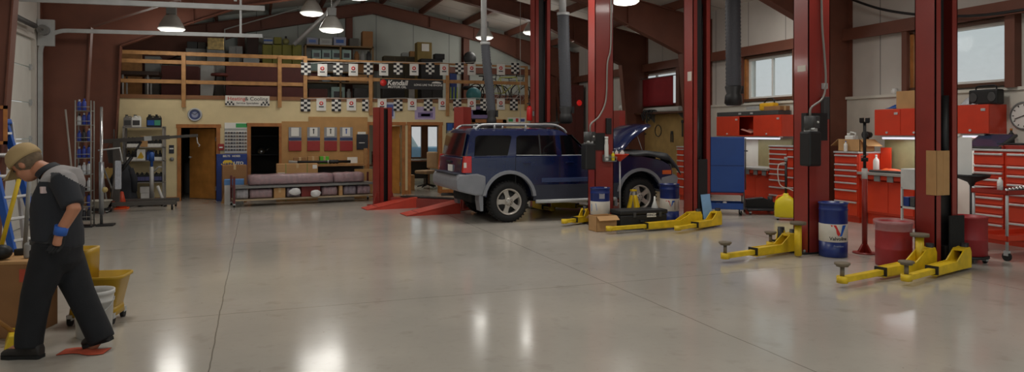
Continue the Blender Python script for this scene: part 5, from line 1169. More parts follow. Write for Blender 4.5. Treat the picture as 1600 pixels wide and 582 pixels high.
# --- office interiors
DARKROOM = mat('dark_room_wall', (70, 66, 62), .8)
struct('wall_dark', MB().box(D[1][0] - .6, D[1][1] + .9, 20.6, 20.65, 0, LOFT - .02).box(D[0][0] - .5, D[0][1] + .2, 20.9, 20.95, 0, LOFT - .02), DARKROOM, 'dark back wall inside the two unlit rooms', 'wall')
t = thing('office_shelf', 'dark shelving just inside the unlit doorway behind the wrapped parts', 'shelf', (D[1][0] - .1, 20.0, 0))
for z in (.5, 1.0, 1.5, 1.95): part(t, 'shelf_board', MB().box(0, 1.6, 0, .45, z, z + .03), BLACK)
for x in (0, 1.57): part(t, 'upright', MB().box(x, x + .03, 0, .45, 0, 2.1), BLACK)
t = thing('tea_kettle', 'shiny steel kettle in the unlit room shelf', 'kettle', (D[1][0] + .25, 20.1, 1.031)); part(t, 'body', MB().lathe([(.1, 0), (.13, .04), (.12, .12), (.05, .18), (0, .2)], 20), CHROME); part(t, 'handle', MB().tube([(-.1, 0, .14), (-.06, 0, .26), (.06, 0, .26), (.1, 0, .14)], .012), BLACK); part(t, 'spout', MB().tube([(.11, 0, .08), (.2, 0, .16)], .018), CHROME)
solo('water_heater', 'dim grey tank in the room under the clock', 'tank', MB().lathe([(.2, 0), (.22, .05), (.22, .8), (.1, .86), (0, .86)], 20), GREY, (D[0][0] + .1, 20.3, 0))
t = thing('office_chair', 'beige upholstered office chair seen through the lit doorway', 'chair', (yp(667, 0, 20.0)[0], 20.0, 0), R(-60)); BEI = mat('beige_fabric', (176, 150, 122), .8)
part(t, 'seat', MB().box(-.26, .26, -.25, .25, .42, .52, bev=.04), BEI); part(t, 'backrest', MB().box(-.24, .24, .2, .30, .56, 1.05, bev=.05), BEI); part(t, 'post', MB().cyl((0, 0, .1), (0, 0, .42), .03, n=12), BLACK)
for k in range(5): a = k * 2 * PI / 5; part(t, 'foot', MB().tube([(0, 0, .12), (.28 * math.cos(a), .28 * math.sin(a), .05)], .02), BLACK)
t = thing('office_desk', 'dark desk in the lit office doorway', 'desk', (D[3][0] + .02, 21.2, 0)); part(t, 'desk_top', MB().box(0, 1.2, 0, .7, .72, .76), mat('desk_brown', (96, 60, 36), .4)); part(t, 'side_panel', MB().box(0, .04, 0, .7, 0, .72), mat('desk_brown')); part(t, 'side_panel', MB().box(1.16, 1.2, 0, .7, 0, .72), mat('desk_brown')); part(t, 'front_panel', MB().box(.04, 1.16, .1, .13, .2, .72), BLACK)
carton('cardboard_box', 'small cardboard box on the office floor inside the lit doorway', (D[3][0] + .22, 19.6, 0), .3, .3, .42, 0, CARD)
t = thing('side_table', 'dark side table inside the doorway behind the red post', 'table', (D[2][0] + .3, 19.4, 0)); part(t, 'table_top', MB().box(-.3, .3, -.25, .25, .7, .74), mat('desk_brown'))
for sx in (-.27, .27):
    for sy in (-.22, .22): part(t, 'leg', MB().box(sx - .02, sx + .02, sy - .02, sy + .02, 0, .7), BLACK)
solo('coffee_maker', 'black coffee maker on the side table behind the red post', 'coffee maker', MB().box(-.1, .1, -.12, .12, 0, .05, bev=.01).box(-.1, .1, .03, .12, .05, .34, bev=.01).box(-.1, .1, -.12, .12, .27, .36, bev=.015).lathe([(.05, .055), (.07, .08), (.07, .16), (.05, .19), (0, .19)], 14, c=(0, -.04, 0)), BLACK, (D[2][0] + .35, 19.35, .741))
for (x, y, e) in ((D[3][0] + .3, 20.8, 14), (D[2][0] + .2, 20.3, 9)): area((x, y, 2.3), e, .6)
# parked pale car outside the office window
t = thing('parked_van', 'pale blue parked van outside the office window', 'van', (ow[0] + .4, 30, -.15)); part(t, 'body', MB().box(-2.5, 2.5, -.9, .9, .35, 1.15, bev=.12), mat('van_blue', (120, 150, 178), .3)); part(t, 'cabin', MB().prism([(-2.2, 1.1), (1.3, 1.1), (.8, 1.9), (-2.1, 1.9)], 'y', -.8, .8, bev=.08), mat('van_white', (214, 220, 222), .3))
for x in (-1.5, 1.5):
    for y in (-.85, .85): part(t, 'wheel', MB().cyl((x, y - .1, .35), (x, y + .1, .35), .35, n=20), TYRE)

# --- posters, racks, sign, dark doorway behind the SUV
def poster(label, px0, py0, px1, py1, ground, blobs, name='wall_picture'):
    t, w, h = wall_plate(name, label, 'poster', px0, py0, px1, py1, None); plate(t, 'sheet', -w, w, -h, h, .006, ground)
    for (a, b_, c, d, m) in blobs: plate(t, 'printed_patch', a * w, b_ * w, c * h, d * h, .001, m, .006)
    return t, w, h
PBlue = mat('print_blue', (70, 86, 150), .4); PSkin = mat('print_orange', (196, 140, 110), .4); PPurp = mat('print_purple', (120, 104, 150), .4); PDark = mat('print_dark', (40, 36, 44), .4); PLila = mat('print_lilac', (176, 160, 196), .4); PPink = mat('print_pink', (150, 90, 120), .4)
poster('blue and white photo poster above the short red lift post', 592, 160, 617, 186, mat('print_pale', (186, 190, 204), .4), [(-.8, .8, -.7, .75, PBlue), (-.1, .5, -.3, .3, PSkin), (-.7, -.3, .2, .6, PAPER)])
poster('small white strip notice below the blue photo poster', 600, 187, 613, 191, PAPER, [(-.8, -.1, -.5, .5, PDark), (.1, .8, -.5, .5, PBlue)], 'wall_sign')
poster('lilac poster with a dark car picture, between the two red lift posts', 648, 167, 680, 187, PLila, [(-.7, .75, -.7, .1, PPurp), (-.4, .5, -.5, -.1, PBlue)])
poster('dark framed poster with a purple car, right of the second red post', 734, 163, 771, 187, PDark, [(-.92, .92, -.85, .7, PPurp), (-.75, .7, -.4, .15, PPink), (-.5, .4, .0, .3, PLila)])
poster('small white strip banner with red and green print above the SUV roof rack', 793, 184, 821, 192, PAPER, [(-.9, -.4, -.6, .5, mat('print_green', (60, 160, 90), .5)), (-.1, .2, -.7, .7, VR), (.4, .9, -.6, .5, PBlue)])
t, w, h = wall_plate('brochure_shelf', 'wall rack with blue and orange leaflets left of the red post by the SUV', 'rack', 697, 192, 717, 236, None); plate(t, 'back', -w, w, -h, h, .02, mat('rack_dark', (52, 54, 62), .5))
for k in range(4): plate(t, 'pocket', -w * .95, w * .95, -h + k * h * .42, -h + k * h * .42 + .07, .08, GREY, .02, .004)
plate(t, 'leaflet', -w * .9, -w * .1, h * .45, h * .95, .05, BLUE, .02); plate(t, 'leaflet', -w * .1, w * .9, h * .2, h * .62, .06, mat('leaflet_cream', (206, 190, 170), .5), .02); plate(t, 'leaflet', -w * .05, w * .9, h * .66, h * .95, .05, NAVY, .02); plate(t, 'leaflet', w * .15, w * .65, h * .35, h * .5, .002, ORANGE, .08)
xa, xb, za, zb = yr(742, 192, 785, 300, YB)
struct('door_4', MB().box(xa, xb, YB - .03, YB - .002, 0, zb, bev=.004), mat('door_dark', (58, 50, 46), .5), 'dark closed door behind the SUV', 'door')
struct('trim_9', MB().box(xa - .1, xa, YB - .04, YB, 0, zb + .09).box(xb, xb + .1, YB - .04, YB, 0, zb + .09).box(xa - .1, xb + .1, YB - .04, YB, zb, zb + .09), WOOD, 'wood casing of the dark door behind the SUV', 'door casing')
t, w, h = wall_plate('door_sign', 'black sign with white C3 on the dark door behind the SUV', 'sign', 735, 193, 752, 200, None, Y=YB - .03); plate(t, 'sign_plate', -w, w, -h, h, .01, BLACK); text(t, 'C3', .13, PAPER, (0, -.012, 0), bold=.004)
# heating & cooling sign
t, w, h = wall_plate('shop_sign', 'white Heating & Cooling sign at the top of the cream wall', 'sign', 352, 150, 421, 166, None); t.location.y = YB - .035; plate(t, 'board', -w, w, -h, h, .012, mat('sign_white', (210, 206, 196), .5), bev=.003)
text(t, 'Heating', .128, mat('sign_red', (190, 50, 40), .5), (-w * .90, -.0125, h * .38), bold=.001, align='LEFT'); text(t, '& Cooling', .128, mat('sign_black', (40, 38, 40), .5), (w * .92, -.0125, h * .38), bold=.001, align='RIGHT'); text(t, 'Service Specialists', .07, mat('sign_black'), (0, -.0125, -h * .45), bold=.001)
for s in (-1, 1):
    ck = MB()
    for a in range(5):
        for b_ in range(2):
            if (a + b_) % 2 == 0: ck.box(s * w * .8 + (a - 2.5) * .04, s * w * .8 + (a - 1.5) * .04, -.0145, -.012, -h * .85 + b_ * .045, -h * .85 + (b_ + 1) * .045)
    part(t, 'check_strip', ck, mat('sign_black'))
# --- pennants: checkered and white, on the loft rail and along the wall top
CKB = mat('flag_black', (24, 24, 28), .7); CKW = mat('flag_white', (214, 212, 206), .7)
def pennant(kind, px, py, Y, label, group):
    x, z = yp(px, py, Y); W2, H2 = .115, .30
    nm = 'hanging_checkered_pennant' if kind == 'c' else 'hanging_white_pennant'
    t = thing(nm, label, 'pennant', (x, Y, z), R(random.uniform(-4, 4)), group)
    mb = MB()
    if kind == 'c':
        for a in range(3):
            for b_ in range(5): mb.box(-W2 + a * W2 / 1.5, -W2 + (a + 1) * W2 / 1.5, -.003, .003, -H2 + b_ * H2 / 5, -H2 + (b_ + 1) * H2 / 5, (a + b_) % 2)
        bmesh.ops.remove_doubles(mb.bm, verts=mb.bm.verts, dist=1e-4)
        part(t, 'cloth', mb, [CKB, CKW])
    else:
        part(t, 'cloth', mb.box(-W2, W2, -.003, .003, -H2, 0), CKW)
        part(t, 'emblem', MB().lathe([(.022, .003), (.05, .003), (.05, .0045), (.022, .0045)], 18, c=(0, 0, 0), T=Matrix.Translation((0, 0, -H2 * .38)) @ Matrix.Rotation(PI / 2, 4, 'X'), close=False), VR)
        part(t, 'print_bar', MB().box(-.06, .06, -.0045, -.003, -H2 * .72, -H2 * .62), mat('print_dark', (40, 36, 44), .4))
top_c, top_w = [478, 528, 575.5, 622, 672, 718, 762, 805], [503.7, 552, 599.5, 647, 694, 737, 782.6]
bot_c, bot_w = [477.5, 525.6, 573, 622, 669, 714.5, 757, 803], [502, 549, 597, 644, 691.5, 737, 782.6]
ordi = ['first from the left', 'second from the left', 'third from the left', 'fourth from the left', 'fifth from the left', 'sixth from the left', 'seventh from the left', 'last at the right']
for k, p in enumerate(top_c): pennant('c', p, 98.5, YB - .10, 'checkered pennant on the loft rail, %s' % ordi[k], 'pennants on the loft rail')
for k, p in enumerate(top_w): pennant('w', p, 100, YB - .10, 'white pennant with red emblem on the loft rail, %s' % ordi[k], 'pennants on the loft rail')
for k, p in enumerate(bot_c): pennant('c', p, 155.5, YB - .045, 'checkered pennant along the wall top under the loft, %s' % ordi[k], 'pennants along the wall top')
for k, p in enumerate(bot_w): pennant('w', p, 154.5, YB - .042, 'white pennant along the wall top under the loft, %s' % ordi[k], 'pennants along the wall top')
for nm, py, Y in (('pennant string on the loft rail', 98, YB - .10), ('pennant string along the top of the cream wall', 154, YB - .05)):
    pts = [(yp(470 + k * 18, py + .8 * math.sin(k * 2), Y)[0], Y, yp(470 + k * 18, py + .8 * math.sin(k * 2), Y)[1]) for k in range(20)]
    solo('pennant_string', 'white ' + nm, 'string', MB().tube(pts, .006, 5), CKW)
t, w, h = wall_plate('banner_sign', 'black motor oil banner hung on the loft rail', 'banner', 593, 125, 691, 140, None); t.location.y = YB - .085; plate(t, 'cloth', -w, w, -h, h, .008, mat('banner_black', (24, 22, 24), .5))
part(t, 'red_roundel', MB().lathe([(0, .009), (.085, .009), (.085, .011), (0, .011)], 20, T=Matrix.Translation((-w * .90, 0, h * .2)) @ Matrix.Rotation(PI / 2, 4, 'X')), VR)
text(t, 'Kendall', .175, CKW, (-w * .78, -.010, h * .22), bold=.004, shear=.2, align='LEFT'); text(t, 'MOTOR OIL', .08, CKW, (-w * .76, -.010, -h * .62), bold=.0015, align='LEFT', sx=1.1); text(t, 'LONG LIVE THE ENGINE', .070, CKW, (w * .98, -.010, -h * .08), bold=.0015, align='RIGHT')
part(t, 'printed_car', MB().prism([(w * .62, h * .35), (w * .66, h * .6), (w * .76, h * .72), (w * .86, h * .68), (w * .94, h * .5), (w * .94, h * .3)], 'y', -.0095, -.008), CKW)
# ================================================================== LOFT RAIL AND STORED THINGS
DECK = LOFT + .061
YRL = YB + .0
t = thing('loft_railing', 'pine lumber railing along the front edge of the loft', 'railing', (0, YB - .06, 0))
def rail_x(px): return yp(px, 0, YB - .04)[0]
for px, zb_ in ((287, 2.20), (437, 2.22), (477, 2.45), (579, 2.05), (699, 2.05), (822, 2.22)):
    x = rail_x(px); part(t, 'railing_post', MB().box(x - .045, x + .045, -.02, .02 if zb_ < 2.4 else .06, zb_, 3.47 if px < 478 else 3.42, bev=.005), RAILWOOD)
xl, xm_, xr_ = rail_x(184), rail_x(480), rail_x(825)
for z, a, b_, hh in ((3.46, xl, xm_, .09), (3.26, xl, xm_, .09), (2.80, xl, xm_, .09), (3.43, xm_, xr_, .05), (2.97, xm_, xr_, .09)):
    part(t, 'rail_board', MB().box(a, b_, .022, .06, z - hh / 2, z + hh / 2, bev=.005), RAILWOOD)
def lbox(name, label, cat, px0, py0, px1, Y, dep, m, zb=None, bev=.012, extra=None, py1=None, group=None):
    x0, x1, z0, z1 = yr(px0, py0, px1, py1 or 150, Y)
    z0 = DECK if zb is None and py1 is None else (zb if zb is not None else z0)
    z1 = max(z1, z0 + .06)
    t = thing(name, label, cat, ((x0 + x1) / 2, Y, z0), 0, group); w = (x1 - x0) / 2; h = z1 - z0
    part(t, 'body', MB().box(-w, w, 0, dep, 0, h, bev=bev), m)
    if extra: extra(t, w, dep, h)
    return t, w, h, z0 + h, (x0 + x1) / 2
def lid_(m):
    return lambda t, w, d, h: part(t, 'lid', MB().box(-w - .01, w + .01, -.01, d + .01, h, h + .03, bev=.008), m)
def panel_(m, n=1, nm='front_panel'):
    def f(t, w, d, h):
        for k in range(n): part(t, nm, MB().box(-w + 2 * w * k / n + .015, -w + 2 * w * (k + 1) / n - .015, -.02, 0, .03, h - .03, bev=.008), m)
    return f
PALEG = mat('pale_grey_carton', (150, 152, 150), .7); PTEAL = mat('pale_teal_box', (150, 178, 172), .6); OLIVE = mat('olive_crate', (126, 124, 40), .6, var=.15); WINE = mat('wine_vinyl', (92, 44, 40), .6)
lbox('plywood_sheet', 'tall plywood sheet standing in the far left corner of the loft', 'plywood', 190, 84, 222, 20.6, .04, RAILWOOD)
t, w, h, zt, xc_ = lbox('steel_locker', 'pale grey steel locker in the loft, left of the first red brown settee', 'locker', 226, 88, 250, 21.4, .5, PALEG, extra=panel_(PALEG, 1, 'door'))
x0, x1, z0, z1 = yr(184, 111, 248, 117, 19.3); t = thing('loft_table', 'long dark table in the left corner of the loft', 'table', ((x0 + x1) / 2, 19.3, DECK)); w = (x1 - x0) / 2; h = z1 - DECK
part(t, 'table_top', MB().box(-w, w, 0, .7, h - .09, h), mat('dark_brown_table', (62, 44, 34), .5))
for sx in (-w + .1, w - .25):
    for y in (.05, .62): part(t, 'leg', MB().cyl((sx, y, 0), (sx, y, h - .09), .022, n=8), GALV)
def settee(label, px0, px1, Y):
    x0, x1, z0, z1 = yr(px0, 102, px1, 150, Y); t = thing('settee', label, 'settee', ((x0 + x1) / 2, Y, DECK)); w = (x1 - x0) / 2; h = z1 - DECK
    part(t, 'base', MB().box(-w, w, 0, .7, .08, .36, bev=.02), WINE); part(t, 'backrest', MB().box(-w, w, .5, .72, .30, h, bev=.04), WINE)
    n = max(2, int(w * 2 / .7))
    for k in range(n): part(t, 'seat_cushion', MB().box(-w + 2 * w * k / n + .01, -w + 2 * w * (k + 1) / n - .01, -.02, .55, .36, .50, bev=.04), WINE)
    part(t, 'front_board', MB().box(-w, w, -.02, .0, .0, h * .98, bev=.01), BROWN)
settee('short red brown settee in the loft, left of the first rail post', 252, 311, 20.6)
settee('long red brown settee in the loft behind the Heating sign', 353, 475, 20.6)
for a in (('cabinet', 'wide pale cabinet at the back of the loft, topped with dark boxes', 'cabinet', 290, 76, 322, 22.0, .4, PALEG), ('cabinet', 'grey refrigerator sized cabinet at the back of the loft beside the gilded box', 'cabinet', 357, 72, 379, 22.0, .4, PALEG)):
    t = lbox(*a, extra=panel_(PALEG, 2, 'door'))
    if a[3] == 290: ztop = t[3]
lbox('carton', 'small dark carton on the wide pale cabinet, at its left', 'box', 292, 65, 308, 22.05, .3, DKGREY, zb=ztop + .002); lbox('carton', 'small dim carton on the wide pale cabinet, at its right', 'box', 309, 66, 321, 22.05, .3, mat('carton_dim', (92, 90, 84), .7), zb=ztop + .002)
t, w, h, zt, xc_ = lbox('crate', 'pale grey crate standing in the loft below the gilded box', 'crate', 323, 78, 351, 21.6, .4, PALEG, extra=panel_(PALEG, 2))
lbox('gilded_box', 'shiny gilded box on a pale crate in the loft, right of the first rail post', 'box', 324, 59, 350, 21.6, .3, mat('gilded', (186, 160, 104), .3, .5, var=.4, scale=12), zb=zt + .002)
t, w, h, zt, xc_ = lbox('white_carton', 'white carton on the loft deck just right of the first rail post', 'box', 313, 102, 334, 19.6, .35, mat('carton_white', (170, 174, 172), .6), extra=lid_(PALEG))
t = thing('bar_stool', 'dark bar stool with round top in the loft, right of the first rail post', 'stool', (yp(343, 0, 19.3)[0], 19.3, DECK)); part(t, 'seat', MB().lathe([(0, .56), (.2, .56), (.21, .60), (.19, .63), (0, .635)], 20), BROWN)
for k in range(4): a = PI / 4 + k * PI / 2; part(t, 'leg', MB().cyl((.2 * math.cos(a), .2 * math.sin(a), 0), (.12 * math.cos(a), .12 * math.sin(a), .56), .014, n=8), BLACK)
lbox('wine_cabinet', 'tall dark brown carton behind the long settee, at its left', 'box', 386, 60, 404, 22.0, .35, mat('dark_carton', (58, 40, 34), .7), extra=lid_(BROWN)); lbox('white_carton', 'white carton between the long settee and the olive crates', 'box', 380, 88, 405, 21.7, .25, mat('carton_white'))
zc_ = None
for k in range(4):
    r_ = lbox('olive_crate', 'olive green crate behind the long settee, %s of four' % ['leftmost', 'second from the left', 'third from the left', 'rightmost'][k], 'crate', 410 + k * 15.5, 70, 425 + k * 15.5, 21.8, .4, OLIVE, extra=panel_(OLIVE), group='olive crates behind the settee'); zc_ = r_[3]
lbox('white_carton', 'white and blue carton on the leftmost olive crate', 'box', 412, 59, 426, 21.85, .3, mat('carton_white'), zb=zc_ + .002, extra=lambda t, w, d, h: part(t, 'blue_band', MB().box(-w, w, -.006, 0, h * .4, h * .7), BLUE))
lbox('carton', 'olive carton on the second olive crate', 'box', 428, 58, 440, 21.85, .3, OLIVE, zb=zc_ + .002)
x, z = yp(447, 60, 21.9); t = thing('round_lantern', 'round pale lantern on the olive crates', 'lantern', (x, 22.0, zc_ + .002)); part(t, 'globe', MB().ball((0, 0, .10), .10), mat('globe_olive', (150, 148, 96), .5)); part(t, 'neck', MB().cyl((0, 0, .18), (0, 0, .26), .03, n=12), DKGREY)
# shelving unit with boxes
x0, x1 = yp(476, 0, 21.6)[0], yp(584, 0, 21.6)[0]
t = thing('loft_shelving', 'wooden shelving unit full of boxes behind the checkered pennants', 'shelf', (x0, 21.6, DECK)); L = x1 - x0
SHZ = [yp(530, py, 21.6)[1] - DECK for py in (71, 95, 112, 128)]
for z in SHZ + [.05]: part(t, 'shelf_board', MB().box(0, L, 0, .55, z - .04, z), mat('shelf_olive_wood', (130, 104, 66), .6))
for x in (0, L * .5, L - .05):
    for y in (0, .5): part(t, 'upright', MB().box(x, x + .05, y, y + .05, 0, SHZ[0]), mat('shelf_olive_wood'))
def sh(level, px0, px1, py0, label, m, name='carton', cat='box', round_=False, extra=None):
    xx0, xx1 = yp(px0, 0, 21.7)[0], yp(px1, 0, 21.7)[0]; z0 = DECK + SHZ[level] + .001 if level < 4 else DECK + .051; z1 = yp((px0 + px1) / 2, py0, 21.7)[1]; h = max(.08, z1 - z0)
    if level: h = min(h, (SHZ[level - 1] if level < 4 else SHZ[3]) - (SHZ[level] if level < 4 else .05) - .06)
    t = thing(name, label, cat, ((xx0 + xx1) / 2, 21.68, z0)); w = (xx1 - xx0) / 2
    if round_: part(t, 'body', MB().lathe([(w * .95, 0), (w, .02), (w, h * .75), (w * .6, h * .85), (w * .6, h), (0, h)], 16, c=(0, .12, 0)), m)
    else: part(t, 'body', MB().box(-w + .006, w - .006, 0, .36, 0, h, bev=.012), m)
    if extra: part(t, 'print', MB().box(-w * .6, w * .6, -.004, 0, h * .3, h * .7), extra)
WB_ = mat('carton_blue_white', (150, 156, 176), .6)
sh(0, 479, 497, 59, 'white carton with blue print on top of the loft shelving, leftmost', WB_, extra=BLUE); sh(0, 499, 519, 60, 'white carton with faint print on top of the loft shelving, second', mat('carton_white'), extra=PALEG); sh(0, 521, 541, 58, 'white carton with blue print on top of the loft shelving, third', WB_, extra=BLUE); sh(0, 546, 561, 60, 'grey carton on top of the loft shelving', mat('carton_dim')); sh(0, 566, 583, 49, 'tall brown carton at the right end on top of the loft shelving', CARD2)
for k in range(4): sh(1, 487 + k * 15.7, 502 + k * 15.7, 78, 'pale teal box on the upper loft shelf, %s of four' % ['leftmost', 'second', 'third', 'rightmost'][k], PTEAL, 'teal_box', extra=PDark)
for k in range(3): sh(1, 554 + k * 9.5, 562 + k * 9.5, 80, '%s jar on the upper loft shelf beside the teal boxes' % ['brown', 'pale grey', 'dark'][k], [CARD2, PALEG, DKGREY][k], 'jar', 'jar', True)
sh(2, 484, 503, 99, 'pale teal box on the second loft shelf behind the first pennants', PTEAL); sh(2, 506, 545, 100, 'long grey carton on the second loft shelf', PALEG); sh(2, 548, 574, 100, 'brown carton on the second loft shelf at its right', CARD2)
sh(3, 481, 499, 112, 'red brown stack of folded cloth on the third loft shelf', BROWN, 'cloth_stack', 'cloth'); sh(3, 503, 516, 117, 'small blue bin on the third loft shelf', mat('bin_pale_blue', (104, 140, 170), .5), 'bin', 'bin'); sh(3, 520, 540, 118, 'dark carton on the third loft shelf', DKGREY); sh(3, 545, 574, 116, 'tan carton on the third loft shelf', CARD)
sh(4, 482, 512, 139, 'red brown carton on the lowest loft shelf', BROWN); sh(4, 517, 539, 136, 'pale teal box with dark print on the lowest loft shelf', PTEAL, extra=PDark); sh(4, 542, 549, 139, 'thin white can on the lowest loft shelf', PALEG, 'can', 'can', True); sh(4, 553, 575, 138, 'dark machine on the lowest loft shelf', DKGREY, 'machine', 'machine')
# right part of the loft
lbox('low_bookcase', 'low dark olive bookcase in the loft, right of the shelving', 'bookcase', 600, 88, 650, 21.9, .4, mat('bookcase_olive', (84, 76, 48), .6), extra=panel_(mat('bookcase_front', (60, 54, 36), .6), 3))
zz = yp(625, 88, 21.9)[1]
lbox('carton', 'tan carton on the low olive bookcase', 'box', 641, 80, 651, 21.95, .25, CARD, zb=zz + .002); lbox('bucket', 'white tub on the low olive bookcase', 'tub', 628, 82, 639, 21.95, .25, mat('carton_white'), zb=zz + .002, bev=.05)
t, w, h, zt, xc_ = lbox('carton', 'tall olive brown carton with a white paper on its face, in the loft', 'box', 652, 66, 675, 21.5, .4, mat('carton_olive', (132, 112, 60), .7), extra=lambda t, w, d, h: part(t, 'paper', MB().box(-w * .4, w * .6, -.006, 0, h - .28, h - .05), PAPER))
t, w, h, zt, xc_ = lbox('entertainment_cabinet', 'black cabinet in the loft above the oil banner', 'cabinet', 658, 92, 692, 20.4, .5, BLACK, extra=panel_(BLACK, 2, 'door'))
lbox('speaker_box', 'black box on the black loft cabinet', 'box', 680, 84, 695, 20.45, .3, BLACK, zb=zt + .002)
lbox('white_sheet', 'pale upright board on the loft deck under the oil banner', 'board', 639, 138, 648, 19.2, .03, PALEG); lbox('carton', 'dark carton on the loft deck at the left of the oil banner', 'box', 598, 130, 632, 19.4, .4, mat('carton_black', (30, 30, 32), .6), extra=lid_(DKGREY)); lbox('carton', 'blue carton behind the loft rail, near the yellow green stakes', 'box', 703, 115, 714, 20.6, .3, NAVY)
x = yp(737, 0, 20.8)[0]; t = thing('swivel_chair', 'black swivel chair in the loft beside the hose', 'chair', (x, 20.8, DECK)); z1 = yp(737, 80, 20.8)[1] - DECK
part(t, 'backrest', MB().ball((0, .2, z1 - .2), .21, (1, .35, 1)), BLACK); part(t, 'seat', MB().lathe([(0, .44), (.26, .44), (.30, .52), (.26, .56), (0, .55)], 20), BLACK); part(t, 'post', MB().cyl((0, 0, .1), (0, 0, .46), .03, n=10).tube([(0, .1, .5), (0, .26, .6), (0, .25, z1 - .3)], .02), BLACK)
for k in range(5): a = k * 2 * PI / 5; part(t, 'foot', MB().tube([(0, 0, .12), (.27 * math.cos(a), .27 * math.sin(a), .04)], .02), BLACK)
x, z = yp(740, 141, 19.5); solo('exercise_ball', 'dark teal exercise ball on the loft deck', 'ball', MB().ball((0, 0, .22), .22, n=24), TEAL, (x, 19.5, DECK))
for k, px in enumerate((704, 709, 714)): solo('garden_stake', 'yellow green stake leaning in the loft, %s of three' % ['left', 'middle', 'right'][k], 'stake', MB().cyl((0, 0, 0), (.04, .12, .42), .022, .012, n=8), mat('stake_lime', (150, 176, 50), .5), (yp(px, 0, 19.2)[0], 19.2, DECK))
def bicycle(label, px, Y, s, m, rz):
    x, _ = yp(px, 0, Y); t = thing('bicycle', label, 'bicycle', (x, Y, DECK), rz); r = .30 * s; wb = .92 * s
    for cx in (-wb / 2, wb / 2):
        w_ = part(t, 'wheel', MB().tube([(cx + r * math.cos(a), 0, r + .02 + r * math.sin(a)) for a in [2 * PI * k / 24 for k in range(25)]], .018, 6, caps=False), RUBBER)
        sp = MB()
        for k in range(8): a = k * PI / 4; sp.cyl((cx, 0, r + .02), (cx + r * math.cos(a), 0, r + .02 + r * math.sin(a)), .003, n=4)
        part(w_, 'spokes', sp, GALV)
    bb = (-.05 * s, 0, r + .02); st = (-.18 * s, 0, .80 * s); hd = (.33 * s, 0, .82 * s); rr = (-wb / 2, 0, r + .02); ff = (wb / 2, 0, r + .02)
    part(t, 'frame', MB().tube([bb, st], .018).tube([st, hd], .018).tube([bb, (hd[0] + .02, 0, hd[2] - .12)], .018).tube([rr, bb], .012).tube([rr, st], .012), m); part(t, 'fork', MB().tube([hd, ff], .014), m)
    part(t, 'saddle', MB().prism([(-.14, -.05), (.12, -.015), (.12, .015), (-.14, .05)], 'z', .86 * s, .90 * s, T=Matrix.Translation((-.18 * s, 0, 0)), bev=.01).cyl((-.18 * s, 0, .78 * s), (-.18 * s, 0, .87 * s), .012, n=8), BLACK); part(t, 'handlebar', MB().tube([(hd[0] - .05, -.26, .98 * s), (hd[0] + .02, -.15, .95 * s), (hd[0] + .02, .15, .95 * s), (hd[0] - .05, .26, .98 * s)], .012).cyl(hd, (hd[0] + .02, 0, .95 * s), .014, n=8), BLACK)
bicycle('dark bicycle stored in the loft behind the hose', 762, 20.4, .95, BLACK, R(20)); bicycle('yellow green bicycle stored at the right end of the loft', 790, 20.0, .98, mat('bike_lime', (140, 146, 70), .5), R(-8))
bicycle('grey bicycle stored behind the yellow green one', 803, 21.2, 1.0, GREY, R(8))
# pale conduits on the gable wall above the loft
t = thing('conduit', 'pale electrical conduit running up the gable wall above the loft', 'conduit', (0, YG - .56, 0)); a = yp(351, 150, YG - .56); b_ = yp(351, 46, YG - .56); c = yp(470, 12, YG - .56); part(t, 'pipe', MB().tube([(a[0], 0, DECK), (b_[0], 0, b_[1]), (c[0], 0, c[1])], .022), mat('conduit_pale', (176, 178, 172), .5))
for k in range(3): z = 2.9 + k * .5; part(t, 'clamp', MB().box(a[0] - .05, a[0] + .05, -.02, .545, z, z + .03), GALV)
t = solo('vent_pipe', 'slanting grey vent pipe in the loft below the hanging lamps', 'pipe', MB().tube([(yp(459, 70, 21.0)[0], 21.0, yp(459, 70, 21.0)[1]), (yp(507, 24, 21.0)[0], 21.0, yp(507, 24, 21.0)[1]), (yp(530, 0, 21.0)[0], 21.0, yp(530, 0, 21.0)[1])], .06, 12), GALV)
x, z = yp(813, 160, 17.7); solo('hanging_cable', 'thin pale cable hanging from the roof beside the far lift post', 'cable', MB().cyl((0, 0, z - 1.2), (0, 0, roof_z(x) - .25), .008, n=6), mat('conduit_pale'), (x, 17.7, 0))
# ================================================================== LEFT SIDE: shelving, hoist, ladders, cleaning gear
# metal shelf with bottles
x0, x1, z0, z1 = yr(192, 196, 257, 318, 17.85)
t = thing('metal_shelf', 'grey metal shelf of fluid bottles against the cream wall', 'shelf', (x0, 17.8, 0)); L = x1 - x0
zs_ = [yp(224, py, 17.85)[1] for py in (199, 230, 251, 285, 312)]
for z in zs_: part(t, 'shelf_board', MB().box(0, L, 0, .36, z - .018, z), mat('shelf_steel', (150, 146, 140), .45, .3))
for x in (0, L - .04):
    for y in (0, .32): part(t, 'upright', MB().box(x, x + .04, y, y + .04, 0, zs_[0] + .02), mat('shelf_steel'))
ordn = ['first from the left', 'second', 'third', 'fourth', 'fifth', 'sixth', 'seventh', 'eighth', 'last at the right']
def jug(label, px, lev, w, h, m, lm, y=.1):
    x = yp(px, 0, 17.9)[0]; t = thing('jug', label, 'jug', (x, 17.8 + y, zs_[lev] + .001), 0)
    part(t, 'body', MB().box(-w / 2, w / 2, -.06, .06, 0, h * .78, bev=.02).lathe([(w * .3, 0), (w * .15, h * .14), (w * .15, h * .18), (0, h * .18)], 12, c=(-w * .15, 0, h * .77)), m); part(t, 'cap', MB().cyl((-w * .15, 0, h * .93), (-w * .15, 0, h), w * .17, n=12), BLACK); part(t, 'handle', MB().tube([(w * .02, 0, h * .86), (w * .35, 0, h * .86), (w * .42, 0, h * .72)], w * .07), m)
    part(t, 'label_patch', MB().box(-w * .38, w * .38, -.063, -.06, h * .15, h * .55), lm)
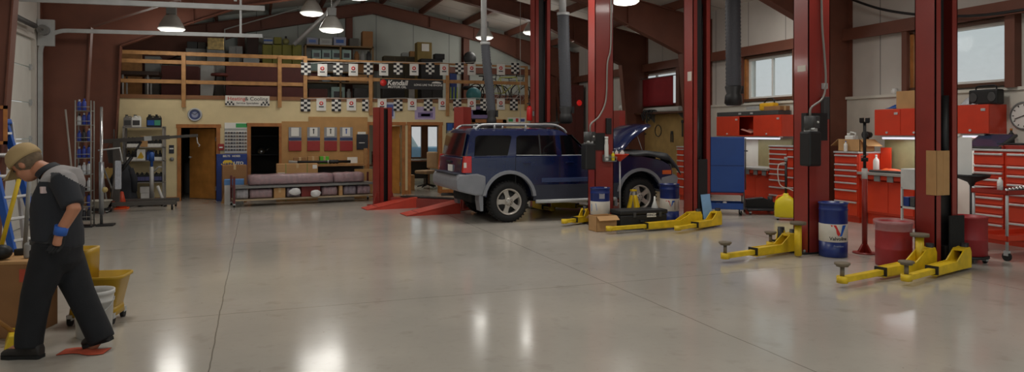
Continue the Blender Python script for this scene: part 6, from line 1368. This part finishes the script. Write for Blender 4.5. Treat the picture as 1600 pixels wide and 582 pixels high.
jug('grey jug on top of the metal shelf, leftmost', 200, 0, .17, .28, mat('jug_grey', (120, 116, 112), .5), DKGREY); jug('white jug with dark print on top of the metal shelf', 213.5, 0, .19, .28, WHITE, DKGREY); jug('dark jug with blue label on top of the metal shelf', 236, 0, .18, .29, BLACK, BLUE); jug('dark jug with green label on top of the metal shelf', 246.5, 0, .16, .29, BLACK, mat('label_green', (70, 150, 120), .5))
for lev, row in ((1, 'second'), (2, 'third')):
    for k in range(9):
        px = 201.5 + k * 6.1
        if lev == 1 and k in (4,): continue
        if lev == 2 and k in (3, 4, 5): continue
        t = thing('oil_bottle', 'black and white oil bottle, %s board of the metal shelf, %s' % (row, ordn[k]), 'bottle', (yp(px, 0, 17.9)[0], 17.88, zs_[lev] + .001), 0, 'oil bottles on the metal shelf')
        part(t, 'body', MB().box(-.038, .038, -.025, .025, 0, .15, bev=.012).lathe([(.03, .15), (.014, .2), (0, .2)], 10), BLACK); part(t, 'white_label', MB().box(-.039, .039, -.027, .026, .0, .075, bev=.004), PAPER); part(t, 'cap', MB().cyl((0, 0, .195), (0, 0, .225), .016, n=10), BLACK)
carton('cardboard_box', 'small tan box among the bottles on the second board', (yp(225.5, 0, 17.9)[0], 17.9, zs_[1] + .001), .15, .14, .25, 0, CARD)
t = carton('cardboard_box', 'white and yellow box among the bottles on the third board', (yp(221, 0, 17.9)[0], 17.9, zs_[2] + .001), .17, .14, .25, 0, PAPER, tape=False); part(t, 'yellow_print', MB().prism([(-.08, .05), (.0, .2), (.06, .08), (.03, .04)], 'y', -.074, -.071), mat('print_yellow', (210, 170, 50), .5))
jug('blue jug among the bottles on the third board', 234.5, 2, .14, .24, NAVY, BLUE)
for k in range(6): jug('dark jug with violet label, fourth metal shelf board, %s' % ordn[k], 216 + k * 7.4, 3, .12, .22, BLACK, mat('label_violet', (84, 84, 130), .5))
for k in range(2): carton('white_carton', ['lower white carton at the foot of the metal shelf', 'upper white carton stacked at the foot of the metal shelf'][k], (yp(230 - 1 * k, 0, 17.9)[0], 17.97, zs_[4] + .001 + .145 * k), .26, .2, .14, 0, mat('white_carton', (206, 204, 200), .6), tape=False)

# engine hoist
IRON = mat('hoist_grey', (86, 82, 78), .45, .3)
t = thing('engine_hoist', 'grey engine hoist on wheels, boom pointing right in front of the metal shelf', 'hoist', (-2.72, 16.55, 0))
part(t, 'mast', MB().box(-.06, .06, -.06, .06, .12, 1.42, bev=.005), IRON); part(t, 'boom', MB().box(-.25, 1.0, -.04, .04, 0, .085, bev=.005, T=Matrix.Translation((0, 0, 1.40)) @ Matrix.Rotation(R(-4), 4, 'Y')).box(.9, 1.55, -.03, .03, .01, .07, bev=.004, T=Matrix.Translation((0, 0, 1.40)) @ Matrix.Rotation(R(-4), 4, 'Y')), IRON)
part(t, 'collar', MB().box(.52, .66, -.05, .05, -.005, .092, T=Matrix.Translation((0, 0, 1.40)) @ Matrix.Rotation(R(-4), 4, 'Y')), GALV)
part(t, 'ram', MB().cyl((.04, 0, .75), (.28, 0, 1.1), .035, n=14).cyl((.28, 0, 1.1), (.46, 0, 1.42), .02, n=12), BLACK); part(t, 'chain_hook', MB().tube([(1.52, 0, 1.52), (1.54, 0, 1.38), (1.58, 0, 1.34), (1.56, 0, 1.30)], .012), GALV)
for s in (-1, 1):
    part(t, 'base_leg', MB().box(-.1, 1.15, s * .36 - .04, s * .36 + .04, .11, .19, bev=.005), IRON)
    for x in (1.08, -.05): caster(t, x, s * .36, .06)
part(t, 'base_crossbar', MB().box(-.12, -.02, -.4, .4, .11, .19, bev=.005), mat('hoist_rust', (128, 64, 42), .6)); part(t, 'brace', MB().tube([(-.06, .3, .16), (0, .05, .9)], .02).tube([(-.06, -.3, .16), (0, -.05, .9)], .02), IRON)
# blue and grey transmission jack next to it
t = thing('transmission_jack', 'tall jack with blue collar and pale post before the metal shelf', 'jack', (yp(237, 0, 17.25)[0], 17.25, 0)); part(t, 'base', MB().box(-.26, .26, -.2, .2, .07, .11, bev=.01), BLACK); part(t, 'post', MB().cyl((0, 0, .1), (0, 0, .86), .045, n=16), mat('jack_pale', (170, 168, 164), .4, .3)); part(t, 'ram', MB().cyl((0, 0, .86), (0, 0, 1.2), .03, n=14), BLUE); part(t, 'collar', MB().cyl((0, 0, .98), (0, 0, 1.18), .055, n=16), BLUE); part(t, 'saddle', MB().box(-.07, .07, -.05, .05, 1.2, 1.23), BLACK); part(t, 'pump_arm', MB().tube([(.04, 0, .75), (.14, 0, .85), (.20, 0, .84)], .02), mat('jack_pale'))
for sx in (-.22, .22):
    for sy in (-.16, .16): caster(t, sx, sy, .035)
t = thing('leaning_lever', 'white lever bar leaning on the floor right of the blue collared jack', 'lever', (yp(250, 0, 17.0)[0], 17.0, .02)); part(t, 'bar', MB().cyl((.10, 0, 0), (-.06, .1, .42), .03, n=12), mat('handle_white', (196, 194, 190), .5)); part(t, 'tip', MB().cyl((.10, 0, 0), (.108, -.005, -.018), .034, n=12), BLACK)
# coat on a stand, bucket, brooms
x = yp(193, 0, 17.2)[0]
t = thing('coat_stand', 'thin dark stand holding a black jacket beside the hoist', 'stand', (x, 17.3, 0)); part(t, 'pole', MB().cyl((0, 0, .02), (0, 0, 1.5), .016, n=10), DKGREY); part(t, 'base', MB().lathe([(0, 0), (.2, 0), (.2, .02), (0, .04)], 20), DKGREY)
ja = MB(); rings = []
for k in range(15):
    u = k / 14; z = .92 - .78 * u; rr = .07 + .16 * min(1, u * 2.2) + .02 * math.sin(7 * u); rings.append([((rr * (1 + .16 * math.sin(5 * a + 3 * u))) * math.cos(a), .6 * rr * (1 + .2 * math.sin(4 * a + 5 * u)) * math.sin(a) - .02, z) for a in [2 * PI * q / 28 for q in range(28)]])
t = thing('jacket', 'black jacket hanging in front of the metal shelf', 'jacket', (x, 17.3, 0)); part(t, 'body', ja.loft(rings), mat('jacket_black', (34, 36, 42), .8)); 
for s in (-1, 1): part(t, 'sleeve', MB().tube([(s * .12, -.03, .82), (s * .20, -.06, .6), (s * .20, -.07, .32)], [.06, .07, .06], 10), mat('jacket_black'))
t = thing('hanging_bucket', 'dark metal bucket hung on a bar beside the steel column', 'bucket', (yp(178, 0, 17.0)[0], 17.0, .96)); part(t, 'body', MB().lathe([(.10, 0), (.14, .30), (.125, .30), (.09, .02), (0, .02)], 20, close=False), DKGREY); part(t, 'bail', MB().tube([(-.13, 0, .29), (-.08, 0, .42), (.08, 0, .42), (.13, 0, .29)], .008), DKGREY); part(t, 'hook_bar', MB().cyl((0, 0, .42), (0, 0, .72), .01, n=8), DKGREY)
for k, (px0, py0, px1, py1, m, lab) in enumerate(((157, 250, 186, 322, GREY, 'grey pipe leaning against the steel column by the hoist, longest'), (168, 262, 180, 320, mat('tan_pipe', (170, 140, 90), .6), 'tan wooden stick leaning behind the hoist mast'), (160, 270, 168, 318, GALV, 'short shiny pipe leaning behind the hoist mast'))):
    a = yp(px1, py1, 16.95 + .1 * k); b_ = yp(px0, py0, 17.3 + .1 * k); solo('leaning_pipe', lab, 'pipe', MB().cyl((0, 0, 0), (b_[0] - a[0], .35, b_[1] - .02), .016, n=8), m, (a[0], 16.95 + .1 * k, .02))
x = yp(194, 0, 17.0)[0]; t = thing('traffic_cone', 'orange traffic cone on the floor by the black jacket', 'cone', (x, 16.72, 0)); part(t, 'base', MB().box(-.13, .13, -.13, .13, 0, .03, bev=.01), ORANGE); part(t, 'cone', MB().lathe([(.10, .03), (.03, .36), (0, .37)], 20), mat('cone_orange', (190, 64, 32), .5))
t = thing('dust_broom', 'broom with yellowish bristles leaning beside the steel column', 'broom', (yp(172, 0, 17.2)[0], 17.25, 0)); part(t, 'bristles', MB().prism([(-.14, 0), (.14, 0), (.10, .22), (-.10, .22)], 'y', -.03, .03, T=Matrix.Translation((0, 0, .62))), mat('bristle_tan', (190, 158, 92), .8)); part(t, 'handle', MB().cyl((0, 0, .0), (0, 0, .63), .013, n=8), RAILWOOD)
# white pan on a small dolly
g = gp(157, 333); t = thing('drain_pan', 'pale round drain pan on a low black dolly, beside the bottle rack', 'pan', (g[0], g[1], 0)); part(t, 'pan', MB().lathe([(.12, .10), (.2, .24), (.215, .24), (.215, .255), (.19, .25), (.11, .12), (0, .12)], 24, close=False), mat('pan_pale', (180, 176, 164), .5)); part(t, 'dolly', MB().box(-.17, .17, -.13, .13, .05, .098, bev=.01), BLACK)
for sx in (-.13, .13):
    for sy in (-.09, .09): caster(t, sx, sy, .022)
# tall narrow wire rack of spray cans
g = gp(137, 352); t = thing('can_rack', 'tall narrow wire rack of spray cans in front of the steel column', 'rack', (-2.74, 13.75, 0)); WIRE = mat('rack_wire', (140, 138, 132), .4, .5); HR = 2.15
for sx in (-.115, .115):
    for sy in (-.12, .12): part(t, 'upright', MB().cyl((sx, sy, 0), (sx, sy, HR), .011, n=8), WIRE)
RZ = [.12, .36, .62, .90, 1.18, 1.46, 1.74, 1.98]
for z in RZ:
    m_ = MB().box(-.115, .115, -.12, .12, z - .012, z)
    m_.tube([(-.115, -.12, z + .06), (.115, -.12, z + .06)], .006); part(t, 'wire_shelf', m_, WIRE)
part(t, 'foot_plate', MB().box(-.14, .14, -.15, .15, 0, .025, bev=.006), BLACK)
CB_ = mat('can_blue', (44, 62, 150), .35); CW = mat('can_white', (190, 192, 196), .35); CK = mat('can_dark', (44, 44, 50), .4); CBR = mat('can_brown', (120, 86, 54), .5)
rowm = [CK, CBR, CW, CW, CB_, CB_, CB_, CB_]; rown = ['lowest', 'second lowest', 'third lowest', 'fourth', 'fifth', 'third highest', 'second highest', 'top']
for r_ in range(8):
    n = 2 if r_ == 7 else 3
    for k in range(n):
        x = -.072 + .072 * k; m = rowm[r_] if (k + r_) % 3 else [CW, CK, CB_][k]
        t = thing('spray_can', '%s spray can on the %s shelf of the wire rack, %s' % ({'can_blue': 'blue', 'can_white': 'white', 'can_dark': 'dark', 'can_brown': 'brown'}[m.name], rown[r_], ['left one', 'middle one', 'right one'][k]), 'spray can', (-2.74 + x, 13.75 - .04, RZ[r_] + .001), 0, 'spray cans in the wire rack')
        hh = .15 + .03 * ((k * 7 + r_ * 3) % 3) / 2
        part(t, 'can', MB().lathe([(.03, 0), (.033, .006), (.033, hh - .03), (.02, hh), (0, hh)], 12), m); part(t, 'cap', MB().cyl((0, 0, hh), (0, 0, hh + .035), .014, n=10), [BLACK, CW, CB_][(k + r_) % 3])
# lift-style pole stand beside the rack
t = thing('pole_stand', 'tall shiny pole on a dark foot plate, right of the wire rack of cans', 'stand', (-2.50, 13.8, 0)); part(t, 'pole', MB().cyl((0, 0, .02), (0, 0, 2.05), .024, n=14), CHROME); part(t, 'sleeve', MB().cyl((0, 0, .2), (0, 0, 1.1), .04, n=16), mat('sleeve_steel', (150, 152, 156), .3, .6)); part(t, 'foot_plate', MB().box(-.07, .2, -.12, .12, 0, .03, bev=.01), BLACK); part(t, 'knob', MB().ball((.05, 0, .62), .05), mat('knob_tan', (170, 150, 96), .5)); part(t, 'cross_arm', MB().tube([(-.05, 0, 1.3), (.28, 0, 1.34), (.32, 0, 1.1)], .014), GALV)
t = solo('clear_bag', 'clear plastic sleeve hanging from the arm of the shiny pole', 'bag', MB().box(-.05, .05, -.03, .03, 0, .5, bev=.02), clear('sleeve_film', (200, 204, 214), .45, .25), (-2.25, 13.83, .62))
# broom stick against the overhead door column
t = solo('leaning_pole', 'pale pole leaning on the steel column right of the overhead door', 'pole', MB().cyl((0, 0, 0), (-.20, .1, 2.0), .016, n=8), mat('pole_pale', (150, 142, 134), .5), (-3.0, 14.45, .02))
# blue step ladder
def ladder(label, loc, rz, lean, h, w, m, n):
    t = thing('step_ladder', label, 'ladder', loc, rz); T = Matrix.Rotation(lean, 4, 'X')
    for s in (-1, 1): part(t, 'side_rail', MB().box(s * w - .02, s * w + .02, -.045, .045, 0, h, bev=.004, T=Matrix.Translation((0, 0, .03)) @ T @ Matrix.Rotation(-s * R(2.5), 4, 'Y')), m)
    for k in range(n):
        z = .25 + k * (h - .4) / (n - 1) if n > 1 else .3
        part(t, 'step', MB().box(-w + .0 + z * .04, w - z * .04, -.05, .05, z, z + .03, bev=.004, T=Matrix.Translation((0, 0, .03)) @ T), ALU)
    for s in (-1, 1): part(t, 'rear_leg', MB().box(s * w * .9 - .012, s * w * .9 + .012, -.02, .02, 0, h * .98, T=Matrix.Translation((0, .62, .03)) @ Matrix.Rotation(-lean * .9, 4, 'X') if False else Matrix.Translation((0, .25, .03)) @ Matrix.Rotation(lean * .4, 4, 'X')), ALU)
    part(t, 'top_cap', MB().box(-w * .8, w * .8, -.08, .14, h - .02, h + .05, bev=.02, T=Matrix.Translation((0, 0, .03)) @ T), m)
    return t
ladder('blue step ladder leaning folded by the overhead door, behind the worker', (-2.62, 10.2, 0), R(62), R(-16), 1.75, .22, mat('ladder_blue', (30, 84, 170), .45), 6)
# yellow folding ladder/barrier behind the box
# cardboard box with cleaning gear sticking out, cut by the picture edge
g = gp(14, 530); BXc = (g[0] - .06, g[1] + .24)
t = carton('cardboard_box', 'large brown cardboard box with dark hand slot, at the left edge behind the worker', (*BXc, 0), .50, .44, .58, R(-15), CARD2, tape=False); part(t, 'hand_slot', MB().box(-.05, -.025, -.223, -.219, .28, .43, bev=.004), BLACK); part(t, 'rim', MB().box(-.255, .255, -.225, .225, .575, .60, bev=.006), CARD); part(t, 'red_print', MB().box(.20, .245, -.224, -.22, .44, .54), mat('print_red', (190, 80, 56), .6))
for k, (dx, dy, h, lx, m, lab) in enumerate(((-.06, -.04, .80, .16, mat('handle_yellow', (224, 190, 40), .45), 'yellow brush handle rising from the big box, leaning right'), (-.14, .05, .78, -.10, mat('handle_yellow'), 'yellow brush handle rising from the big box, leaning left'), (.08, .08, .62, .02, GREY, 'grey brush handle rising from the big box'))):
    t = thing('scrub_brush', lab, 'brush', (BXc[0] + dx, BXc[1] + dy, .602)); part(t, 'brush_head', MB().box(-.07, .07, -.03, .03, 0, .05, bev=.01), m if k < 2 else BLACK); part(t, 'handle', MB().cyl((0, 0, .04), (lx, .05, h), .016, n=10), m)
bottle('bottle', 'pale cone topped bottle on the big box at the left edge', (BXc[0] + .16, BXc[1] - .10, .602), .04, .16, mat('bottle_grey', (150, 150, 148), .5), WHITE, neck=.15); solo('black_pouch', 'black pouch on the big box between the yellow handles', 'pouch', MB().ball((0, 0, .06), .08, (1, .7, .75)), BLACK, (BXc[0] - .02, BXc[1] - .14, .602))
# push broom beside the front boot
g = gp(20, 537); t = thing('push_broom', 'wooden handled broom with a yellow head, before the big box', 'broom', (g[0] + .03, g[1] - .04, 0), R(14)); part(t, 'head', MB().prism([(-.07, .0), (.07, .0), (.05, .09), (-.04, .10)], 'y', -.14, .14, bev=.01), mat('handle_yellow')); part(t, 'handle', MB().cyl((0, 0, .08), (-.62, .02, .72), .016, n=10), RAILWOOD)
# mop bucket
BY = mat('mop_bucket_yellow', (178, 140, 24), .4, var=.1)
g = gpr(152, 512, .22); MX, MY = g[0], g[1]
t = thing('mop_bucket', 'yellow mop bucket with wringer on black casters, behind the worker', 'mop bucket', (MX, MY, 0), R(-10)); t.scale = (.94, .94, 1.04)
def rrect(w, d, z, dx=0, n=28): return [(dx + w * math.copysign(abs(math.cos(a)) ** .35, math.cos(a)), d * math.copysign(abs(math.sin(a)) ** .35, math.sin(a)), z) for a in [2 * PI * k / n for k in range(n)]]
part(t, 'tub', MB().loft([rrect(.17, .13, .09), rrect(.18, .14, .10), rrect(.225, .17, .36, .02), rrect(.245, .185, .365, .02), rrect(.245, .185, .385, .02), rrect(.22, .165, .385, .02), rrect(.165, .125, .12), ], caps=True), BY)
wr = part(t, 'wringer', MB().loft([rrect(.10, .13, .30, -.12), rrect(.125, .145, .56, -.14), rrect(.135, .15, .60, -.15), rrect(.10, .12, .60, -.15), rrect(.08, .11, .34, -.12)]), BY)
part(wr, 'wringer_back', MB().prism([(-.28, .40), (-.235, .40), (-.20, .66), (-.19, .74), (-.225, .76), (-.25, .70)], 'y', -.13, .13, bev=.012), BY); part(wr, 'handle', MB().tube([(-.12, -.16, .5), (-.06, -.17, .66), (-.10, -.17, .80)], .016), BY); part(wr, 'pivot', MB().cyl((-.1, -.18, .48), (-.1, -.145, .48), .03, n=14), DKGREY)
part(t, 'skirt', MB().loft([rrect(.20, .15, .065), rrect(.19, .145, .13)]), BY)
for sx, sy in ((-.17, -.13), (.17, -.13), (-.17, .13), (.17, .13)): caster(t, sx, sy, .038)
# white pail
g = gpr(147, 531, .12); t = thing('pail', 'white plastic pail standing in front of the yellow mop bucket', 'pail', (g[0], g[1], 0)); part(t, 'body', MB().lathe([(.118, 0), (.122, .006), (.135, .27), (.142, .272), (.142, .285), (.137, .287), (.139, .33), (.147, .332), (.147, .362), (.136, .362), (.132, .30), (.115, .015), (0, .015)], 32, close=False), mat('pail_white', (196, 194, 190), .45)); part(t, 'bail', MB().tube([(.143 * math.cos(a), .143 * math.sin(a) - .0, .30 - .11 * math.sin(-a)) for a in [PI + PI * k / 16 for k in range(17)]], .004), GALV); part(t, 'print', MB().prism([(-.05, .10), (.05, .10), (.05, .20), (-.05, .20)], 'y', -.1335, -.128), mat('pail_print', (150, 148, 150), .5))
# red rag on the floor
g = gp(132, 551); solo('shop_rag', 'red shop rag on the floor under the worker rear boot', 'rag', MB().grid(lambda u, v: (-.16 + .32 * u, -.07 + .14 * v + .03 * math.sin(6 * u), .006 + .012 * abs(math.sin(9 * u + 5 * v)) * math.sin(PI * u) * math.sin(PI * v)), 16, 10, thick=.005), mat('rag_red', (176, 74, 50), .9), (g[0], g[1], .004), R(-12))
# framed board on the near column
t = thing('wall_frame', 'tan wooden frame hung at the far left edge beside the steel column', 'frame', (-3.0, 9.9, 0)); a = yp(-14, 165, 9.9); b_ = yp(12, 226, 9.9); x0, x1 = a[0] + 3.0, b_[0] + 3.0; fm = MB().box(x0, x1, -.02, 0, a[1] - .04, a[1]).box(x0, x1, -.02, 0, b_[1], b_[1] + .04).box(x0, x0 + .04, -.02, 0, b_[1], a[1]).box(x1 - .04, x1, -.02, 0, b_[1], a[1]); part(t, 'frame', fm, WOOD); part(t, 'board', MB().box(x0 + .04, x1 - .04, -.006, 0, b_[1] + .04, a[1] - .04), BROWN)
# ================================================================== WORKER (local x = walking direction, y = towards the camera, z up)
ZC = 5.1; K = FPX / ZC
XC0 = (80 - 800) / FPX * ZC
def L_(px, py, y=0.0):
    zc = ZC - y; return Vector((XC0 - (px - 800) / FPX * zc, y, HC - (py - HY) * zc / FPX))
xc_ = (80 - 800) / FPX * ZC; PL = (xc_ * CT + ZC * ST, -xc_ * ST + ZC * CT, 0)
RZ_ = math.atan2(ST, -CT)
man = thing('person', 'stooping worker in dark uniform and tan cap walking past the mop bucket', 'person', PL, RZ_)
def fuse(name, mb, mats, parent, vox, it=4, lab=None, fac=.5):
    o = mb.build('tmp', mats)
    m = o.modifiers.new('r', 'REMESH'); m.mode = 'VOXEL'; m.voxel_size = vox; m.use_smooth_shade = True
    s = o.modifiers.new('s', 'SMOOTH'); s.iterations = it; s.factor = fac
    bpy.context.view_layer.update()
    me = bpy.data.meshes.new_from_object(o.evaluated_get(bpy.context.evaluated_depsgraph_get()))
    old = o.data; bpy.data.objects.remove(o); bpy.data.meshes.remove(old)
    for mm in (mats if isinstance(mats, (list, tuple)) else [mats]):
        if mm.name not in [x.name for x in me.materials if x]: me.materials.append(mm)
    me.name = name; n = bpy.data.objects.new(name, me); COL.objects.link(n); n.parent = parent
    for p in me.polygons: p.use_smooth = True
    if lab: n['label'] = lab
    return n
def ell(c, ax, ay, tilt, n=24, p=1.0):
    """ellipse ring across the spine: ax along x (tilted by `tilt` about y), ay along y"""
    ca, sa = math.cos(tilt), math.sin(tilt); out = []
    for k in range(n):
        a = 2 * PI * k / n; u = ax * math.cos(a); v = ay * math.sin(a); out.append((c[0] + u * ca, c[1] + v, c[2] - u * sa))
    return out
def chain(mb, pts, rad, n=16): return mb.tube(pts, rad, n)
# joint positions
hipF, kneeF, ankF = L_(84, 384, .085), L_(57, 462, .10), L_(45, 530, .10)
hipB, kneeB, ankB = L_(94, 384, -.085), L_(125, 458, -.09), L_(156, 524, -.09)
shN, elN, wrN = L_(99, 284, .165), L_(116, 327, .23), L_(95, 361, .225)
shF, elF, wrF = L_(88, 286, -.175), L_(70, 338, -.25), L_(62, 385, -.20)
neck, head = L_(72, 268), L_(42, 255)
SPINE = [(L_(90, 392), .125, .165, 0), (L_(90, 372), .135, .175, .05), (L_(88, 345), .140, .170, .12), (L_(90, 318), .150, .185, .22), (L_(93, 295), .150, .20, .40), (L_(94, 278), .125, .185, .6), (L_(84, 268), .07, .10, .8)]
# --- body: one continuous surface
b = MB()
b.loft([ell(c, ax * .86, ay * .9, t_) for c, ax, ay, t_ in SPINE])
chain(b, [L_(86, 274), neck, L_(58, 262)], [.07, .062, .060])
hd = Matrix.Translation(head) @ Matrix.Rotation(R(38), 4, 'Y')     # head frame: +x face, +z crown
def hb(c, r, sc): b.ball((0, 0, 0), r, sc, 20, T=hd @ Matrix.Translation(c))
hb((0, 0, .02), .10, (1.0, .80, 1.02)); hb((.03, 0, -.06), .072, (.95, .82, 1.0)); hb((.055, 0, -.095), .035, (1, 1.1, .7)); hb((.098, 0, -.03), .018, (1.1, .8, 1.4)); hb((.085, 0, -.018), .016, (1, .8, 1.8))
hb((.080, 0, -.068), .022, (.8, 1.3, .5)); hb((.074, 0, .018), .03, (.6, 2.0, .5))
for s in (-1, 1):
    hb((-.005, s * .078, -.02), .026, (.7, .35, 1.2)); hb((.062, s * .04, -.045), .026, (.7, .8, .8))
chain(b, [shN, elN, wrN], [.058, .045, .034]); chain(b, [shF, elF, wrF], [.058, .045, .034])
chain(b, [hipF, kneeF, ankF], [.085, .062, .045]); chain(b, [hipB, kneeB, ankB], [.085, .062, .045])
for a in (ankF, ankB): b.ball(a, .05)
chain(b, [ankF, L_(30, 545, .10), L_(16, 550, .10)], [.045, .04, .03]); chain(b, [ankB, L_(146, 540, -.09), L_(138, 546, -.09)], [.045, .04, .03])
for wr_, nx in ((wrN, L_(90, 384, .222)), (wrF, L_(58, 402, -.19))): chain(b, [wr_, nx], [.033, .036])
fuse('body', b, SKIN, man, .009, 3)
# eyes, mouth
for s in (-1, 1): part(man, 'eye', MB().ball((0, 0, 0), .011, T=hd @ Matrix.Translation((.086, s * .032, -.005))), mat('eye_dark', (50, 38, 32), .2))
part(man, 'mouth', MB().ball((0, 0, 0), .02, (.35, 1.1, .22), T=hd @ Matrix.Translation((.098, 0, -.068))), mat('lips', (150, 92, 78), .5))
hr = MB().ball((0, 0, 0), .103, (1.0, .82, .95), 24, T=hd @ Matrix.Translation((-.012, 0, .015)))
part(man, 'hair', hr, mat('hair_grey_brown', (110, 92, 72), .8, var=.25, scale=40), 'short grey brown hair')
# --- cap
CAP = mat('cap_tan', (178, 152, 108), .8, var=.08)
cp = MB().lathe([(.118, .0), (.121, .02), (.115, .06), (.095, .095), (.06, .118), (.02, .126), (0, .127)], 28, T=hd @ Matrix.Translation((-.004, 0, .018)) @ Matrix.Diagonal((1.0, .86, 1.0, 1)))
c = part(man, 'cap', cp, CAP, 'tan baseball cap')
part(c, 'cap_bill', MB().grid(lambda u, v: tuple(hd @ Vector((.085 + .125 * u * (1 - .55 * (2 * v - 1) ** 2), (2 * v - 1) * .088 * (1 - .12 * u), .030 - .030 * u - .035 * (2 * v - 1) ** 2))), 8, 14, thick=.006), CAP); part(c, 'cap_button', MB().ball((0, 0, 0), .012, (1, 1, .6), T=hd @ Matrix.Translation((-.004, 0, .146))), CAP)
# --- shirt with grey yoke
DKC = mat('uniform_charcoal', (40, 42, 48), .85, var=.1); GRC = mat('uniform_grey', (150, 146, 146), .85, var=.06)
s_ = MB(); s_.loft([ell(c, ax * f, ay * f, t_) for (c, ax, ay, t_), f in zip(SPINE, (1.10, 1.09, 1.08, 1.06, 1.05, 1.04, .98))])
s_.loft([ell(L_(92, 386), .150, .19, 0), ell(L_(91, 362), .152, .19, .03), ell(L_(88, 345), .15, .182, .1)])
chain(s_, [L_(94, 283, .08), shN, elN + (shN - elN) * .10], [.085, .088, .074]); chain(s_, [L_(88, 283, -.10), shF, elF + (shF - elF) * .12], [.085, .085, .072])
sh_ = fuse('shirt', s_, [DKC, GRC], man, .011, 5, 'dark work shirt with light grey shoulder yoke')
me = sh_.data
for p in me.polygons:
    c = p.center; zc = ZC - c.y; px = 800 + FPX * (XC0 - c.x) / zc; py = HY - (c.z - HC) * FPX / zc
    yoke = py < (284 if px < 79 else 270 + max(0, px - 92) * .55) and px > 60
    side = False
    p.material_index = 1 if (yoke or side) else 0
part(man, 'collar', MB().loft([ell(L_(80, 270), .082, .095, .75), ell(L_(72, 265), .078, .088, .75), ell(L_(72, 265), .070, .080, .75), ell(L_(80, 270), .072, .085, .75)], caps=False), DKC)
c0_ = L_(64, 297, .185); part(man, 'name_patch', MB().box(-.045, .045, -.045, .012, -.024, .024, bev=.006, T=Matrix.Translation(c0_) @ Matrix.Rotation(R(-40), 4, 'Z')), mat('patch_white', (214, 190, 188), .7))
# --- trousers
PANT = mat('trouser_black', (26, 27, 31), .9, var=.12, scale=12, bump=.2)
t_ = MB(); t_.loft([ell(L_(90, 366), .142, .178, 0), ell(L_(90, 385), .150, .185, 0), ell(L_(90, 408), .150, .182, 0), ell(L_(90, 424), .10, .15, 0)])
def leg(h, k, a, hem): chain(t_, [h + Vector((0, 0, .02)), h * .5 + k * .5, k, k * .5 + a * .5, a + (k - a) * .10, hem], [.125, .116, .098, .092, .092, .088], 20)
leg(hipF, kneeF, ankF, ankF + Vector((.0, 0, -.055))); leg(hipB, kneeB, ankB, ankB + (ankB - kneeB).normalized() * .045)
fuse('trousers', t_, PANT, man, .011, 4, 'baggy black work trousers')
part(man, 'belt', MB().loft([ell(L_(90, 378), .156, .193, 0), ell(L_(90, 372), .157, .194, 0)]), BLACK)
# --- boots
BOOT = mat('boot_black', (40, 36, 34), .6, var=.2, scale=14)
def boot(ank, heel, toe, y):
    d = (toe - heel); d.y = 0; ln = d.length; d.normalize(); up = Vector((-d.z, 0, d.x)); up = up if up.z > 0 else -up
    def P(u, w, z): v = heel + d * (u * ln) + up * z; return (v.x, y + w, v.z)
    m = MB(); prof = [(0.0, .036, .075), (.06, .044, .12), (.25, .045, .13), (.42, .044, .105), (.6, .050, .085), (.8, .053, .068), (.93, .045, .055), (1.0, .025, .04)]
    m.loft([[P(u, w * math.cos(a), max(.012, .012 + (h - .012) * (.5 + .5 * math.sin(a)) if math.sin(a) > -.6 else .012)) for a in [2 * PI * k / 18 for k in range(18)]] for u, w, h in prof])
    v = heel + d * (.22 * ln); chain(m, [Vector((v.x, y, v.z)) + up * .06, Vector((ank.x, y, ank.z)) + Vector((0, 0, .02)), Vector((ank.x, y, ank.z)) + (Vector((0, 0, .08)))], [.05, .055, .06])
    o = fuse('boot', m, BOOT, man, .007, 3)
    part(o, 'sole', MB().loft([[P(u, w, z) for u, w in [(0, -.034), (.04, -.042), (.5, -.042), (.72, -.054), (.92, -.046), (1.02, -.015), (1.02, .015), (.92, .046), (.72, .054), (.5, .042), (.04, .042), (0, .034)]] for z in (-.006, .018)], smooth=False), RUBBER)
fl = lambda px, y: Vector((L_(px, 300, y).x, y, .006))
boot(ankF, fl(66, .10), fl(4, .10), .10)
hl = L_(174, 536, -.09); tz = L_(131, 549, -.09); hl.z = .075; tz.z = .022; boot(ankB, hl, tz, -.09)
# --- gloves with five fingers
GL = mat('glove_black', (26, 26, 28), .8); CUFF = mat('glove_cuff_blue', (40, 92, 180), .6)
def glove(wr, pal, y, s, cuff):
    d = (pal - wr).normalized(); f = Vector((1, 0, 0)); f = (f - d * f.dot(d)).normalized(); n = d.cross(f)
    m = MB(); pc = wr + d * .085
    rings = []
    for u, w, th in ((.0, .028, .026), (.02, .034, .024), (.05, .043, .020), (.085, .046, .018), (.095, .042, .015)):
        rings.append([tuple(wr + d * u + f * (w * math.cos(a)) + n * (th * math.sin(a))) for a in [2 * PI * k / 16 for k in range(16)]])
    m.loft(rings)
    for k, (off, ln) in enumerate(((.034, .070), (.012, .078), (-.011, .073), (-.033, .058))):
        p0 = wr + d * .08 + f * off; p1 = p0 + d * ln * .45 - n * s * .008; p2 = p1 + d * ln * .33 - n * s * .02; p3 = p2 + d * ln * .18 - n * s * .026
        chain(m, [p0, p1, p2, p3], [.0115, .011, .010, .008], 10)
    q = wr + d * .025 + f * .03; chain(m, [q, q + f * .024 + d * .028, q + f * .026 + d * .055 - n * s * .01, q + f * .018 + d * .078 - n * s * .018], [.015, .013, .011, .009], 10)
    g = fuse('glove', m, GL, man, .0045, 2)
    if cuff: part(g, 'glove_cuff', MB().cyl(wr - d * .035, wr + d * .028, .045, .041, n=20), CUFF, 'blue glove cuff')
glove(wrN, L_(88, 390, .222), .222, 1, True); glove(wrF, L_(56, 410, -.19), -.19, -1, True)
